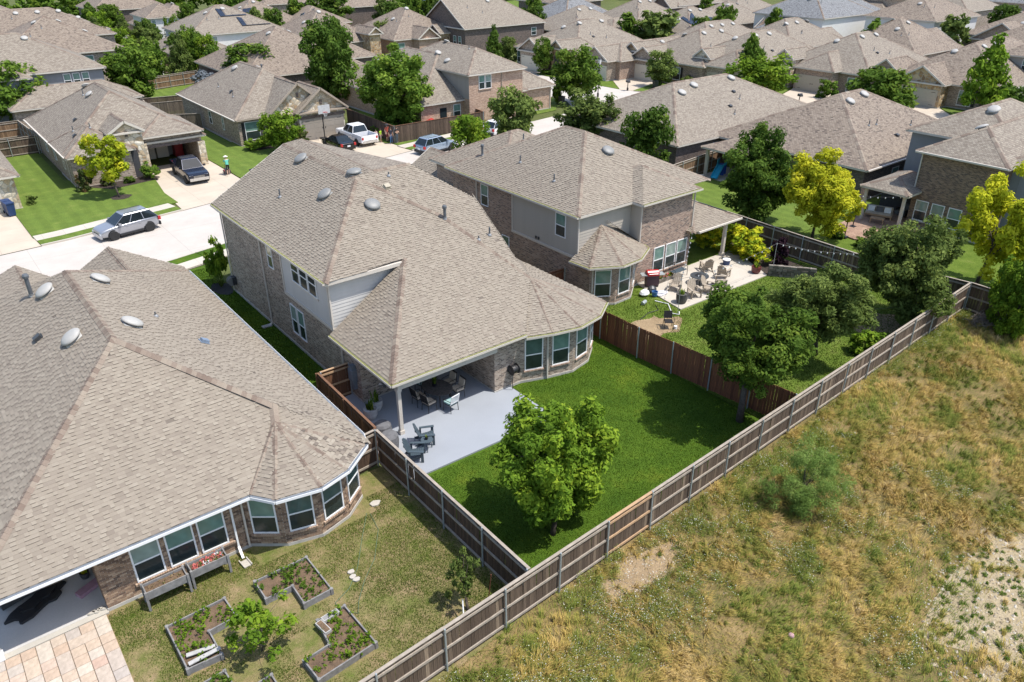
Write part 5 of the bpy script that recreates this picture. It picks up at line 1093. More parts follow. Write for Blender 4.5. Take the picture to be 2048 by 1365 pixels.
tree('thin crepe myrtle with orange tips at the fence corner of the garden-bed yard', 10.35, 15.75, 1.35, .62, .95, None, L_OLIVE, base=(10.3, 15.5), uniq=(1500, 0.105, {'ncl': 26, 'lump': .4, 'aspect': .45}), r0=.05, nlimb=8)
tree('lime green sapling in the middle of the garden beds', 4.3, 18.2, 1.15, 1.2, .95, None, L_BRIGHT, name='sapling', base=(4.15, 18.3), uniq=(900, 0.089, {'ncl': 26, 'lump': .45, 'aspect': .6}), r0=.025, nlimb=12)
tree('big glossy magnolia-like oak, left one of the twin trees', 46.5, 97.2, 4.9, 4.3, 5.2, None, L_DARK, base=(46.9, 96.8), uniq=(17550, 0.053, {'ncl': 180, 'cs': .62, 'lobes': 11}), r0=.16)
tree('big round oak with pale new leaves, right one of the twin trees', 44.6, 77.9, 4.5, 4.8, 4.1, None, L_MID, base=(44.9, 77.7), uniq=(19500, 0.051, {'ncl': 190, 'cs': .62, 'lobes': 11, 'lump': .2}), r0=.2)
tree('big round green tree left of the bright back yard', 25.3, 112.0, 4.0, 3.9, 3.2, 'round2', L_MID); tree('round green tree at the left edge above the brown fence', 11.2, 106.0, 4.0, 3.5, 3.2, 'round1', L_MID, base=(11.3, 105.0))
tree('young yellow-green tree on the front lawn of the open-garage house', 13.0, 71.7, 3.2, 2.1, 2.0, None, L_YG, base=(13.1, 71.05), uniq=(6300, 0.079, {'ncl': 50, 'lump': .25}), r0=.07, tz=.1)
tree('small green tree on the lawn by the stone gables', 30.4, 76.9, 2.3, 2.0, 1.7, 'round2', L_BRIGHT, base=(30.65, 77.2), tz=.1)
tree('dark tree behind the stone-gabled house', 42.3, 111.8, 3.6, 4.2, 2.5, 'round3', L_MID); tree('tall pyramidal evergreen rising behind the twin trees', 55.5, 113, 5.6, 2.2, 3.4, 'cone1', L_DARK)
tree('bright green tree beside the street right of the pale blue car', 42.3, 59.4, 2.8, 2.0, 2.1, 'vase1', L_BRIGHT, base=(42.6, 59.6)); tree('olive green tree by the road behind the brick neighbour', 49.8, 62.4, 3.5, 2.7, 2.6, 'round2', L_OLIVE, base=(52.0, 64.2))
tree('round street tree beside the lamp post', 70.8, 75.9, 4.0, 3.1, 2.9, 'round1', L_MID, base=(71.4, 76.4), r0=.12); tree('young tree in front of the white garage door', 82.0, 96, 3.0, 1.6, 2.2, 'vase1', L_MID, base=(83.4, 97.2))
tree('wide olive tree left of the long low roof', 55.6, 57.3, 3.5, 2.9, 2.1, 'round2', L_OLIVE); tree('dark ragged tree hugging the brick neighbour', 51.7, 46.1, 3.8, 2.3, 2.7, 'vase1', L_DARK, base=(53.0, 47.4))
tree('feathery round tree before the tan-gabled garage', 88.4, 77.0, 2.9, 2.2, 2.1, 'round1', L_OLIVE); tree('dark pyramidal tree behind the wide bright tree', 97, 68.5, 4.6, 2.0, 3.0, 'cone1', L_MID)
tree('wide bright green tree in front of the hip-front garage', 88.3, 60.7, 3.5, 4.0, 2.5, 'round2', L_BRIGHT, r0=.15); tree('spreading green tree in front of the golden stone gable', 90, 44.8, 3.4, 3.6, 2.7, 'round3', L_MID, base=(90.5, 45.2))
tree('light green pyramidal tree at the right edge of the far lawn', 103, 39.2, 4.6, 3.0, 3.9, 'cone2', L_BRIGHT, base=(103.5, 39.5)); tree('dark low tree under the light pyramidal tree', 104.5, 37.2, 2.0, 2.2, 1.8, 'round3', L_DARK)
tree('slim young tree beside the corner house wall', 68.7, 77.3, 1.7, .65, 1.3, 'round1', L_BRIGHT, base=(68.7, 77.3)); tree('dense small evergreen right of the corner house', 81.1, 107.4, 3.2, 1.6, 2.6, 'cone2', L_DARK); tree('small tree with pale blossoms right of the corner house', 84.6, 107.6, 2.3, 1.6, 1.9, 'round3', L_OLIVE)
tree('dense round tree before the orange brick gable', 76.6, 135, 2.9, 2.2, 2.4, 'round1', L_OLIVE); tree('low round bush-tree left of the brown side-gabled house', 87.5, 139, 2.2, 2.6, 1.7, 'round3', L_OLIVE)
CON = [(39.1, 194, 4, 2.4, 2.8), (42.6, 192, 3.5, 2.7, 2.6), (39.1, 169, 3, 2.1, 2), (41.2, 161, 3.6, 2.8, 2.4), (48.2, 159, 4.5, 1.9, 3.6), (38.5, 147, 3.1, 2.0, 2.6), (39.2, 138.8, 3.1, 2.2, 2.5), (39.3, 131.8, 3.4, 1.9, 2.9), (54.7, 160, 3.6, 1.8, 2.6), (39.9, 123.2, 3.0, 1.9, 2.3), (49, 184, 3.6, 1.1, 2.2), (35.6, 141, 2.8, 2.0, 2.3), (34.6, 134.6, 2.8, 1.9, 2.3)]
CL = ['at the top beside the far fence', 'second behind the pale far roof', 'left of the row, low and round', 'wide one left in the conifer row', 'tallest one with a pointed top', 'middle one of the front row', 'dark one in the front row', 'right one in the front row, tall and dense', 'pale pointed one beside the white-sided house', 'lowest one at the bright back yard corner', 'thin spire at the top', 'front left one over the pergola', 'front one beside the pergola']
for i, (c, l) in enumerate(zip(CON, CL)): tree('evergreen ' + l, *c, ('cone1', 'round3', 'cone2')[i % 3], (L_DARK, L_MID, L_OLIVE)[i % 3], group='evergreens along the back yards')
EX = [(33.2, 130.5, 2.9, 2.0, 2.6), (36.8, 128.2, 3.1, 2.0, 2.8), (41.6, 129.5, 3.0, 2.0, 2.7), (41.5, 135.5, 3.4, 2.1, 3.0), (37.4, 151.5, 3.2, 2.4, 2.6), (34.0, 150.5, 3.0, 2.2, 2.5), (43.5, 152.0, 3.6, 1.9, 3.0), (33.0, 163.0, 3.2, 2.6, 2.6), (36.5, 176.0, 3.4, 2.6, 2.8), (41.8, 117.0, 2.8, 1.8, 2.4)]
EL_ = ['squeezed left of the pergola', 'behind the orange-brown yard fence, left', 'behind the orange-brown yard fence, right', 'between the fence and the solar-panel house', 'in the second row, bright topped', 'in the second row beside the brown roof', 'pointed one in front of the white-sided house', 'at the corner of the grey far roof', 'tall one by the far brown fence', 'beside the silver-blue shrub']
for i, (c, l) in enumerate(zip(EX, EL_)): tree('evergreen ' + l, *c, ('round2', 'cone2', 'round1')[i % 3], (L_MID, L_OLIVE, L_BRIGHT)[i % 3], group='evergreens along the back yards')
FAR_T = [(73.4, 168, 3.8, 1.8, 2.5), (81, 167, 4.5, 3.9, 2.6), (114.7, 109.6, 3.0, 2.4, 2.2), (118.0, 104.5, 3.2, 3.4, 2.5), (127.3, 96.4, 3.6, 2.1, 2.6), (122.5, 97.5, 3, 1.8, 2), (134.8, 90.8, 3.6, 1.8, 2.4), (129.5, 82.5, 3, 1.7, 1.8), (131.0, 69.5, 3.6, 2.3, 2.2), (107.3, 128.5, 3.4, 1.8, 2.2), (207.7, 92, 4, 2.4, 2.6), (94.8, 141, 4.2, 2.4, 3.0), (95, 155, 4.4, 1.8, 3.2), (99.9, 156, 4.2, 1.6, 3), (101.5, 139.8, 4.2, 1.8, 2.8), (93.1, 163, 3.6, 2.2, 2.2), (76.2, 191, 3.6, 2, 2.4), (69.7, 184, 3.8, 2.3, 2.2), (147, 117, 3.6, 2, 2.4), (60.5, 156, 3.4, 2.2, 2.4), (156, 101.5, 3.6, 2.0, 2.4), (176.5, 66.8, 3.6, 2.4, 2.4), (186, 88, 3.6, 2, 2.4), (154, 66.2, 3.4, 2.2, 2.2), (136, 103.5, 3.2, 1.6, 2.4), (65, 160, 3.2, 2.0, 2.2), (120, 144, 4.0, 2.4, 2.6), (108, 146, 4.2, 2.6, 2.9), (113, 158, 4.4, 2.8, 3.2), (86.5, 147, 3.6, 2.2, 2.6)]
FL = ['at the top left of centre with a dense crown', 'broad and dark behind the golden entry house', 'left one of the pair between the second-street roofs', 'right one of the pair between the second-street roofs', 'bright round one behind the flecked-brick house', 'dusty one beside the bright round one', 'slim one between far roofs', 'small round one behind the stone entry house', 'round one behind the tan garage house', 'small one in front of the low top centre house', 'at the far top right corner', 'large one beside the pool', 'left of the park lawn', 'right of the park lawn', 'behind the brown side-gabled house', 'small one above the pool', 'at the top beside the solar roof', 'at the top near the white car', 'behind the red-brick house', 'by the far street corner', 'next to the light grey roof', 'dark one behind the brown gables', 'in the last row right', 'at the right behind the tall brown roof', 'thin young one between far roofs', 'by the brown fence at top left', 'behind the grey roof', 'wide one at the park edge', 'tallest one at the park edge', 'left of the shade sail']
for i, (c, l) in enumerate(zip(FAR_T, FL)): tree('far tree ' + l, c[0], c[1], c[2] * 1.05, c[3] * 1.25, c[4] * 1.25, ('far1', 'round3', 'far2', 'far1')[i % 4], (L_MID, L_OLIVE, L_MID, L_DARK)[(i * 7) % 4], group='trees among the far houses')

def wood_patch(n, f):
    Vs, Ts = [], []
    for i in range(n):
        x, y, z, r = f(i); V, t, _, _ = crown(200 + i % 5, 420, .2, ncl=22); Vs.append(V * np.array([r, r, r * .8]) + np.array([x, y, z])); Ts.append(t)
    return np.concatenate(Vs), np.concatenate(Ts)
pts = [(100 + 4.2 * i + rng.uniform(-2, 2), 250 - 2.6 * i + rng.uniform(-5, 5)) for i in range(46)] + [(92 + rng.uniform(0, 60), 222 + rng.uniform(-14, 14)) for _ in range(14)] + [(30 + 3.8 * i + rng.uniform(-2, 2), 226 + rng.uniform(-6, 8)) for i in range(18)]
V, t = wood_patch(len(pts), lambda i: (*pts[i], 3.5, rng.uniform(3.4, 5.2)))
tag(link('far_woodland', fast_mesh('far_woodland', V, 4, L_MID, t)), 'band of far green trees along the top edge', 'woodland', kind='stuff')
# shrubs
def shrub(label, u, v, r, h, mat, tpl='shrub1', tz=0, group=None, ry=None): return tree(label, u, v, h * .48, r, h * .52, tpl, mat, 'shrub', 'shrub', group, tz=tz, ry=ry, r0=.03)
shrub('clipped rounded shrub beside the open garage', 17.0, 75.2, .85, 1.5, L_MID, tz=.1); shrub('reddish twiggy shrub at the corner of the open-garage house', 11.4, 75.2, .8, 1.9, L_RED, 'shrub2', .1); shrub('low purple-brown shrub under the open-garage house window', 13.2, 75.4, .6, .8, L_RED, 'shrub2', .1); shrub('small green shrub by the entry of the open-garage house', 15.0, 75.0, .5, .6, L_MID, 'shrub2', .1)
shrub('bright clipped shrub at the near corner of the stone-gabled house', 28.3, 79.2, .95, 1.1, L_BRIGHT, tz=.1); shrub('second bright shrub under the stone-gabled house window', 29.8, 79.8, .9, 1.0, L_BRIGHT, tz=.1); shrub('red-tipped shrub between window and taupe garage door', 33.6, 78.9, .9, 1.3, L_RED, 'shrub2', .1); shrub('dark shrub behind the small lawn tree', 31.7, 80.0, .9, 1.1, L_MID, 'shrub2', .1)
shrub('tall narrow bush at the street corner of the middle house', 13.55, 48.1, .72, 3.1, L_BRIGHT, 'shrub1')
shrub('golden shrub under the patio roof post', 43.7, 31.8, 1.3, 2.1, L_GOLDSHRUB, ry=1.2); shrub('large golden shrub left of the purple one', 44.3, 29.7, 1.55, 2.1, L_GOLDSHRUB, 'shrub2'); shrub('golden shrub with green base beside the pot', 43.9, 28.2, 1.2, 1.7, L_GOLDSHRUB); shrub('grey-green shrub behind the golden shrubs', 44.9, 33.2, 1.0, 2.0, L_OLIVE)
shrub('dark purple shrub between golden shrubs and stone wall', 44.5, 26.9, .6, 2.0, L_PURPLE, 'shrub2'); shrub('silver-blue shrub tree in the bright back yard', 36.3, 116.5, 1.7, 2.6, L_SILVER, 'shrub2'); shrub('green shrub in the corner of the bright back yard', 37.0, 112.5, .9, 1.5, L_BRIGHT)
shrub('round clipped shrub left of the cream garage door', 88.9, 86.6, .9, 1.2, L_BRIGHT); shrub('pale flowering shrub by the golden stone entry', 90.6, 88.6, 1.3, 1.5, L_SILVER, 'shrub2'); shrub('upright bush left of the golden stone entry', 88.0, 90.4, .9, 2.4, L_BRIGHT); shrub('hedge behind the round street tree', 84.0, 90.6, 1.6, 1.2, L_MID, ry=3); shrub('low green hedge of the white-garage house', 83.2, 94.6, 1.0, 1.0, L_MID, ry=2.2); shrub('bush beside the stone arch of the flecked-brick house', 91.6, 74.6, 1.0, 1.5, L_OLIVE, 'shrub2'); shrub('bush at the corner of the narrow stone entry house', 99.5, 57.2, 1.4, 2.4, L_MID, 'shrub2')
shrub('bush at the fence in front of the twin trees', 47.8, 79.2, 1.0, 1.3, L_BRIGHT, 'shrub2'); shrub('green bush by the golden entry tower', 66.2, 125.2, 1.6, 1.6, L_BRIGHT); shrub('clipped hedge by the golden entry tower', 72.2, 124.8, 1.6, 1.2, L_BRIGHT, ry=1); shrub('low green plant on the left driveway lawn', 6.9, 73.9, .5, .7, L_OLIVE, 'shrub2', .1); shrub('green plants at the terrace edge behind the fence', 52.2, 25.0, .7, .7, L_MID, 'shrub2'); shrub('second green plant patch at the terrace edge', 52.4, 27.3, .6, .7, L_MID, 'shrub2')
shrub('leafy climbing shrub under the wispy tree', 37.6, 16.6, .9, 1.3, L_BRIGHT, 'shrub2'); shrub('green shrub at the far left driveway', -1.2, 61.2, .9, 1.2, L_OLIVE, 'shrub2')
# ------------------------------------------------------------------ vehicles
def paint(name, c, rough=0.25, metal=0.4): t = NT(name); t.bsdf.inputs['Coat Weight'].default_value = 0.6; t.bsdf.inputs['Coat Roughness'].default_value = 0.05; return t.done(c, rough, metal)
m_carglass = glass('car_window_glass', (0.014, 0.02, 0.024), 0.04); m_tyre = plain('tyre_rubber', (0.02, 0.02, 0.02), 0.85); m_rim = plain('alloy_rim', (0.55, 0.56, 0.57), 0.3, 0.6)
m_lamp = plain('headlamp_lens', (0.6, 0.62, 0.63), 0.15); m_tail = plain('red_tail_lamp', (0.42, 0.02, 0.02), 0.25); m_chrome = plain('chrome_trim', (0.62, 0.63, 0.64), 0.18, 0.9); m_plate = plain('number_plate', (0.72, 0.73, 0.74), 0.5); m_blackt = plain('black_car_trim', (0.02, 0.02, 0.022), 0.6)
def loft(mb, secs, mi=0, caps=True):
    for a, b in zip(secs, secs[1:]):
        n = len(a)
        for k in range(n): mb.face([a[k], a[(k + 1) % n], b[(k + 1) % n], b[k]], mi)
    if caps: mb.face(secs[0][::-1], mi); mb.face(secs[-1], mi)
def wheel_parts(r, w):
    t = MB(tf=Matrix.Rotation(math.pi / 2, 4, 'X')); t.lathe([(r * .62, -w / 2), (r * .95, -w / 2), (r, -w / 2 + .03), (r, w / 2 - .03), (r * .95, w / 2), (r * .62, w / 2)], 22)
    m = MB(tf=Matrix.Rotation(math.pi / 2, 4, 'X')); m.lathe([(r * .64, -w / 2 + .03), (r * .64, w / 2 - .01), (r * .56, w / 2 - .012), (r * .56, w / 2 - .05), (0, w / 2 - .06)], 20, mi=1); m.lathe([(r * .64, -w / 2 + .01), (r * .56, -w / 2 + .012), (r * .5, -w / 2 + .05), (0, -w / 2 + .06)], 20, mi=1)
    for k in range(7):
        a = 2 * math.pi * k / 7
        for sg in (1, -1): m.beam((0, 0, sg * (w / 2 - .02)), (r * .6 * math.cos(a), r * .6 * math.sin(a), sg * (w / 2 - .02)), r * .16, .03, 0)
    m.lathe([(.06, -w / 2 + .01), (.06, w / 2 - .01)], 10)
    return t, m
def vehicle(kind, label, loc, rz, color, cat, group=None, door='body'):
    root = thing({'suv': 'parked_car', 'sedan': 'parked_car', 'pickup': 'pickup_truck'}[kind], label, cat, (*loc, .012), rz, group)
    L, W, gz, belt, roof = {'suv': (4.52, .91, .24, 1.03, 1.66), 'sedan': (4.62, .90, .20, .93, 1.43), 'pickup': (5.85, 1.0, .36, 1.17, 1.92)}[kind]
    h = L / 2; wb = {'suv': (1.36, -1.32), 'sedan': (1.38, -1.34), 'pickup': (1.92, -1.78)}[kind]; wr = {'suv': .355, 'sedan': .33, 'pickup': .40}[kind]
    if kind == 'suv': prof = [(h, .62, .80), (h - .06, .80, .88), (h - .35, .90, .96), (h - 1.0, .99, .99), (h - 1.3, belt, 1), (-h + .9, belt + .05, 1), (-h + .25, belt + .04, .95), (-h + .02, belt - .06, .86)]
    elif kind == 'sedan': prof = [(h, .56, .80), (h - .08, .70, .90), (h - .4, .79, .96), (h - 1.3, .88, 1), (h - 1.5, belt, 1), (-h + 1.1, belt + .02, 1), (-h + .5, belt + .04, .97), (-h + .12, belt, .92), (-h, belt - .12, .84)]
    else: prof = [(h, .88, .88), (h - .06, 1.06, .94), (h - .5, 1.11, .98), (h - 1.5, 1.15, 1), (h - 1.7, belt, 1), (-h + 2.0, belt, 1), (-h + 1.95, belt + .02, 1), (-h, belt + .02, .99)]
    def sec(x, zt, f):
        w = W * f; zl = gz + (.06 if abs(x) > h - .2 else 0); q = [(-w * .86, zl), (-w * .97, zl + .1), (-w, zl + .3 * (zt - zl) + .08), (-w * .985, zt - .12), (-w * .93, zt - .02), (-w * .80, zt), (w * .80, zt), (w * .93, zt - .02), (w * .985, zt - .12), (w, zl + .3 * (zt - zl) + .08), (w * .97, zl + .1), (w * .86, zl)]
        return [Vector((x, a, b)) for a, b in q]
    mb = MB(); secs = [sec(*p) for p in prof]
    if kind == 'pickup':
        loft(mb, secs[:6]); bx0, bx1 = -h + 1.95, -h
        for sg in (1, -1): mb.box(bx1, bx0, sg * W - (.1 if sg > 0 else 0), sg * W + (0 if sg > 0 else .1), gz + .12, belt + .03)
        mb.box(bx1, bx0, -W + .1, W - .1, gz + .15, .72); mb.box(bx0 - .06, bx0, -W + .1, W - .1, .72, belt)
    else: loft(mb, secs)
    body = mb.build('body', color, root, smooth=(kind != 'pickup'), weld=True)
    if kind != 'pickup': md = body.modifiers.new('round', 'SUBSURF'); md.levels = md.render_levels = 2
    if kind == 'pickup':
        tg = MB(); tg.box(-h - .03, -h + .05, -W + .1, W - .1, .62, belt + .03); tg.build('tailgate', color, root)
        li = MB(); li.box(-h + .051, -h + 1.88, -W + .101, W - .101, .721, .735); li.build('bed_liner', m_black, root)
    g = {'suv': (h - 1.12, -h + .10, h - 1.95, -h + .62), 'sedan': (h - 1.38, -h + .62, h - 2.15, -h + 1.45), 'pickup': (h - 1.55, -h + 1.98, h - 2.3, -h + 2.2)}[kind]
    xb0, xb1, xr0, xr1 = g; wb0, wr0 = W * .93, W * .70; zb = belt - .01
    mid = lambda f: [Vector((xb0 + (xr0 - xb0) * f, -(wb0 + (wr0 - wb0) * f), zb + (roof - .06 - zb) * f)), Vector((xb0 + (xr0 - xb0) * f, (wb0 + (wr0 - wb0) * f), zb + (roof - .06 - zb) * f)), Vector((xb1 + (xr1 - xb1) * f, (wb0 + (wr0 - wb0) * f), zb + (roof - .06 - zb) * f)), Vector((xb1 + (xr1 - xb1) * f, -(wb0 + (wr0 - wb0) * f), zb + (roof - .06 - zb) * f))]
    cb = MB(); a, b = mid(0), mid(1); c = [Vector((xr0 - .12, -wr0 * .92, roof)), Vector((xr0 - .12, wr0 * .92, roof)), Vector((xr1 + .1, wr0 * .92, roof)), Vector((xr1 + .1, -wr0 * .92, roof))]
    loft(cb, [a, b, c], 0, False); cb.face(c[::-1]); cab = cb.build('cabin', color, root)
    def inset(q, name, s=.07, e=.006):
        q = [Vector(p) for p in q]; cc = sum(q, Vector()) / len(q); n = (q[1] - q[0]).cross(q[2] - q[0]).normalized()
        if n.dot(cc - Vector((0, 0, belt))) < 0: n = -n
        p = [v.lerp(cc, s) + n * e for v in q]; m_ = MB(); m_.face(p if (p[1] - p[0]).cross(p[2] - p[0]).dot(n) > 0 else p[::-1]); m_.build(name, m_carglass, root)
    inset([a[0], a[1], b[1], b[0]], 'windshield', .05); inset([a[2], a[3], b[3], b[2]], 'rear_window')
    for i, j in ((1, 2), (3, 0)):
        nwin = 3 if kind == 'suv' else 2
        for k in range(nwin):
            f0, f1 = k / nwin, (k + 1) / nwin; inset([a[i].lerp(a[j], f0), a[i].lerp(a[j], f1), b[i].lerp(b[j], f1), b[i].lerp(b[j], f0)], 'side_window', .06)
    tm, rm_ = wheel_parts(wr, .23); tme, rme = tm.mesh('wheel', m_tyre), rm_.mesh('rim', [m_rim, m_dark])
    ar = MB(tf=Matrix.Rotation(math.pi / 2, 4, 'X')); ar.lathe([(0, -.012), (wr + .07, -.012), (wr + .07, .012), (0, .012)], 22); arm = ar.mesh('wheel_arch', m_blackt)
    for x in wb:
        for sg in (1, -1):
            o = link('wheel', tme, root, (x, sg * (W - .06), wr)); link('rim', rme, o); link('wheel_arch', arm, root, (x, sg * (W - .03), wr + .02))
    m_ = MB(); m_.box(h - .10, h + .025, -W * .84, W * .84, gz + .02, gz + .28); m_.build('bumper', color if kind == 'suv' else m_chrome if kind == 'pickup' else color, root)
    m_ = MB(); m_.box(-h - .03, -h + .1, -W * .86, W * .86, gz + .04, gz + .30); m_.build('bumper', m_chrome if kind == 'pickup' else (m_blackt if kind == 'suv' else color), root)
    z = prof[0][1]; gr = MB(); gr.box(h - .04, h + .02, -W * .5, W * .5, z - .26, z - .02, 0)
    for k in range(3): gr.box(h + .02, h + .03, -W * .48, W * .48, z - .23 + k * .075, z - .205 + k * .075, 1)
    gr.build('grille', [m_blackt, m_chrome], root)
    for sg in (1, -1):
        m_ = MB(); m_.box(h - .22, h - .005, sg * W * .67 - .17, sg * W * .67 + .14, z - .15, z + .02); m_.build('headlight', m_lamp, root)
        zz = belt - .05 if kind != 'pickup' else belt - .12; m_ = MB(); m_.box(-h - .035, -h + .16, sg * W * .84 - .09, sg * W * .84 + .12, zz - .26, zz); m_.build('tail_light', m_tail, root)
        m_ = MB(); m_.box(xb0 - .42, xb0 - .24, sg * (W + .1) - .1, sg * (W + .1) + .1, belt + .0, belt + .15); m_.build('mirror', color, root)
        for hx in (.3, -.65): m_ = MB(); m_.box(hx - .1, hx + .1, sg * W * .99 - .02, sg * W * .99 + .02, belt - .2, belt - .165); m_.build('door_handle', m_chrome if kind != 'suv' else color, root)
        m_ = MB(); m_.box(wb[1] + wr + .1, wb[0] - wr - .1, sg * W * .95 - .05, sg * W * .95 + .05, gz - .02, gz + .12); m_.build('side_sill', m_blackt, root)
    m_ = MB(); m_.box(-h - .045, -h - .03, -.17, .17, gz + .34, gz + .5); m_.build('number_plate', m_plate, root)
    if kind == 'suv':
        for sg in (1, -1): m_ = MB(); m_.beam((xr0 - .1, sg * wr0 * .9, roof + .04), (xr1 + .15, sg * wr0 * .9, roof + .04), .04, .03); m_.build('roof_rail', m_dark, root)
    return root
silver, navy, black, wht, ice, teal = paint('silver_car_paint', (0.36, 0.37, 0.40), .28, .55), paint('navy_black_truck_paint', (0.012, 0.016, 0.035)), paint('black_car_paint', (0.008, 0.008, 0.010)), paint('white_car_paint', (0.80, 0.80, 0.81), .3, 0), paint('pale_blue_car_paint', (0.34, 0.42, 0.52)), paint('teal_car_paint', (0.02, 0.07, 0.10))
vehicle('suv', 'silver compact car parked along the kerb in front of the front lawn', (11.35, 61.6), R(189), silver, 'car', 'parked cars')
vehicle('pickup', 'dark navy pickup truck nosing out of the open garage', (20.0, 73.6), R(-92), navy, 'truck', 'parked cars')
vehicle('sedan', 'black sedan parked beside the white pickup on the driveway', (35.8, 74.8), R(91), black, 'car', 'parked cars')
vehicle('pickup', 'white pickup truck with dark bed parked at the stone-gabled house', (38.6, 76.0), R(91), wht, 'truck', 'parked cars')
vehicle('suv', 'pale blue car parked on the street by the people', (43.0, 67.1), R(9), ice, 'car', 'parked cars')
vehicle('sedan', 'teal car half hidden behind the gable of the brick neighbour', (31.2, 59.6), R(14), teal, 'car', 'parked cars')
vehicle('suv', 'white car behind the bright green tree on the road', (53.0, 68.9), R(10), wht, 'car', 'parked cars')
vehicle('sedan', 'white car at the top near the small solar roof', (57.5, 153), R(40), wht, 'car', 'far parked cars'); vehicle('suv', 'white car at the very top above the tall conifer', (71, 193), R(10), wht, 'car', 'far parked cars'); vehicle('sedan', 'white car beside the light grey roof at the top', (166, 84.5), R(70), wht, 'car', 'far parked cars'); vehicle('suv', 'dark car beside the light grey roof at the top', (172, 85.5), R(70), black, 'car', 'far parked cars')
# ------------------------------------------------------------------ people
m_skin = plain('light_skin', (0.48, 0.30, 0.21), 0.6); m_hair = plain('brown_hair', (0.06, 0.035, 0.02), 0.7)
def person(label, loc, rz, height, top, bottom, shoe, sleeves=True, short=True, pose='stand', hat=None, hair=m_hair, fem=False):
    root = thing('person', label, 'person', (*loc, .115), rz); S = height / 1.75; sw = .175 if fem else .2
    J = {'pel': (0, 0, .95), 'wst': (0, 0, 1.10), 'ch': (0, .0, 1.32), 'nk': (0, 0, 1.47), 'hd': (0, .01, 1.56), 'top': (0, .0, 1.70)}
    lean = .42 if pose == 'push' else 0.0
    def bend(p): return (p[0], p[1] + (max(0, p[2] - .95)) * lean, p[2] - (max(0, p[2] - .95)) * lean * .22)
    for sg, s_ in ((1, 'r'), (-1, 'l')):
        st = (.16 * sg if pose == 'push' else .02 * sg)
        J[s_ + 'hip'] = (sg * .09, 0, .90); J[s_ + 'kn'] = (sg * .10, st + .03, .50); J[s_ + 'an'] = (sg * .11, st * 1.6 - .02, .09); J[s_ + 'toe'] = (sg * .12, st * 1.6 + .15, .04)
        J[s_ + 'sh'] = (sg * sw, 0, 1.42)
        if pose == 'push': J[s_ + 'el'] = (sg * (sw + .04), .16, 1.16); J[s_ + 'wr'] = (sg * (sw - .02), .42, 1.10)
        elif pose == 'fold' : J[s_ + 'el'] = (sg * (sw + .05), .03, 1.14); J[s_ + 'wr'] = (sg * .04, .2, 1.16)
        else: J[s_ + 'el'] = (sg * (sw + .06), -.02, 1.14); J[s_ + 'wr'] = (sg * (sw + .08), .07, .90)
    E = [('pel', 'wst'), ('wst', 'ch'), ('ch', 'nk'), ('nk', 'hd'), ('hd', 'top')]
    RD = {'pel': .135, 'wst': .12, 'ch': .135, 'nk': .052, 'hd': .085, 'top': .07}
    for s_, sg in (('r', 1), ('l', -1)):
        E += [('pel', s_ + 'hip'), (s_ + 'hip', s_ + 'kn'), (s_ + 'kn', s_ + 'an'), (s_ + 'an', s_ + 'toe'), ('ch', s_ + 'sh'), (s_ + 'sh', s_ + 'el'), (s_ + 'el', s_ + 'wr')]
        RD.update({s_ + 'hip': .092, s_ + 'kn': .058, s_ + 'an': .042, s_ + 'toe': .04, s_ + 'sh': .058, s_ + 'el': .042, s_ + 'wr': .029})
        wx, wy, wz = J[s_ + 'wr']; ex, ey, ez = J[s_ + 'el']; dv = Vector((wx - ex, wy - ey, wz - ez)).normalized(); sd = dv.cross(Vector((sg, 0, .2))).normalized()
        J[s_ + 'pm'] = tuple(Vector(J[s_ + 'wr']) + dv * .07); E.append((s_ + 'wr', s_ + 'pm')); RD[s_ + 'pm'] = .03
        for k in range(4):
            f0 = Vector(J[s_ + 'pm']) + sd * (.022 * (k - 1.5)) + dv * .02; J[s_ + 'f%d' % k] = tuple(f0); J[s_ + 'g%d' % k] = tuple(f0 + dv * (.05 + .012 * (k in (1, 2))) + Vector((0, .02, -.012)))
            E += [(s_ + 'pm', s_ + 'f%d' % k), (s_ + 'f%d' % k, s_ + 'g%d' % k)]; RD[s_ + 'f%d' % k] = .010; RD[s_ + 'g%d' % k] = .008
        J[s_ + 't'] = tuple(Vector(J[s_ + 'wr']) + dv * .07 + sd * .045); E.append((s_ + 'wr', s_ + 't')); RD[s_ + 't'] = .010
    names = list(J); me = bpy.data.meshes.new('skeleton'); me.from_pydata([tuple(Vector(bend(J[n])) * S) for n in names], [(names.index(a), names.index(b)) for a, b in E], [])
    o = bpy.data.objects.new('skeleton', me); COL.objects.link(o); md = o.modifiers.new('s', 'SKIN'); sv = me.skin_vertices[0].data
    for n, q in zip(names, sv): q.radius = (RD[n] * S * (1.25 if n in ('wst', 'ch', 'pel') else 1), RD[n] * S * (.8 if n in ('wst', 'ch', 'pel') else 1)); q.use_root = n == 'pel'
    o.modifiers.new('d', 'SUBSURF').levels = 1
    dg = bpy.context.evaluated_depsgraph_get(); m2 = bpy.data.meshes.new_from_object(o.evaluated_get(dg)); bpy.data.objects.remove(o); m2.name = 'body'; m2.materials.clear()
    for m in (m_skin, top, bottom, shoe): m2.materials.append(m)
    for p in m2.polygons:
        c = p.center / S; z = c.z + (c.y * .0); hz = z / (1 - .22 * lean) if z > .95 else z; armx = abs(c.x) > sw - .01
        handish = any((Vector(bend(J[s_ + 'wr'])) - c).length < .2 for s_ in 'rl')
        if handish: k = 0
        elif hz > 1.46 and not armx: k = 0
        elif hz < .085: k = 3
        elif hz < .97 and abs(c.x) < .3 and c.y < .3: k = 2 if (not short or hz > .46) else 0
        elif armx and hz < 1.24 and sleeves: k = 0
        else: k = 1
        p.material_index = k; p.use_smooth = True
    link('body', m2, root)
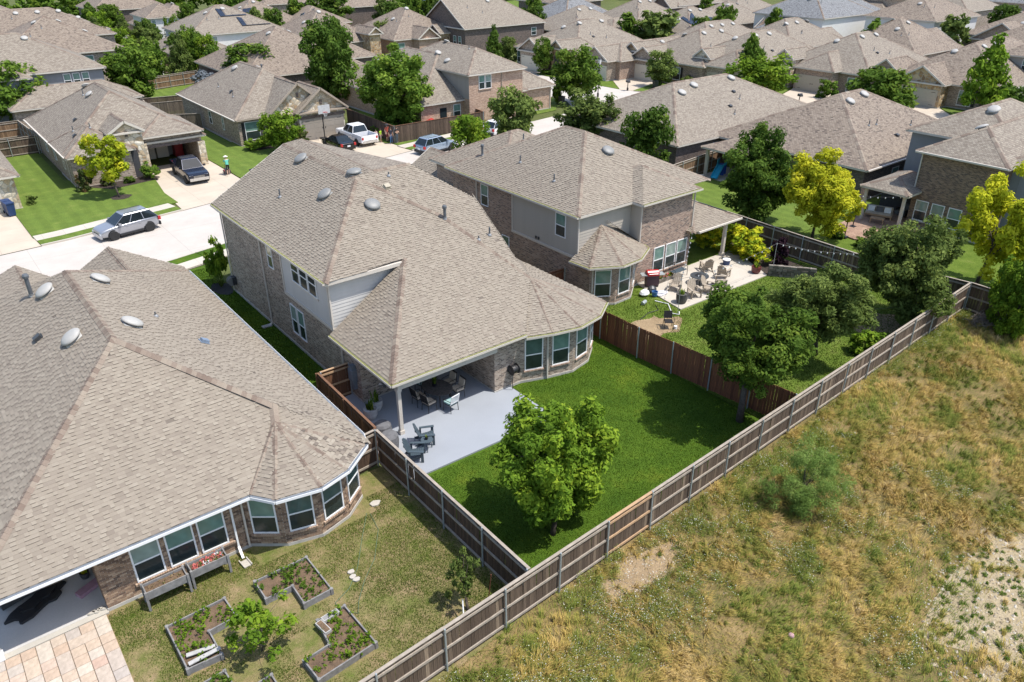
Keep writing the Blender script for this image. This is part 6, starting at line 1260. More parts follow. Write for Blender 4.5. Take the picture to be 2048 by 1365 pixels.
    hd = Vector(bend((0, .0, 1.63))) * S; hb = MB(); hb.lathe([(.094 * S, -.03 * S), (.10 * S, .03 * S), (.075 * S, .09 * S), (0, .112 * S)], 12, c=hd + Vector((0, -.012 * S, .0))); hb.build('hair', hair, root, smooth=True)
    if hat:
        hb = MB(); b_ = hd + Vector((0, .01, .06 * S)); hb.lathe([(.22 * S, 0), (.20 * S, .012), (.105 * S, .015), (.10 * S, .09 * S), (.0, .115 * S)], 16, c=b_); hb.build('hat', hat, root, smooth=True)
    fc = MB(); f0 = Vector(bend((0, .10, 1.59))) * S; fc.box(-.014, .014, f0.y - .02, f0.y + .016, f0.z - .02, f0.z + .02)
    for sx in (-.034, .034): fc.box(sx - .011, sx + .011, f0.y - .022, f0.y - .006, f0.z + .02, f0.z + .032, 1)
    fc.box(-.024, .024, f0.y - .022, f0.y - .004, f0.z - .055, f0.z - .044, 2); fc.build('face', [m_skin, m_black, m_tail], root)
    return root
cloth = lambda n, c: plain(n, c, 0.85, var=0.08)
person('person in a teal shirt and white hat pushing a mower on the front lawn', (22.95, 71.9), R(-12), 1.74, cloth('teal_shirt', (0.10, 0.42, 0.32)), cloth('black_shorts', (0.01, 0.01, 0.012)), cloth('grey_shoe', (0.3, 0.28, 0.26)), pose='push', hat=cloth('white_hat', (0.7, 0.66, 0.58)))
person('small person in a pale pink top by the brown fence', (39.9, 74.0), R(160), 1.35, cloth('pale_pink_top', (0.62, 0.45, 0.42)), cloth('denim_shorts', (0.12, 0.2, 0.3)), cloth('white_shoe', (0.6, 0.6, 0.6)), fem=True)
person('small person in a neon green shirt by the brown fence', (40.4, 73.9), R(200), 1.38, cloth('neon_green_shirt', (0.36, 0.62, 0.03)), cloth('grey_shorts', (0.25, 0.22, 0.2)), cloth('red_shoe', (0.4, 0.12, 0.1)), fem=True)
person('tall person in an orange-red shirt and cap by the brown fence', (41.05, 73.6), R(190), 1.84, cloth('orange_red_shirt', (0.40, 0.09, 0.055)), cloth('dark_red_shorts', (0.16, 0.03, 0.035)), cloth('dark_shoe', (0.05, 0.05, 0.05)), hat=cloth('dark_cap', (0.03, 0.03, 0.04)))
person('person in dark top and blue jeans between the two men', (40.95, 72.65), R(170), 1.66, cloth('dark_navy_top', (0.03, 0.03, 0.045)), cloth('blue_jeans', (0.05, 0.14, 0.30)), cloth('brown_shoe', (0.1, 0.06, 0.04)), short=False, fem=True)
person('person in a black shirt with folded arms at the fence corner', (41.5, 72.35), R(200), 1.76, cloth('black_shirt', (0.012, 0.012, 0.014)), cloth('grey_jeans', (0.10, 0.12, 0.14)), cloth('tan_shoe', (0.2, 0.14, 0.08)), short=False, pose='fold')
# ------------------------------------------------------------------ small things
def parts(name, label, cat, loc, rz, lst, group=None, scale=None):
    r = thing(name, label, cat, loc, rz, group)
    for nm, mb, m in lst: mb.build(nm, m, r)
    if scale: r.scale = (scale,) * 3
    return r
def B(*boxes, mi=0):
    mb = MB()
    for b in boxes: mb.box(*b)
    return mb
def Tb(*segs, r=.02, n=6):
    mb = MB()
    for s in segs: mb.tube(s, r, n)
    return mb
mow = parts('lawn_mower', 'red and grey push mower in front of the person in teal', 'mower', (23.1, 72.72, .11), R(-12), [('deck', B((-.26, .26, -.32, .32, .1, .24)), m_tail), ('engine', B((-.14, .14, -.1, .2, .24, .42)), m_dark), ('grass_bag', B((-.22, .22, -.62, -.3, .12, .48)), plain('grey_mower_bag', (0.14, 0.13, 0.12), .8)), ('handle', Tb([(-.2, -.28, .24), (-.2, -.72, .98), (.2, -.72, .98), (.2, -.28, .24)], r=.016), m_black)])
for sx in (-.3, .3):
    for sy in (-.28, .28): mb = MB(tf=Matrix.Rotation(math.pi / 2, 4, 'Y')); mb.lathe([(.1, -.03), (.1, .03)], 12); mb.build('wheel', m_tyre, mow, (sx, sy, .1))
hp = parts('basketball_hoop', 'basketball hoop with pale backboard standing before the taupe garage door', 'basketball hoop', (36.3, 79.0, .03), 0, [('pole', Tb([(0, 0, 0), (0, 0, 2.3), (0, -.5, 3.0)], r=.06), m_black), ('base', B((-.35, .35, -.1, .6, 0, .15)), m_black), ('backboard', B((-.68, .68, -.58, -.54, 2.85, 3.75)), plain('clear_grey_backboard', (0.5, 0.5, 0.5), .3))])
rg = MB(); rg.tube([(.23 * math.cos(a), -.82 + .23 * math.sin(a), 3.02) for a in np.linspace(0, 2 * math.pi, 17)], .02, 6); rg.build('rim', m_tail, hp)
nt = MB()
for k in range(10): a, a2 = 2 * math.pi * k / 10, 2 * math.pi * (k + .7) / 10; nt.beam((.23 * math.cos(a), -.82 + .23 * math.sin(a), 3.0), (.13 * math.cos(a2), -.82 + .13 * math.sin(a2), 2.6), .014, .014)
nt.build('net', m_white, hp)
def bin_(label, loc, rz, m, h=1.05): return parts('wheelie_bin', label, 'bin', (*loc, .04), rz, [('bin', (lambda mb: (mb.face([(-.24, -.26, .06), (.24, -.26, .06), (.24, .26, .06), (-.24, .26, .06)]), [mb.face(q) for q in ([(-.24, -.26, .06), (.24, -.26, .06), (.3, -.34, h), (-.3, -.34, h)], [(.24, -.26, .06), (.24, .26, .06), (.3, .36, h), (.3, -.34, h)], [(.24, .26, .06), (-.24, .26, .06), (-.3, .36, h), (.3, .36, h)], [(-.24, .26, .06), (-.24, -.26, .06), (-.3, -.34, h), (-.3, .36, h)])], mb)[-1])(MB()), m), ('lid', B((-.32, .32, -.38, .38, h, h + .07)), m), ('handle', B((-.26, .26, .38, .43, h - .06, h + .02)), m), ('wheel', B((-.3, -.22, .2, .4, 0, .2), (.22, .3, .2, .4, 0, .2)), m_black)])
m_bblue = plain('navy_blue_bin_plastic', (0.015, 0.04, 0.12), .5); m_bblack = plain('charcoal_bin_plastic', (0.02, 0.022, 0.024), .5)
bin_('front blue wheelie bin on the left driveway', (5.05, 71.6), R(10), m_bblue); bin_('rear blue wheelie bin against the stone corner', (4.95, 72.45), R(6), m_bblue)
bin_('charcoal wheelie bin at the white garage house corner', (68.6, 76.3), R(100), m_bblack); bin_('charcoal wheelie bin on the tan-gabled house driveway edge', (86.6, 76.4), R(80), m_bblack); bin_('white drum beside the cream garage door', (91.0, 86.5), 0, m_white, .9)
parts('utility_pedestal', 'small dark utility box at the lawn edge near the mower', 'utility box', (24.7, 70.3, .1), R(10), [('box', B((-.22, .22, -.22, .22, 0, .5)), m_dark), ('lid', B((-.25, .25, -.25, .25, .5, .56)), m_black)])
parts('rubbish_bags', 'pile of black bags on the lawn beside the lawn tree', 'bags', (27.0, 71.2, .1), 0, [('bag', (lambda mb: (mb.lathe([(.2, 0), (.3, .12), (.2, .3), (.05, .4)], 10), mb.lathe([(.16, 0), (.25, .1), (.16, .24), (.04, .3)], 10, c=(.42, .1, 0)), mb)[-1])(MB()), m_black)])
def mailbox(label, u, v, rz): parts('mailbox', label, 'mailbox', (u, v, .02), rz, [('post', Tb([(0, 0, 0), (0, 0, 1.2)], r=.06, n=8), m_black), ('base', B((-.1, .1, -.1, .1, 0, .4)), m_black), ('box', (lambda mb: (mb.box(-.14, .14, -.3, .3, 1.15, 1.34), mb.tube([(0, -.3, 1.34), (0, .3, 1.34)], .14, 10), mb.box(-.38, -.16, -.2, .2, 1.12, 1.3), mb)[-1])(MB()), m_dark)], 'mailboxes')
mailbox('mailbox in front of the tan-gabled house', 82.6, 78.0, R(70)); mailbox('mailbox left of the lamp post', 73.0, 77.2, R(70)); mailbox('mailbox in front of the narrow stone entry house', 92.6, 57.0, R(70))
lp = parts('street_lamp', 'tall black street lamp with frosted lantern by the round tree', 'street lamp', (76.2, 77.4, 0), 0, [('pole', (lambda mb: (mb.lathe([(.14, 0), (.14, .5), (.07, .6), (.055, 4.2)], 10), mb)[-1])(MB()), m_black), ('lantern', (lambda mb: (mb.lathe([(.1, 4.2), (.22, 4.35), (.25, 4.85), (.12, 5.0)], 10), mb)[-1])(MB()), plain('frosted_lamp_glass', (0.62, 0.62, 0.6), .4)), ('cap', (lambda mb: (mb.lathe([(.27, 4.9), (.15, 5.08), (.03, 5.2)], 10), mb)[-1])(MB()), m_black)])
# patio furniture at the middle house
m_slat = plain('slate_blue_plastic', (0.052, 0.075, 0.092), .55, var=.08); m_teak = plain('weathered_teak', (0.34, 0.285, 0.22), .8, var=.2, scale=12)
def adirondack(label, loc, rz, m, z=.1, group=None, cat='chair'):
    r = thing('adirondack_chair', label, cat, (*loc, z), rz, group); t = Matrix.Rotation(R(-24), 4, 'X')
    bk = MB(tf=Matrix.Translation((0, .26, .30)) @ t)
    for k in range(5): x = -.24 + k * .12; bk.box(x - .053, x + .053, -.012, .012, 0, .78 - .06 * abs(k - 2) ** 1.5)
    bk.box(-.28, .28, .012, .04, .14, .2); bk.box(-.28, .28, .012, .04, .5, .56); bk.build('backrest', m, r)
    st = MB(tf=Matrix.Translation((0, -.3, .36)) @ Matrix.Rotation(R(-10), 4, 'X'))
    for k in range(6): st.box(-.27, .27, k * .098, k * .098 + .088, 0, .022)
    st.build('seat', m, r)
    for sx in (-1, 1):
        a = MB(); a.prism([(sx * .26, .3), (sx * .38, .3), (sx * .42, -.36), (sx * .27, -.36)] if sx > 0 else [(sx * .26, .3), (sx * .27, -.36), (sx * .42, -.36), (sx * .38, .3)], .56, .585); a.build('armrest', m, r)
        l = B((sx * .33 - .02, sx * .33 + .02, -.34, -.22, 0, .56)); l.build('leg', m, r)
        l = MB(); l.beam((sx * .30, -.3, .33), (sx * .30, .52, .03), .03, .12); l.build('leg', m, r); l = B((sx * .33 - .02, sx * .33 + .02, .22, .3, .12, .56)); l.build('leg', m, r)
    return r
adirondack('slate blue slatted lounge chair nearer the patio post', (14.45, 24.5), R(62), m_slat); adirondack('slate blue slatted lounge chair nearer the dark fence', (13.45, 23.75), R(52), m_slat)
def pot_plant(name, label, loc, pr, ph, mpot, nblade, bh, mat, seed=1, spread=.6, z=.1, cat='plant pot'):
    r = thing(name, label, cat, (*loc, z)); p = MB(); p.lathe([(pr * .72, 0), (pr * .95, ph * .35), (pr, ph), (pr * .88, ph), (pr * .86, ph - .05)], 20); p.build('pot', mpot, r, smooth=False)
    s = MB(); s.lathe([(pr * .87, ph - .06), (0, ph - .05)], 16); s.build('soil', m_mulch, r); rr = random.Random(seed); b = MB()
    for k in range(nblade):
        a = rr.uniform(0, 6.28); e = rr.uniform(.15, spread); base = Vector((rr.uniform(-.4, .4) * pr, rr.uniform(-.4, .4) * pr, ph - .06)); d = Vector((math.cos(a), math.sin(a), 0)); H_ = bh * rr.uniform(.6, 1); w = .035; sd = Vector((-d.y, d.x, 0)) * w
        m1 = base + d * (e * H_ * .35) + Z3 * H_ * .65; tip = base + d * (e * H_ * .9) + Z3 * H_; b.face([base - sd, base + sd, m1 + sd * .8, m1 - sd * .8], 0, rr.random()); b.face([m1 - sd * .8, m1 + sd * .8, tip], 0, rr.random())
    b.build('plant', mat, r); return r
m_potw = plain('white_concrete_pot', (0.42, 0.41, 0.40), .8)
side = thing('side_table', 'small round slate side table between the two lounge chairs', 'table', (14.15, 24.0, .1)); tt = MB(); tt.lathe([(.27, .5), (.28, .52), (.27, .54), (0, .54)], 20); tt.build('tabletop', m_slat, side)
for k in range(3): a = 2 * math.pi * k / 3; l = MB(); l.beam((.2 * math.cos(a), .2 * math.sin(a), .5), (.24 * math.cos(a), .24 * math.sin(a), 0), .035, .035); l.build('leg', m_slat, side)
pot_plant('potted_plant', 'tiny plant in a black pot on the round side table', (14.15, 24.0), .07, .12, m_black, 10, .16, L_OLIVE, 4, .8, .64, 'plant')
pot_plant('potted_plant', 'white round pot with spiky plant nearer the fence', (13.42, 27.75), .33, .52, m_potw, 34, .62, L_MID, 1); pot_plant('potted_plant', 'white round pot with spiky plant at the brick corner', (13.98, 28.25), .33, .52, m_potw, 30, .6, L_MID, 2)
m_tcover = plain('grey_fabric_cover', (0.12, 0.12, 0.125), .9, var=.25, scale=5)
for i, (x, y) in enumerate(((13.12, 26.1), (12.95, 25.2))):
    c = MB(); c.lathe([(.40, 0), (.43, .3), (.40, .62), (.30, .72), (0, .76)], 14, sx=1.0 + .08 * i); parts('covered_planter', ('grey covered tub against the fence, nearer the house', 'grey covered tub against the fence, nearer the lounge chairs')[i], 'tub', (x, y, .1), i, [('cover', c, m_tcover)])
m_dk2 = plain('dark_bronze_metal', (0.028, 0.026, 0.026), .5, .3); m_beige = plain('beige_cushion_fabric', (0.46, 0.40, 0.32), .9); m_aqua = plain('pale_aqua_cushion_fabric', (0.26, 0.40, 0.40), .9)
dt = thing('dining_table', 'oval dark dining table under the covered patio', 'table', (16.75, 27.1, .1), R(8)); tt = MB(); tt.lathe([(.5, .70), (.53, .715), (.53, .735), (.5, .745), (0, .745)], 32, sx=1.25, sy=1.65); tt.build('tabletop', two('mottled_slate_top', (0.03, 0.028, 0.027), (0.085, 0.075, 0.07), 9, fine=30), dt)
for sx in (-1, 1):
    for sy in (-1, 1): l = MB(); l.beam((sx * .3, sy * .5, .7), (sx * .36, sy * .6, 0), .06, .06); l.build('leg', m_dk2, dt)
ap_ = B((-.02, .02, -.5, .5, .62, .70), (-.4, .4, -.02, .02, .62, .70)); ap_.build('frame', m_dk2, dt)
def dining_chair(label, loc, rz, cm, slat=False):
    r = thing('dining_chair', label, 'chair', (*loc, .1), rz, 'chairs round the oval table'); B((-.25, .25, -.25, .25, .40, .44)).build('seat', m_dk2, r); B((-.24, .24, -.24, .24, .44, .52)).build('cushion', cm, r)
    bt = Matrix.Translation((0, .25, .46)) @ Matrix.Rotation(R(-12), 4, 'X'); b = MB(tf=bt)
    for x in (-.25, .25): b.box(x - .018, x + .018, -.015, .015, 0, .52)
    b.box(-.26, .26, -.015, .015, .48, .53); b.box(-.26, .26, -.015, .015, .06, .1)
    for k in range(6): x = -.19 + k * .076; b.box(x - .02, x + .02, -.01, .01, .1, .48)
    b.build('backrest', m_white if slat else m_dk2, r)
    if not slat: c = MB(tf=bt); c.box(-.22, .22, -.075, -.016, .06, .47); c.build('back_cushion', cm, r)
    for sx in (-1, 1):
        for sy in (-1, 1): l = MB(); l.beam((sx * .23, sy * .23, .42), (sx * .25, sy * .26, 0), .028, .028); l.build('leg', m_dk2, r)
        Tb([(sx * .26, -.24, .4), (sx * .27, -.22, .64), (sx * .27, .27, .66)], r=.016).build('armrest', m_dk2, r)
    return r
dining_chair('beige-cushioned chair at the table side facing the fence, farther one', (15.85, 27.35), R(92), m_beige); dining_chair('beige-cushioned chair at the table side nearest the patio post', (15.95, 26.6), R(98), m_beige)
dining_chair('aqua-cushioned chair with slatted back at the sunny table end', (16.75, 25.95), R(190), m_aqua, True); dining_chair('aqua-cushioned chair at the far table end by the wall', (16.65, 28.35), R(10), m_aqua)
dining_chair('beige-cushioned chair on the right of the oval table, nearer one', (17.7, 26.75), R(-92), m_beige); dining_chair('beige-cushioned chair on the right of the oval table, farther one', (17.7, 27.5), R(-86), m_beige)
pot_plant('potted_plant', 'spiky green plant in a dark pot on the dining table', (16.7, 27.25), .11, .16, m_black, 22, .42, L_MID, 6, .9, .845, 'plant')
ln = thing('lantern', 'tall black open lantern on the dining table', 'lantern', (17.05, 27.75, .845)); rt_ = [(.13 * math.cos(a), .13 * math.sin(a), 0) for a in np.linspace(0, 2 * math.pi, 15)]
for z in (.02, .62): Tb([(x, y, z) for x, y, _ in rt_], r=.018).build('ring', m_black, ln)
for k in range(4): a = math.pi * k / 2 + .4; Tb([(.13 * math.cos(a), .13 * math.sin(a), 0), (.13 * math.cos(a), .13 * math.sin(a), .62)], r=.013).build('bar', m_black, ln)
hr = thing('hose_reel', 'black hose reel on the sunlit brick wall', 'hose reel', (20.4, 25.68, 1.15)); q = MB(tf=Matrix.Rotation(math.pi / 2, 4, 'Y')); q.lathe([(.27, -.2), (.27, -.18), (.19, -.17), (.21, 0), (.19, .17), (.27, .18), (.27, .2)], 18); q.build('drum', m_black, hr)
B((-.22, -.2, -.05, .2, -.1, .1), (.2, .22, -.05, .2, -.1, .1), (-.25, .25, .18, .21, -.15, .15)).build('bracket', m_dark, hr); Tb([(-.18, -.18, -.1), (-.25, -.2, -.5), (-.2, -.15, -1.0)], r=.02).build('hose', m_black, hr)
h2r = thing('hose_reel', 'grey hose reel low on the shaded side wall of the middle house', 'hose reel', (13.55, 45.6, .95)); q = MB(); q.tf = Matrix.Rotation(math.pi / 2, 4, 'X'); q.lathe([(.3, -.16), (.3, -.14), (.22, -.12), (.22, .12), (.3, .14), (.3, .16)], 18); q.build('drum', m_vent_dk, h2r); B((0.0, .24, -.2, .2, -.25, .25)).build('bracket', m_dark, h2r)
yc = pot_plant('yucca', 'spiky yucca in the black mulch beside the middle house', (13.3, 47.2), .05, .06, m_black, 46, 1.0, L_OLIVE, 9, 1.6, .02, 'plant')
parts('splash_block', 'pale splash block lying in the side strip', 'splash block', (13.45, 40.0, .02), 0, [('block', B((-.35, .2, -.14, .14, 0, .07)), m_plank_pale)])
# garden-bed yard
def raised_bed(label, poly, z=.26, seed=0):
    cx = sum(p[0] for p in poly) / len(poly); cy = sum(p[1] for p in poly) / len(poly); r = thing('garden_bed', label, 'garden bed', (cx, cy, .015), 0, 'raised garden beds')
    q = [(p[0] - cx, p[1] - cy) for p in poly]; n = len(q)
    for k in range(n): a, b = q[k], q[(k + 1) % n]; m = MB(); m.beam((*a, z / 2), (*b, z / 2), .045, z); m.build('plank', m_bedwood, r)
    for a in q: m = B((a[0] - .05, a[0] + .05, a[1] - .05, a[1] + .05, 0, z + .015)); m.build('corner_post', m_bedwood, r)
    s = MB(); s.face([(*p, z - .1) for p in q]); s.build('soil', m_soil, r)
    rr = np.random.default_rng(seed); xs, ys = zip(*q); V = []; T = []
    def inside(x, y):
        c = False
        for i in range(n):
            a, b = q[i], q[(i + 1) % n]
            if (a[1] > y) != (b[1] > y) and x < (b[0] - a[0]) * (y - a[1]) / (b[1] - a[1]) + a[0]: c = not c
        return c
    k = 0
    while k < 64:
        x, y = rr.uniform(min(xs), max(xs)), rr.uniform(min(ys), max(ys))
        if not inside(x, y): continue
        k += 1; rad = rr.choice([.07, .09, .12, .17]); v, t, _, _ = crown(300 + k, 46, .34, ncl=8, aspect=.5); V.append(v * np.array([rad, rad, rad * 1.1]) + np.array([x, y, z - .1 + rad * .8])); T.append(t * .9)
    tag(link('plants', fast_mesh('plants', np.concatenate(V), 4, L_BRIGHT if seed % 2 else L_MID, np.concatenate(T)), r), kind='stuff'); return r
b1 = raised_bed('L-shaped garden bed with two loose boards at the terrace side', [(2.02, 20.95), (2.02, 18.85), (3.05, 18.75), (3.05, 19.9), (3.98, 19.95), (3.95, 20.97)][::-1], seed=1)
b2 = raised_bed('L-shaped garden bed nearest the bay windows', [(5.06, 21.06), (5.06, 20.05), (6.02, 20.04), (6.0, 19.04), (7.02, 19.06), (7.0, 21.03)], seed=2)
b3 = raised_bed('L-shaped garden bed holding two white trays', [(6.03, 18.1), (5.9, 16.97), (4.99, 16.9), (5.05, 15.97), (7.1, 16.1), (7.02, 18.1)], seed=3)
b4 = raised_bed('L-shaped garden bed cut off by the bottom edge', [(2.0, 18.05), (2.0, 16.0), (4.0, 16.05), (3.98, 17.04), (2.95, 17.0), (2.9, 18.08)], seed=4)
for i, (a, b) in enumerate((((2.15, 19.35), (3.0, 19.15)), ((2.1, 18.95), (3.1, 18.95)))): m = MB(); m.beam((a[0], a[1], .30 + .03 * i), (b[0], b[1], .31 + .03 * i), .15, .03); o = m.build('loose_board', m_plank_pale); tag(o, ('upper pale loose board across the terrace-side garden bed', 'lower pale loose board across the terrace-side garden bed')[i], 'board')
for i, (x, y, a, w) in enumerate(((6.05, 17.7, R(8), .24), (6.45, 18.0, R(95), .22))): parts('seed_tray', ('small white tray with soil in the garden bed corner', 'long empty white tray along the garden bed plank')[i], 'tray', (x, y, .2), a, [('tray', B((-w / 2, w / 2, -.3, .3, 0, .12)), m_plank_pale), ('soil', B((-w / 2 + .03, w / 2 - .03, -.27, .27, .121, .125)), m_soil if i == 0 else m_bedwood)])
def leg_planter(label, x0, x1, y0, y1, filled):
    r = thing('planter_box', label, 'planter', ((x0 + x1) / 2, (y0 + y1) / 2, .015)); w, d = (x1 - x0) / 2, (y1 - y0) / 2
    for b, nm in (((-w, w, -d - .02, -d + .02, .48, .80), 'plank'), ((-w, w, d - .02, d + .02, .48, .80), 'plank'), ((-w - .02, -w + .02, -d + .02, d - .02, .48, .80), 'plank'), ((w - .02, w + .02, -d + .02, d - .02, .48, .80), 'plank')): B(b).build(nm, m_bedwood, r)
    for sx in (-1, 1):
        for sy in (-1, 1): B((sx * (w + .02) - .04, sx * (w + .02) + .04, sy * (d + .02) - .04, sy * (d + .02) + .04, 0, .83)).build('leg', m_bedwood, r)
    B((-w + .02, w - .02, -d + .02, d - .02, .5, .70)).build('soil', m_soil, r); V = []; T = []; Mi = []; rr = np.random.default_rng(4)
    for k in range(46 if filled else 22):
        v, t, _, _ = crown(400 + k, 26, .36, ncl=6, aspect=.5); s = .085 if filled else .05; V.append(v * s + np.array([rr.uniform(-w + .07, w - .07), rr.uniform(-d + .07, d - .07), .74])); T.append(t); Mi.append(np.full(len(t), rr.choice([0, 0, 1, 1, 2 if k % 5 == 0 else 1]) if filled else rr.choice([0, 3, 3])))
    tag(link('flowers' if filled else 'weeds', fast_mesh('flowers', np.concatenate(V), 4, [L_MID, m_petal, m_white, m_straw], np.concatenate(T), np.concatenate(Mi)), r), kind='stuff'); return r
m_petal = tinted('coral_pink_petal', [(0, (0.45, 0.07, 0.06)), (1, (0.65, 0.22, 0.20))]); m_straw = tinted('dry_straw', [(0, (0.19, 0.125, 0.06)), (1, (0.34, 0.25, 0.13))])
leg_planter('raised planter box on legs full of dry weeds under the first window', 1.85, 3.2, 22.25, 22.72, False); leg_planter('raised planter box on legs with pink and white flowers', 3.38, 4.62, 22.3, 22.77, True)
parts('splash_block', 'pale concrete splash block under the white downspout', 'splash block', (5.2, 22.35, .015), R(5), [('block', B((-.13, .13, -.22, .16, 0, .05)), m_slab_edge), ('lip', B((-.16, -.12, -.25, .22, .06, .1), (.12, .16, -.25, .22, .06, .1)), m_slab_edge)])
gx = thing('barbecue_grill', 'stainless grill under a fallen black cover on the left patio', 'grill', (-1.5, 25.55, .08), R(15)); B((-.7, .7, -.28, .28, .15, .85)).build('cabinet', m_dark, gx); B((-.75, -.2, -.3, .3, .85, .89), (.3, .8, -.3, .3, .85, .89)).build('side_shelf', m_galv, gx); q = MB(tf=Matrix.Translation((0, 0, .88)) @ Matrix.Rotation(math.pi / 2, 4, 'Y')); q.lathe([(.26, -.45), (.28, -.4), (.28, .4), (.26, .45)], 14); q.build('hood', m_galv, gx); Tb([(-.4, -.34, .8), (.4, -.34, .8)], r=.02).build('handle', m_chrome, gx)
cv = MB(); cv.prism(blob(0, 0, .95, .42, 20, 8, .2), 0, .10); cv.prism(blob(.1, .1, .6, .25, 16, 3, .25), .10, .17); parts('grill_cover', 'black grill cover lying on the left patio floor', 'cover', (-1.2, 24.85, .08), R(25), [('fabric', cv, m_black)])
q = MB(); q.lathe([(.2, 0), (.23, .42), (.235, .42), (.235, .45), (0, .45)], 16); parts('bucket', 'pale grey lidded bucket beside the grill', 'bucket', (-.72, 26.0, .08), 0, [('bucket', q, plain('pale_grey_plastic', (0.42, 0.42, 0.43), .5))])
parts('foam_pad', 'dusty pink pad leaning at the brick corner', 'pad', (.42, 24.5, .08), R(24), [('pad', B((-.42, .42, -.16, .16, 0, .14)), plain('dusty_pink_foam', (0.34, 0.20, 0.25), .9))])
pot_plant('potted_plant', 'small plant pot at the left patio wall', (.45, 25.2), .16, .26, m_dark, 20, .35, L_GOLDSHRUB, 8, .9, .08); parts('drain_grate', 'dark grate low on the left patio wall', 'grate', (.0, 27.1, .4), 0, [('grate', B((-.7, .4, 0, .08, 0, .14)), m_black)])
for i in range(7): q = MB(); q.prism(blob(0, 0, rng.uniform(.05, .12), rng.uniform(.05, .1), 9, i, .1), 0, .07); tag(q.build('stone', m_slab_edge, None, (.22 + .075 * i, 23.25 + .05 * math.sin(i * 2.1), .085)), None, 'stone', None)
for i, o in enumerate([o for o in COL.objects if o.name.startswith('stone') and 'category' in o]): tag(o, 'pale stone at the brick corner of the left patio slab', 'stone', 'stones at the slab corner')
hm = plain('green_garden_hose', (0.10, 0.15, 0.085), .7); q = MB(); q.tube([(10.1, 21.9, .04), (9.9, 20.9, .04), (9.0, 19.6, .04), (8.2, 18.9, .04), (7.6, 18.2, .04), (7.3, 17.7, .05), (6.95, 18.1, .05), (6.9, 18.6, .05), (7.6, 18.9, .04), (8.3, 19.6, .04), (9.2, 20.9, .04), (10.0, 22.0, .04)], .012, 6); tag(q.build('garden_hose', hm), 'thin green hose looped across the garden-bed yard', 'hose')
for i, (x, y) in enumerate(((8.02, 19.55), (7.95, 19.3), (8.0, 19.1))): q = MB(); q.prism(blob(0, 0, .13, .10, 11, 20 + i, .12), 0, .06); tag(q.build('stone', m_slab_edge, None, (x, y, .02)), 'pale flat stone beside the hose in the yard', 'stone', 'pale stones by the hose')
q = MB(); q.beam((8.9, 15.3, .05), (9.4, 14.6, .06), .05, .04); tag(q.build('board', m_bark), 'dark thin stick on the ground by the corner fence', 'stick'); q = MB(); q.tube([(10.9, 15.2, 0), (11.05, 15.15, 1.5)], .018, 6); tag(q.build('stake', plain('rusty_stake', (0.16, 0.055, 0.025), .8)), 'rusty stake leaning at the side fence', 'stake'); q = MB(); q.tube([(9.8, 15.0, .02), (10.1, 15.5, .7)], .025, 6); tag(q.build('pipe', m_white), 'white pipe leaning on the crepe myrtle', 'pipe')
q = MB(); q.prism(blob(0, 0, .22, .16, 12, 4, .1), 0, .06); tag(q.build('stone', m_slab_edge, None, (10.55, 22.3, .02)), 'pale block at the corner of the bay wall', 'stone')
# stone patio of the brick neighbour
AD = [(39.9, 29.35, 150, 'under the patio roof edge'), (39.9, 27.9, 105, 'right of the fire table'), (35.75, 28.45, -60, 'nearest the red grill'), (35.95, 27.1, -20, 'beside the barrel planter'), (37.2, 26.95, 15, 'at the grass edge, left one'), (38.5, 27.05, 45, 'at the grass edge, right one')]
for x, y, a, l in AD: adirondack('weathered teak slatted chair ' + l, (x, y), R(a + 180 if False else a), m_teak, .08, 'teak chairs round the fire table')
ft = thing('fire_table', 'round black fire table amid the teak chairs', 'table', (37.75, 28.2, .08)); q = MB(); q.lathe([(.55, .50), (.60, .52), (.60, .56), (0, .57)], 26); q.build('tabletop', plain('charcoal_table_top', (0.045, 0.05, 0.055), .5), ft)
for k in range(4): a = math.pi / 4 + k * math.pi / 2; l = MB(); l.beam((.4 * math.cos(a), .4 * math.sin(a), .5), (.45 * math.cos(a), .45 * math.sin(a), 0), .06, .06); l.build('leg', m_black, ft)
q = MB(); q.lathe([(.25, .57), (.27, .6), (.1, .64), (0, .65)], 16); q.build('burner_lid', m_black, ft)
gr = thing('barbecue_grill', 'red-hooded grill against the neighbour bay wall', 'grill', (35.05, 29.85, .08), R(-30)); B((-.4, .4, -.26, .26, .12, .84)).build('cabinet', plain('plum_black_metal', (0.05, 0.025, 0.035), .5), gr); B((-.75, -.4, -.26, .26, .82, .86), (.4, .75, -.26, .26, .82, .86)).build('side_shelf', m_galv, gr)
q = MB(tf=Matrix.Translation((0, 0, .86)) @ Matrix.Rotation(math.pi / 2, 4, 'Y')); q.lathe([(.25, -.4), (.27, -.36), (.27, .36), (.25, .4)], 14); q.build('hood', plain('red_enamel', (0.36, 0.012, 0.015), .3), gr); Tb([(-.3, -.31, .95), (.3, -.31, .95)], r=.018).build('handle', m_chrome, gr); B((-.4, -.34, -.2, .2, 0, .12), (.34, .4, -.2, .2, 0, .12)).build('foot', m_black, gr)
bn = thing('bench', 'black metal garden bench under the three windows', 'bench', (37.6, 29.85, .08), R(0))
q = MB()
for k in range(5): q.box(-.6, .6, -.28 + k * .1, -.2 + k * .1, .42, .44)
q.build('seat', m_slat, bn); q = MB(tf=Matrix.Translation((0, .26, .44)) @ Matrix.Rotation(R(-12), 4, 'X')); q.box(-.62, .62, -.02, .02, .42, .46); q.box(-.62, .62, -.02, .02, .06, .1)
for k in range(13): q.box(-.6 + k * .1 - .012, -.6 + k * .1 + .012, -.01, .01, .1, .42)
q.build('backrest', m_black, bn)
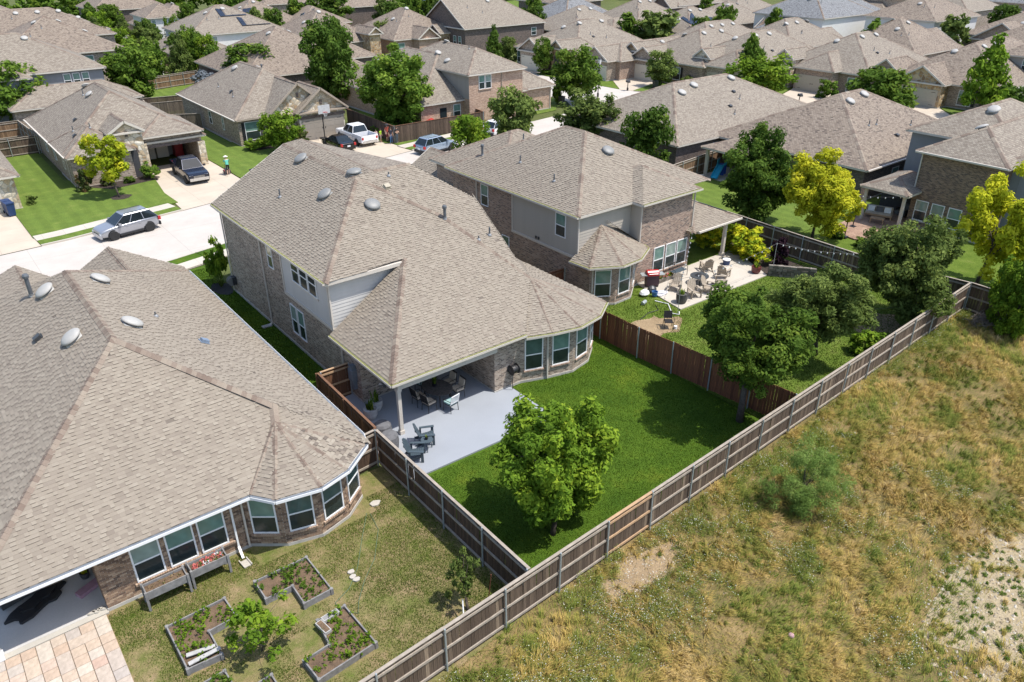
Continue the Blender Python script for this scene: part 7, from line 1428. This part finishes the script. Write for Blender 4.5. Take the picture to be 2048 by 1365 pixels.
for sx in (-1, 1):
    Tb([(sx * .6, -.28, 0), (sx * .62, -.26, .62), (sx * .62, .25, .64)], r=.022).build('armrest', m_black, bn); Tb([(sx * .6, .28, 0), (sx * .6, .26, .44)], r=.022).build('leg', m_black, bn)
fb = thing('flower_trough', 'trough of yellow and red flowers along the brick wall', 'flower bed', (36.5, 29.95, .08)); B((-.8, .8, -.2, .2, 0, .22)).build('trough', m_stone_gray, fb); V = []; T = []; Mi = []
for k in range(26): v, t, _, _ = crown(500 + k, 24, .4, ncl=6); V.append(v * .12 + np.array([rng.uniform(-.72, .72), rng.uniform(-.14, .14), .3])); T.append(t); Mi.append(np.full(len(t), (0, 1, 0, 2)[k % 4]))
tag(link('flowers', fast_mesh('flowers', np.concatenate(V), 4, [L_GOLDSHRUB, m_petal, L_MID], np.concatenate(T), np.concatenate(Mi)), fb), kind='stuff')
m_barrel = wood('grey_barrel_staves', (0.05, 0.048, 0.05), (0.12, 0.11, 0.1), False); pot_plant('barrel_planter', 'grey wooden barrel planter at the patio corner', (34.65, 27.0), .36, .62, m_barrel, 26, .35, L_MID, 3, .9, .08, 'planter')
pot_plant('potted_plant', 'dark red pot with green plant at the right end of the patio', (42.1, 26.95), .32, .45, plain('dark_red_glaze', (0.13, 0.03, 0.03), .4), 30, .4, L_BRIGHT, 5, 1.2, .08)
q = MB(); q.lathe([(.22, 0), (.26, .34)], 18); q2 = MB(); q2.lathe([(.27, .34), (.27, .38), (0, .4)], 18); parts('bucket', 'navy bucket with white lid near the patio post', 'bucket', (41.75, 29.1, .08), 0, [('bucket', q, m_bblue), ('lid', q2, m_white)])
ch = thing('metal_chair', 'black metal chair alone on the bare soil patch', 'chair', (31.5, 25.3, .03), R(-40)); B((-.24, .24, -.24, .24, .42, .45)).build('seat', m_dk2, ch); q = MB(tf=Matrix.Translation((0, .24, .45)) @ Matrix.Rotation(R(-14), 4, 'X')); q.box(-.24, .24, -.012, .012, .06, .5); q.build('backrest', m_dk2, ch)
for sx in (-1, 1):
    for sy in (-1, 1): l = MB(); l.beam((sx * .23, sy * .22, .43), (sx * .26, sy * .27, 0), .025, .025); l.build('leg', m_dk2, ch)
    Tb([(sx * .26, -.25, .43), (sx * .28, -.24, .66), (sx * .27, .3, .72)], r=.016).build('armrest', m_dk2, ch)
q = MB(); q.lathe([(.1, 0), (.1, .18), (.0, .2)], 10); tag(q.build('can', m_white, None, (31.75, 24.95, .03)), 'small white can beside the lone metal chair', 'can')
q = MB(tf=Matrix.Rotation(math.pi / 2, 4, 'Y')); q.lathe([(.11, -.2), (.12, -.18), (.12, .2), (.1, .22)], 14); tag(q.build('canister', m_galv, None, (32.75, 28.35, .14), (0, 0, .3)), 'silver cylinder lying on the grass by the bay wall', 'canister')
CLU = [('white_bag', 'crumpled white bag in the heap beside the grill', m_white, 33.7, 29.2, .3), ('blue_tub', 'blue tub in the heap beside the grill', plain('mid_blue_plastic', (0.05, 0.14, 0.32), .5), 34.1, 28.7, .2), ('dark_bag', 'dark bag in the heap beside the grill', m_dark, 34.5, 29.3, .28), ('grey_box', 'pale folded sheet in the heap beside the grill', plain('pale_grey_sheet', (0.5, 0.5, 0.52), .7), 34.6, 28.6, .34)]
for i, (n_, l, m, x, y, s) in enumerate(CLU):
    q = MB()
    if n_ == 'blue_tub': q.lathe([(.16, 0), (.2, .3), (.17, .3), (.14, .05)], 14)
    elif n_ == 'grey_box': q.prism(blob(0, 0, .5, .28, 12, i, .2), 0, .06); q.prism(blob(.05, .02, .34, .18, 10, i + 3, .2), .06, .13)
    else: q.lathe([(s * .7, 0), (s, .1), (s * .8, .25), (s * .3, .36), (0, .38)], 11, sx=1.2)
    tag(q.build(n_, m, None, (x, y, .085)), l, n_.split('_')[-1])
q = MB(); q.tube([(33.6, 28.2, .06), (33.9, 27.4, .06), (33.5, 26.9, .06), (33.1, 26.4, .05), (33.3, 26.0, .05), (33.6, 26.25, .05)], .03, 6); tag(q.build('hose', m_white), 'white hose curling over the grass by the stone patio', 'hose'); q = MB(); q.tube([(31.0, 27.0, .05), (32.0, 27.3, .05), (32.8, 27.2, .05), (33.2, 27.8, .05)], .02, 6); tag(q.build('hose', m_black), 'thin black hose on the bare soil patch', 'hose')
# rubble retaining wall behind the patio
rw = thing('retaining_wall', 'low grey rubble stone wall below the far fence', 'wall', (43.5, 25.15, 0)); ang = math.atan2(22.4 - 26.2, 45.6 - 42.6); core = MB(tf=Matrix.Rotation(ang, 4, 'Z')); core.box(-1.5, 1.5, -.10, .2, 0, .7); core.build('core', m_stone_gray, rw)
m_rub = tinted('grey_brown_rubble', [(0, (0.08, 0.065, 0.05)), (.5, (0.15, 0.13, 0.105)), (1, (0.25, 0.22, 0.18))], objrand=True, grain=12)
rr = random.Random(4); z = 0
for row in range(4):
    x = -1.5; hh = rr.uniform(.17, .22)
    while x < 1.45:
        w_ = rr.uniform(.22, .46); q = MB(); j = lambda s: rr.uniform(-s, s); q.prism([(-w_ / 2 + .015 + j(.01), -.07 + j(.02)), (w_ / 2 - .015 + j(.01), -.07 + j(.02)), (w_ / 2 - .02, .05), (-w_ / 2 + .02, .05)], .012, hh - .008); p = Matrix.Rotation(ang, 3, 'Z') @ Vector((x + w_ / 2, -.17, z)); q.build('stone', m_rub, rw, p, (0, 0, ang)); x += w_
    z += hh
# terrace of the golden-brown house
sf = thing('outdoor_sofa', 'wooden outdoor sofa with white and grey cushions under the far patio', 'sofa', (58.9, 27.6, .12), R(-70)); B((-1.0, 1.0, -.35, .35, .2, .32)).build('frame', m_rail_new, sf); B((-.95, .95, -.33, .25, .32, .46)).build('seat_cushion', m_beige, sf); B((-.95, .95, .25, .38, .32, .85)).build('backrest', m_beige, sf)
for k, x in enumerate((-.6, 0, .6)): q = MB(tf=Matrix.Translation((x, .1, .62)) @ Matrix.Rotation(R(-25), 4, 'X')); q.box(-.24, .24, -.07, .07, -.2, .22); q.build('pillow', (m_white, m_tcover, m_white)[k], sf)
for sx in (-1, 1):
    for sy in (-1, 1): B((sx * .95 - .04, sx * .95 + .04, sy * .3 - .04, sy * .3 + .04, 0, .2)).build('leg', m_rail_new, sf)
parts('coffee_table', 'low wooden table in front of the outdoor sofa', 'table', (57.6, 27.0, .12), R(-70), [('tabletop', B((-.5, .5, -.3, .3, .36, .4)), m_rail_new), ('leg', B((-.48, -.42, -.28, -.22, 0, .36), (.42, .48, -.28, -.22, 0, .36), (-.48, -.42, .22, .28, 0, .36), (.42, .48, .22, .28, 0, .36)), m_rail_new)])
sw = thing('armchair', 'dark outdoor armchair deep under the far patio', 'chair', (60.8, 26.6, .12), R(-100)); B((-.4, .4, -.4, .4, .1, .42)).build('seat', m_tcover, sw); B((-.4, .4, .28, .42, .42, .9)).build('backrest', m_tcover, sw); B((-.48, -.4, -.4, .4, .1, .6)).build('armrest', m_dark, sw); B((.4, .48, -.4, .4, .1, .6)).build('armrest', m_dark, sw)
for i, (x, y) in enumerate(((52.9, 26.9), (55.4, 27.7))): parts('light_pole', ('black string-light pole at the terrace edge', 'black string-light pole on the terrace')[i], 'pole', (x, y, 0), 0, [('pole', Tb([(0, 0, 0), (0, 0, 2.6)], r=.04, n=8), m_black), ('base', B((-.2, .2, -.2, .2, 0, .16)), m_black)])
def wire(label, pts, bulbs=12):
    r = thing('string_lights', label, 'string lights', pts[0]); o = Vector(pts[0]); q = MB(); P = []
    for a, b in zip(pts, pts[1:]):
        a, b = Vector(a), Vector(b)
        for k in range(13): f = k / 12; p = a.lerp(b, f); p.z -= .35 * 4 * f * (1 - f) * (b - a).length / 10; P.append(p - o)
    q.tube(P, .010, 4); q.build('cable', m_black, r); q = MB()
    for k in range(0, len(P), max(1, len(P) // bulbs)): q.lathe([(.03, -.12), (.045, -.07), (.02, -.0)], 8, c=P[k])
    tag(q.build('bulbs', m_lamp, r), kind='stuff')
wire('string of bulbs between the two terrace poles and the far patio roof', [(52.9, 26.9, 2.6), (55.4, 27.7, 2.6), (57.5, 25.3, 2.7)]); wire('string of bulbs over the stone patio', [(39.4, 30.4, 2.9), (33.4, 26.2, 2.3), (42.7, 26.1, 2.3), (45.9, 22.5, 1.9)], 20)
for i, (x, y, h_) in enumerate(((33.4, 26.2, 2.3), (42.7, 26.1, 2.3))): parts('light_pole', ('thin pole holding bulbs at the barrel planter', 'thin pole holding bulbs at the red pot')[i], 'pole', (x, y, .02), 0, [('pole', Tb([(0, 0, 0), (0, 0, h_)], r=.018, n=6), m_galv)])
wire('thin clothes line from the far fence into the yard', [(44.0, 15.72, 1.9), (40.0, 17.6, 1.6), (38.0, 19.0, 1.7)], 3)
# blue play slide under the low patio roof
pl = thing('play_slide', 'bright blue toddler slide under the low patio roof behind the tan fence', 'slide', (58.6, 43.0, .06), R(200)); mb_ = plain('bright_blue_plastic', (0.02, 0.36, 0.55), .4); q = MB(); q.beam((-.2, 0, .95), (1.5, 0, .12), .55, .05); q.beam((-.2, -.3, 1.03), (1.5, -.3, .2), .05, .2); q.beam((-.2, .3, 1.03), (1.5, .3, .2), .05, .2); q.build('chute', mb_, pl); B((-.9, -.2, -.35, .35, .85, .95), (-.9, -.8, -.35, .35, 0, .85), (-.3, -.2, -.35, .35, 0, .85)).build('platform', plain('royal_blue_plastic', (0.02, 0.08, 0.4), .4), pl); B((-.9, -.2, -.38, -.33, .95, 1.4), (-.9, -.2, .33, .38, .95, 1.4)).build('rail', mb_, pl)
q = MB(); q.prism(blob(0, 0, .42, .28, 14, 9, .12), 0, .3); q.prism(blob(0, 0, .3, .2, 12, 4, .12), .3, .44); tag(q.build('boulder', m_slab_edge, None, (56.4, 43.3, .02)), 'pale boulder at the foot of the tan fence', 'boulder')
# corner-house yard behind the brown fence
parts('play_set', 'red and white toy playhouse behind the brown fence', 'toy', (47.6, 75.0, .06), R(20), [('wall', B((-.6, .6, -.5, .5, 0, 1.0)), m_white), ('roof', (lambda mb: ([mb.face(f) for f in hip_planes(-.7, .7, -.6, .6, 1.0, .6)[0]], mb)[-1])(MB()), m_tail)]); parts('patio_table', 'small white table on the corner house patio', 'table', (49.6, 74.6, .06), 0, [('tabletop', B((-.5, .5, -.35, .35, .68, .73)), m_white), ('leg', B((-.45, -.4, -.3, -.25, 0, .68), (.4, .45, -.3, -.25, 0, .68), (-.45, -.4, .25, .3, 0, .68), (.4, .45, .25, .3, 0, .68)), m_white)])
bk_ = thing('bicycle', 'blue bicycle leaning behind the brown fence under the twin oak', 'bicycle', (45.2, 74.6, .06), R(10))
for x in (-.5, .5): q = MB(); q.tube([(x + .31 * math.cos(a), 0, .33 + .31 * math.sin(a)) for a in np.linspace(0, 2 * math.pi, 19)], .02, 6); q.build('wheel', m_tyre, bk_)
Tb([(-.5, 0, .33), (-.15, 0, .78), (.4, 0, .8), (.05, 0, .3), (-.5, 0, .33)], [(.05, 0, .3), (-.15, 0, .85)], [(.5, 0, .33), (.38, 0, .95)], r=.025).build('frame', m_bblue, bk_); B((-.25, -.05, -.06, .06, .85, .9)).build('saddle', m_black, bk_); Tb([(.38, -.25, .97), (.38, .25, .97)], r=.016).build('handlebar', m_dark, bk_)
# pergola, pool, shade sails, park shelter far away
pg = thing('pergola', 'white slatted pergola roof at the conifers', 'pergola', (33.3, 133.2, 0))
for x in (-1.6, 1.6):
    for y in (-1.2, 1.2): B((x - .07, x + .07, y - .07, y + .07, 0, 2.3)).build('post', m_white, pg)
for k in range(12): x = -1.8 + k * .327; B((x - .04, x + .04, -1.5, 1.5, 2.42, 2.56)).build('slat', m_white, pg)
B((-1.9, 1.9, -1.26, -1.14, 2.3, 2.42), (-1.9, 1.9, 1.14, 1.26, 2.3, 2.42)).build('beam', m_white, pg)
m_pool = glass('pool_water', (0.10, 0.38, 0.48), .1); sheet('pool_deck', rect(106, 124, 168, 196), .03, m_walk); sheet('pool_water', rect(109, 121.5, 172, 184), .06, m_pool)
def sail(label, pts, m, th=.05):
    r = thing('shade_sail', label, 'shade sail', (pts[0][0], pts[0][1], 0)); o = Vector((pts[0][0], pts[0][1], 0)); q = MB(); q.face([Vector(p) - o for p in pts]); q.face([Vector(p) - o - Vector((0, 0, th)) for p in pts][::-1])
    for a, b in zip(pts, pts[1:] + pts[:1]): q.face([Vector(a) - o, Vector(b) - o, Vector(b) - o - Vector((0, 0, th)), Vector(a) - o - Vector((0, 0, th))])
    q.build('cloth', m, r)
    for p in pts: Tb([(p[0] - o.x, p[1] - o.y, 0), (p[0] - o.x, p[1] - o.y, p[2] + .2)], r=.09, n=6).build('post', m_galv, r)
sail('tan shade sail over the pool deck', [(116, 188, 4.6), (122.5, 194, 5.4), (126.5, 189.5, 4.4)], plain('tan_sail_cloth', (0.46, 0.36, 0.22), .8)); sail('pale blue shade sail over the pool deck', [(111, 181, 3.6), (118, 188, 3.8), (120, 182, 4.2)], plain('pale_blue_sail_cloth', (0.36, 0.50, 0.62), .8)); sail('white shade sail at the left end of the pool', [(100.5, 181, 4.4), (104, 185, 3.6), (106.5, 180, 3.4)], m_white)
um = [(108.2, 175, 'by the near pool edge'), (113.4, 170.5, 'at the pool corner'), (118, 170, 'at the right pool end')]
for x, y, l in um: q = MB(); q.lathe([(1.4, 2.2), (.7, 2.5), (0, 2.8)], 10); parts('sun_umbrella', 'white poolside umbrella ' + l, 'umbrella', (x, y, .03), 0, [('canopy', q, m_white), ('pole', Tb([(0, 0, 0), (0, 0, 2.7)], r=.04, n=6), m_galv)], 'poolside umbrellas')
sh_ = thing('park_shelter', 'long white-roofed shelter beyond the park lawn', 'shelter', (118.5, 162, 0), 0); q = MB(); [q.face(f) for f in hip_planes(-4, 4, -2, 2, 3.4, .16, 'WE')[0]]; q.build('roof', m_white, sh_)
for x in (-3.4, 0, 3.4):
    for y in (-1.6, 1.6): B((x - .12, x + .12, y - .12, y + .12, 0, 3.4)).build('post', m_galv, sh_)
# brush pile and ball by the field corner
bp_ = MB(); rr = random.Random(21)
for k in range(150):
    a = rr.uniform(0, 6.28); r0 = rr.uniform(0, .8); c = Vector((46.1 + r0 * math.cos(a) * 1.15, 14.2 + r0 * math.sin(a) * .8, rr.uniform(.02, .55) * (1 - r0 * .6))); d = Vector((rr.gauss(0, 1), rr.gauss(0, 1), rr.gauss(.15, .5))).normalized() * rr.uniform(.25, .75); bp_.tube([c - d, c + Vector((rr.gauss(0, .06), rr.gauss(0, .06), .05)), c + d], [.016, .013, .004], 4, caps=False)
tag(bp_.build('brush_pile', plain('dry_grey_twigs', (0.20, 0.165, 0.135), .9, var=.3, scale=9)), 'pile of dry grey branches in the fence corner', 'brush pile')
q = MB(); q.lathe([(0, 0), (.07, .01), (.10, .07), (.09, .13), (.045, .165), (0, .17)], 14); tag(q.build('ball', plain('faded_pink_ball', (0.45, 0.27, 0.28), .7, var=.3, scale=8), None, (17.9, 8.0, .05), smooth=True), 'faded pink ball lying in the dry grass', 'ball')
FR = [(31.9, 12.1), (32.3, 11.7), (31.4, 11.8), (34.0, 13.0), (29.6, 9.3)]
for i, (x, y) in enumerate(FR): q = MB(); q.prism(blob(0, 0, .14, .10, 11, 40 + i, .14), 0, .06); q.prism(blob(0, 0, .09, .06, 9, 50 + i, .14), .06, .10); tag(q.build('stone', m_sand, None, (x, y, .03), (0, 0, i)), 'pale stone among the dry grass below the fence', 'stone', 'pale stones in the field')
# ------------------------------------------------------------------ grass and weeds
def vnoise(x, y, s, seed):
    r = np.random.default_rng(seed); g = r.random((64, 64)); X, Y = x / s + 200.3, y / s + 200.7; i, j = np.floor(X).astype(int), np.floor(Y).astype(int); fx, fy = X - i, Y - j; fx = fx * fx * (3 - 2 * fx); fy = fy * fy * (3 - 2 * fy)
    G = lambda a, b: g[a % 64, b % 64]
    return (G(i, j) * (1 - fx) + G(i + 1, j) * fx) * (1 - fy) + (G(i, j + 1) * (1 - fx) + G(i + 1, j + 1) * fx) * fy
def fbm(x, y, s, seed): return .5 * vnoise(x, y, s, seed) + .3 * vnoise(x, y, s / 2.1, seed + 1) + .2 * vnoise(x, y, s / 4.3, seed + 2)
def blades(x, y, z0, hgt, lean_dir, lean, w, r):
    n = len(x); d = np.stack([np.cos(lean_dir), np.sin(lean_dir)], 1); sd = np.stack([-d[:, 1], d[:, 0]], 1) * w[:, None]; fa = r.uniform(0, 6.28, n); sd2 = np.stack([np.cos(fa), np.sin(fa)], 1) * w[:, None]; sd = np.where((r.random(n) < .5)[:, None], sd, sd2)
    b = np.stack([x, y, np.full(n, z0)], 1); L = hgt
    m = b.copy(); m[:, :2] += d * (lean * L * .42)[:, None]; m[:, 2] += L * np.sqrt(np.clip(1 - lean ** 2, .05, 1)) * .62 + .01
    t = b.copy(); t[:, :2] += d * (lean * L)[:, None]; t[:, 2] += L * np.sqrt(np.clip(1 - lean ** 2, .02, 1)) * (.62 + .38 * (1 - lean)) + .01
    S = np.concatenate([sd, np.zeros((n, 1))], 1)
    return np.stack([b - S, b + S, m + S * .7, m - S * .7], 1), np.stack([m - S * .7, m + S * .7, t + S * .08, t - S * .08], 1)
m_blade = tinted('dry_field_grass', [(0.0, (0.105, 0.145, 0.024)), (0.22, (0.19, 0.215, 0.042)), (0.45, (0.34, 0.26, 0.068)), (0.72, (0.46, 0.31, 0.10)), (1.0, (0.60, 0.45, 0.22))], gm=.1, spec=.08)
m_lawnblade = tinted('lush_lawn_blade', [(0.0, (0.034, 0.074, 0.005)), (0.5, (0.068, 0.125, 0.008)), (0.82, (0.125, 0.18, 0.012)), (1.0, (0.27, 0.28, 0.03))], gm=.1, spec=.08)
m_yardblade = tinted('yard_grass_blade', [(0.0, (0.06, 0.10, 0.012)), (0.5, (0.11, 0.165, 0.022)), (1.0, (0.25, 0.23, 0.06))], gm=.1, spec=.08)
r = np.random.default_rng(5)
def in_view(x, y, m=1.06):
    X = .785 * x - .62 * y; Yf = .62 * x + .785 * y; zc = Yf * math.cos(PITCH) + CAMZ * math.sin(PITCH); yd = -(Yf * math.sin(PITCH)) + CAMZ * math.cos(PITCH)
    return (np.abs(X / zc) < .669 * m) & (yd / zc < .446 * m + .02) & (zc > 1)
FVn = lambda x: 14.2 + .0442 * (x - 12.2)
def sandmask(x, y): return np.exp(-(((x - 26.0) / 5.3) ** 2 + ((y - 3.6) / 2.6) ** 2) ** 1.6) + np.exp(-(((x - 32.5) / 1.8) ** 2 + ((y - 5.3) / 1.0) ** 2) ** 1.6)
def baremask(x, y): return np.exp(-(((x - 16.2) / 2.0) ** 2 + ((y - 13.15) / .8) ** 2) ** 1.6)
def scatter(n, x0, x1, y0, y1): return r.uniform(x0, x1, n), r.uniform(y0, y1, n)
def cover(a, b): return (1 - .97 * np.clip(sandmask(a, b), 0, 1)) * (1 - .94 * np.clip(baremask(a, b), 0, 1))
def tint_at(a, b, jit):
    ca, sa = .80, .60; u_, w_ = a * ca + b * sa, -a * sa + b * ca; g = np.clip((.5 * fbm(a, b, 2.2, 77) + .5 * fbm(u_ * .45, w_ * 1.5, 1.3, 78) - .475) * 6.5 + .45 * np.exp(-(FVn(a) - b) / 1.2), 0, 1); o = .5 * fbm(a, b, 2.6, 44) + .5 * fbm(u_ * .3, w_ * 1.6, .9, 45); q_ = r.normal(0, jit, len(a))
    return np.clip((.40 + (o - .5) * 1.5 + .12) * (1 - g) + .14 * g + q_, 0, 1)
x, y = scatter(420000, 4, 47, -4, 15.8); k = (y < FVn(x) - .12) & in_view(x, y); x, y = x[k], y[k]
k = r.random(len(x)) < np.clip(.25 + 1.0 * (fbm(x, y, 2.2, 31) - .35), .1, 1) * cover(x, y); x, y = x[k], y[k]; n = len(x)
lay = fbm(x, y, 3.2, 99) * 7.0 + 2.3 + r.normal(0, .5, n); A_, B_ = blades(x, y, 0.0, (.12 + .3 * fbm(x, y, 1.4, 55)) * r.uniform(.6, 1.3, n), lay, np.clip(r.normal(.75, .18, n), .2, .97), r.uniform(.005, .011, n), r); T = tint_at(x, y, .13)
x, y = scatter(22000, 4, 47, -4, 15.8); k = (y < FVn(x) - .15) & in_view(x, y); x, y = x[k], y[k]; k = r.random(len(x)) < np.clip(.15 + 2.2 * (fbm(x, y, 1.5, 37) - .36), .05, 1) * cover(x, y); x, y = x[k], y[k]
nt_ = len(x); per = 34; i = np.repeat(np.arange(nt_), per); n = nt_ * per; sz = r.uniform(.5, 1.35, nt_)[i]; ra = r.uniform(0, 6.28, n); rd = r.random(n) ** .6 * .09 * sz; tl = fbm(x, y, 3.2, 99)[i] * 7.0 + 2.3
ld_ = np.where(r.random(n) < .22, ra, tl + r.normal(0, .35, n)); A2, B2 = blades(x[i] + np.cos(ra) * rd, y[i] + np.sin(ra) * rd, 0.0, .44 * sz * r.uniform(.55, 1.1, n), ld_, np.clip(r.normal(.7, .2, n), .1, .97), r.uniform(.005, .012, n), r)
T2 = np.clip(tint_at(x, y, .10)[i] + r.normal(0, .09, n), 0, 1)
tag(link('dry_grass', fast_mesh('dry_grass', np.concatenate([A_, B_, A2, B2]), 4, m_blade, np.concatenate([T, T, T2, T2]))), 'long dry golden grass covering the sloping field', 'grass', kind='stuff')
# leafy weeds with small white flowers
def weeds(n, x0, x1, y0, y1, cond, per, rad, hgt, mats, flower, seed, label, name):
    q = np.random.default_rng(seed); cx, cy = q.uniform(x0, x1, n * 6), q.uniform(y0, y1, n * 6); kk = cond(cx, cy, q); cx, cy = cx[kk][:n], cy[kk][:n]; n = len(cx); N = n * per
    i = np.repeat(np.arange(n), per); R_ = q.uniform(.5, 1.2, n)[i] * rad; H_ = q.uniform(.5, 1.25, n)[i] * hgt; d = q.normal(size=(N, 3)); d /= np.linalg.norm(d, axis=1)[:, None]; rr_ = q.random(N) ** .5
    P = np.stack([cx[i] + d[:, 0] * rr_ * R_, cy[i] + d[:, 1] * rr_ * R_, np.abs(d[:, 2]) * rr_ * H_ + .03], 1); nr = d * .6 + q.normal(size=(N, 3)) * .6 + np.array([0, 0, .7]); nr /= np.linalg.norm(nr, axis=1)[:, None]; t = np.cross(nr, q.normal(size=(N, 3))); t /= np.linalg.norm(t, axis=1)[:, None]; b = np.cross(nr, t); L = q.uniform(.014, .034, N)[:, None]; fl = (q.random(N) < flower) & (rr_ > .6); L[fl] *= .5
    t *= L; b *= L * np.where(fl, .9, .45)[:, None]; P[fl, 2] += .05; V = np.stack([P - t, P - b, P + t, P + b], 1); tag(link(name, fast_mesh(name, V, 4, mats, np.clip(q.beta(2, 2.2, N), 0, 1), fl.astype(int))), label, 'weeds', kind='stuff')
L_WEED = leaf_mat('pale_green_weed_leaf', [(0, (0.13, 0.165, 0.03)), (0.5, (0.22, 0.26, 0.055)), (1, (0.36, 0.38, 0.12))])
m_wfl = plain('white_wildflower_petal', (0.66, 0.66, 0.60), .7)
weeds(900, 4, 30, 5, 15.5, lambda a, b, q: (b < FVn(a) - .3) & (q.random(len(a)) < np.clip((fbm(a, b, 2.6, 12) - .47) * 3.2 + .8 * np.exp(-((a - 14) / 6.0) ** 2 - ((b - 11.4) / 1.7) ** 2), 0, 1)) & (baremask(a, b) < .4) & (sandmask(a, b) < .2), 150, .34, .34, [L_WEED, m_wfl], .13, 61, 'grey-green weeds with tiny white flowers below the fence', 'flowering_weeds')
weeds(330, 12, 47, 10, 15.8, lambda a, b, q: (b < FVn(a) - .15) & (q.random(len(a)) < np.clip(1.2 - (FVn(a) - b) / .9, 0, 1) * (fbm(a, b, 3, 22) > .42)), 170, .30, .5, [L_WEED, m_wfl], .06, 62, 'pale weeds growing along the foot of the long fence', 'fence_weeds')
weeds(620, 6, 46, -3, 15, lambda a, b, q: (b < FVn(a) - .3) & (fbm(a, b, 1.9, 77) > .5) & (sandmask(a, b) < .5), 90, .24, .22, [L_MID, m_wfl], .01, 63, 'low green leafy weeds scattered through the dry grass', 'green_weeds')
weeds(420, 19, 36, -1, 8, lambda a, b, q: sandmask(a, b) > .35, 70, .12, .12, [L_MID, m_wfl], .0, 64, 'small grey-green tufts dotting the sandy patch', 'sand_tufts')
# stones on the bare patches
def stones(n, cond, x0, x1, y0, y1, smin, smax, m, seed, label):
    q = np.random.default_rng(seed); a, b = q.uniform(x0, x1, n * 5), q.uniform(y0, y1, n * 5); kk = cond(a, b); a, b = a[kk][:n], b[kk][:n]; n = len(a); s = smin + (smax - smin) * q.random(n) ** 3; F = np.array([(0, 1, 2), (0, 2, 3), (0, 3, 4), (0, 4, 1), (5, 2, 1), (5, 3, 2), (5, 4, 3), (5, 1, 4)]); base = np.array([(0, 0, .8), (1, 0, 0), (0, 1, 0), (-1, 0, 0), (0, -1, 0), (0, 0, -.4)], float)
    P = base[None] * s[:, None, None] * (1 + q.uniform(-.35, .35, (n, 6, 3))); ro = q.uniform(0, 6.28, n); c, s_ = np.cos(ro)[:, None], np.sin(ro)[:, None]; X = P[:, :, 0] * c - P[:, :, 1] * s_; Y = P[:, :, 0] * s_ + P[:, :, 1] * c; P[:, :, 0] = X + a[:, None]; P[:, :, 1] = Y + b[:, None]; P[:, :, 2] += .02
    V = P[:, F].reshape(-1, 3, 3); tag(link('pebbles', fast_mesh('pebbles', V, 3, m, np.repeat(q.random(n), 8))), label, 'pebbles', kind='stuff')
m_peb = tinted('limestone_pebble', [(0, (0.22, 0.16, 0.09)), (.5, (0.42, 0.35, 0.25)), (1, (0.58, 0.53, 0.45))], gm=.2)
stones(5200, lambda a, b: sandmask(a, b) > .25, 19, 35, -1, 8, .006, .075, m_peb, 71, 'pebbles strewn over the sandy patch'); stones(900, lambda a, b: baremask(a, b) > .25, 13, 19, 11.5, 14.2, .006, .05, m_peb, 72, 'pebbles on the bare soil below the new fence rails')
# lush lawn and neighbouring yards
def lawn_blades(n, x0, x1, y0, y1, cond, m, hmin, hmax, seed, label, z=.02, name='lawn_grass', shift=0.0, wd=(.005, .011)):
    q = np.random.default_rng(seed); a, b = q.uniform(x0, x1, n), q.uniform(y0, y1, n); kk = cond(a, b, q) & in_view(a, b); a, b = a[kk], b[kk]; n = len(a); A_, _ = blades(a, b, z, q.uniform(hmin, hmax, n), q.uniform(0, 6.28, n), np.clip(q.normal(.5, .2, n), .1, .9), q.uniform(wd[0], wd[1], n), q); big = fbm(a, b, 2.4, seed + 3)
    t = np.clip(q.beta(2, 2, n) * .72 + (big - .5) * .9 + shift + (q.random(n) < .07) * .5, 0, 1); tag(link(name, fast_mesh(name, A_, 4, m, t)), label, 'grass', kind='stuff')
inpatio = lambda a, b: (b > 22.4) & (a < 20.35)
lawn_blades(190000, 12.1, 27.8, 13.9, 30, lambda a, b, q: (b > FVn(a) + .05) & ~inpatio(a, b) & ~((b > np.where(a < 22.3, 25.85, np.where(a < 25.3, 25.3, 26.0))) & (a < 26.35)), m_lawnblade, .03, .06, 81, 'lush dark green turf of the middle back yard')
lawn_blades(26000, 10.9, 13.75, 29.5, 51, lambda a, b, q: ((a - 13.25) / .62) ** 2 + ((b - 46.9) / 1.15) ** 2 > 1, m_lawnblade, .04, .08, 82, 'lush dark green turf strip between the two houses', name='side_strip_grass', wd=(.01, .018))
bed_boxes = [(1.95, 4.05, 18.7, 21.05), (5.0, 7.1, 18.95, 21.1), (4.9, 7.2, 15.9, 18.2), (1.9, 4.1, 15.9, 18.15)]
inbed = lambda a, b: np.any([(a > q[0]) & (a < q[1]) & (b > q[2]) & (b < q[3]) for q in bed_boxes], axis=0)
lawn_blades(190000, .62, 11.95, 13, 24, lambda a, b, q: (b > FVn(a) + .05) & (b < 22.9) & ~((a > 5.6) & (a < 10.4) & (b > 21.9)) & ~inbed(a, b) & (q.random(len(a)) < np.clip((fbm(a, b, 1.3, 91) - .40) * 3.2 + .34 + .5 * np.exp(-((b - 22.4) / .7) ** 2) + .5 * np.exp(-((a - 11.0) / .9) ** 2), .06, 1)), m_yardblade, .03, .085, 83, 'thin patchy grass of the garden-bed yard', .015, 'yard_grass')
lawn_blades(90000, 27.8, 46, 14.6, 31, lambda a, b, q: (b > FVn(a) + .05) & ~((a > 33.9) & (b > 26.2)) & (q.random(len(a)) < np.clip(1.5 - 2 * np.exp(-(((a - 30.9) / 1.7) ** 2 + ((b - 25.9) / 1.1) ** 2) ** 2), 0, 1)), m_yardblade, .04, .09, 84, 'bright grass of the yard with the stone patio', .015, 'neighbour_grass', -.05, (.01, .018))
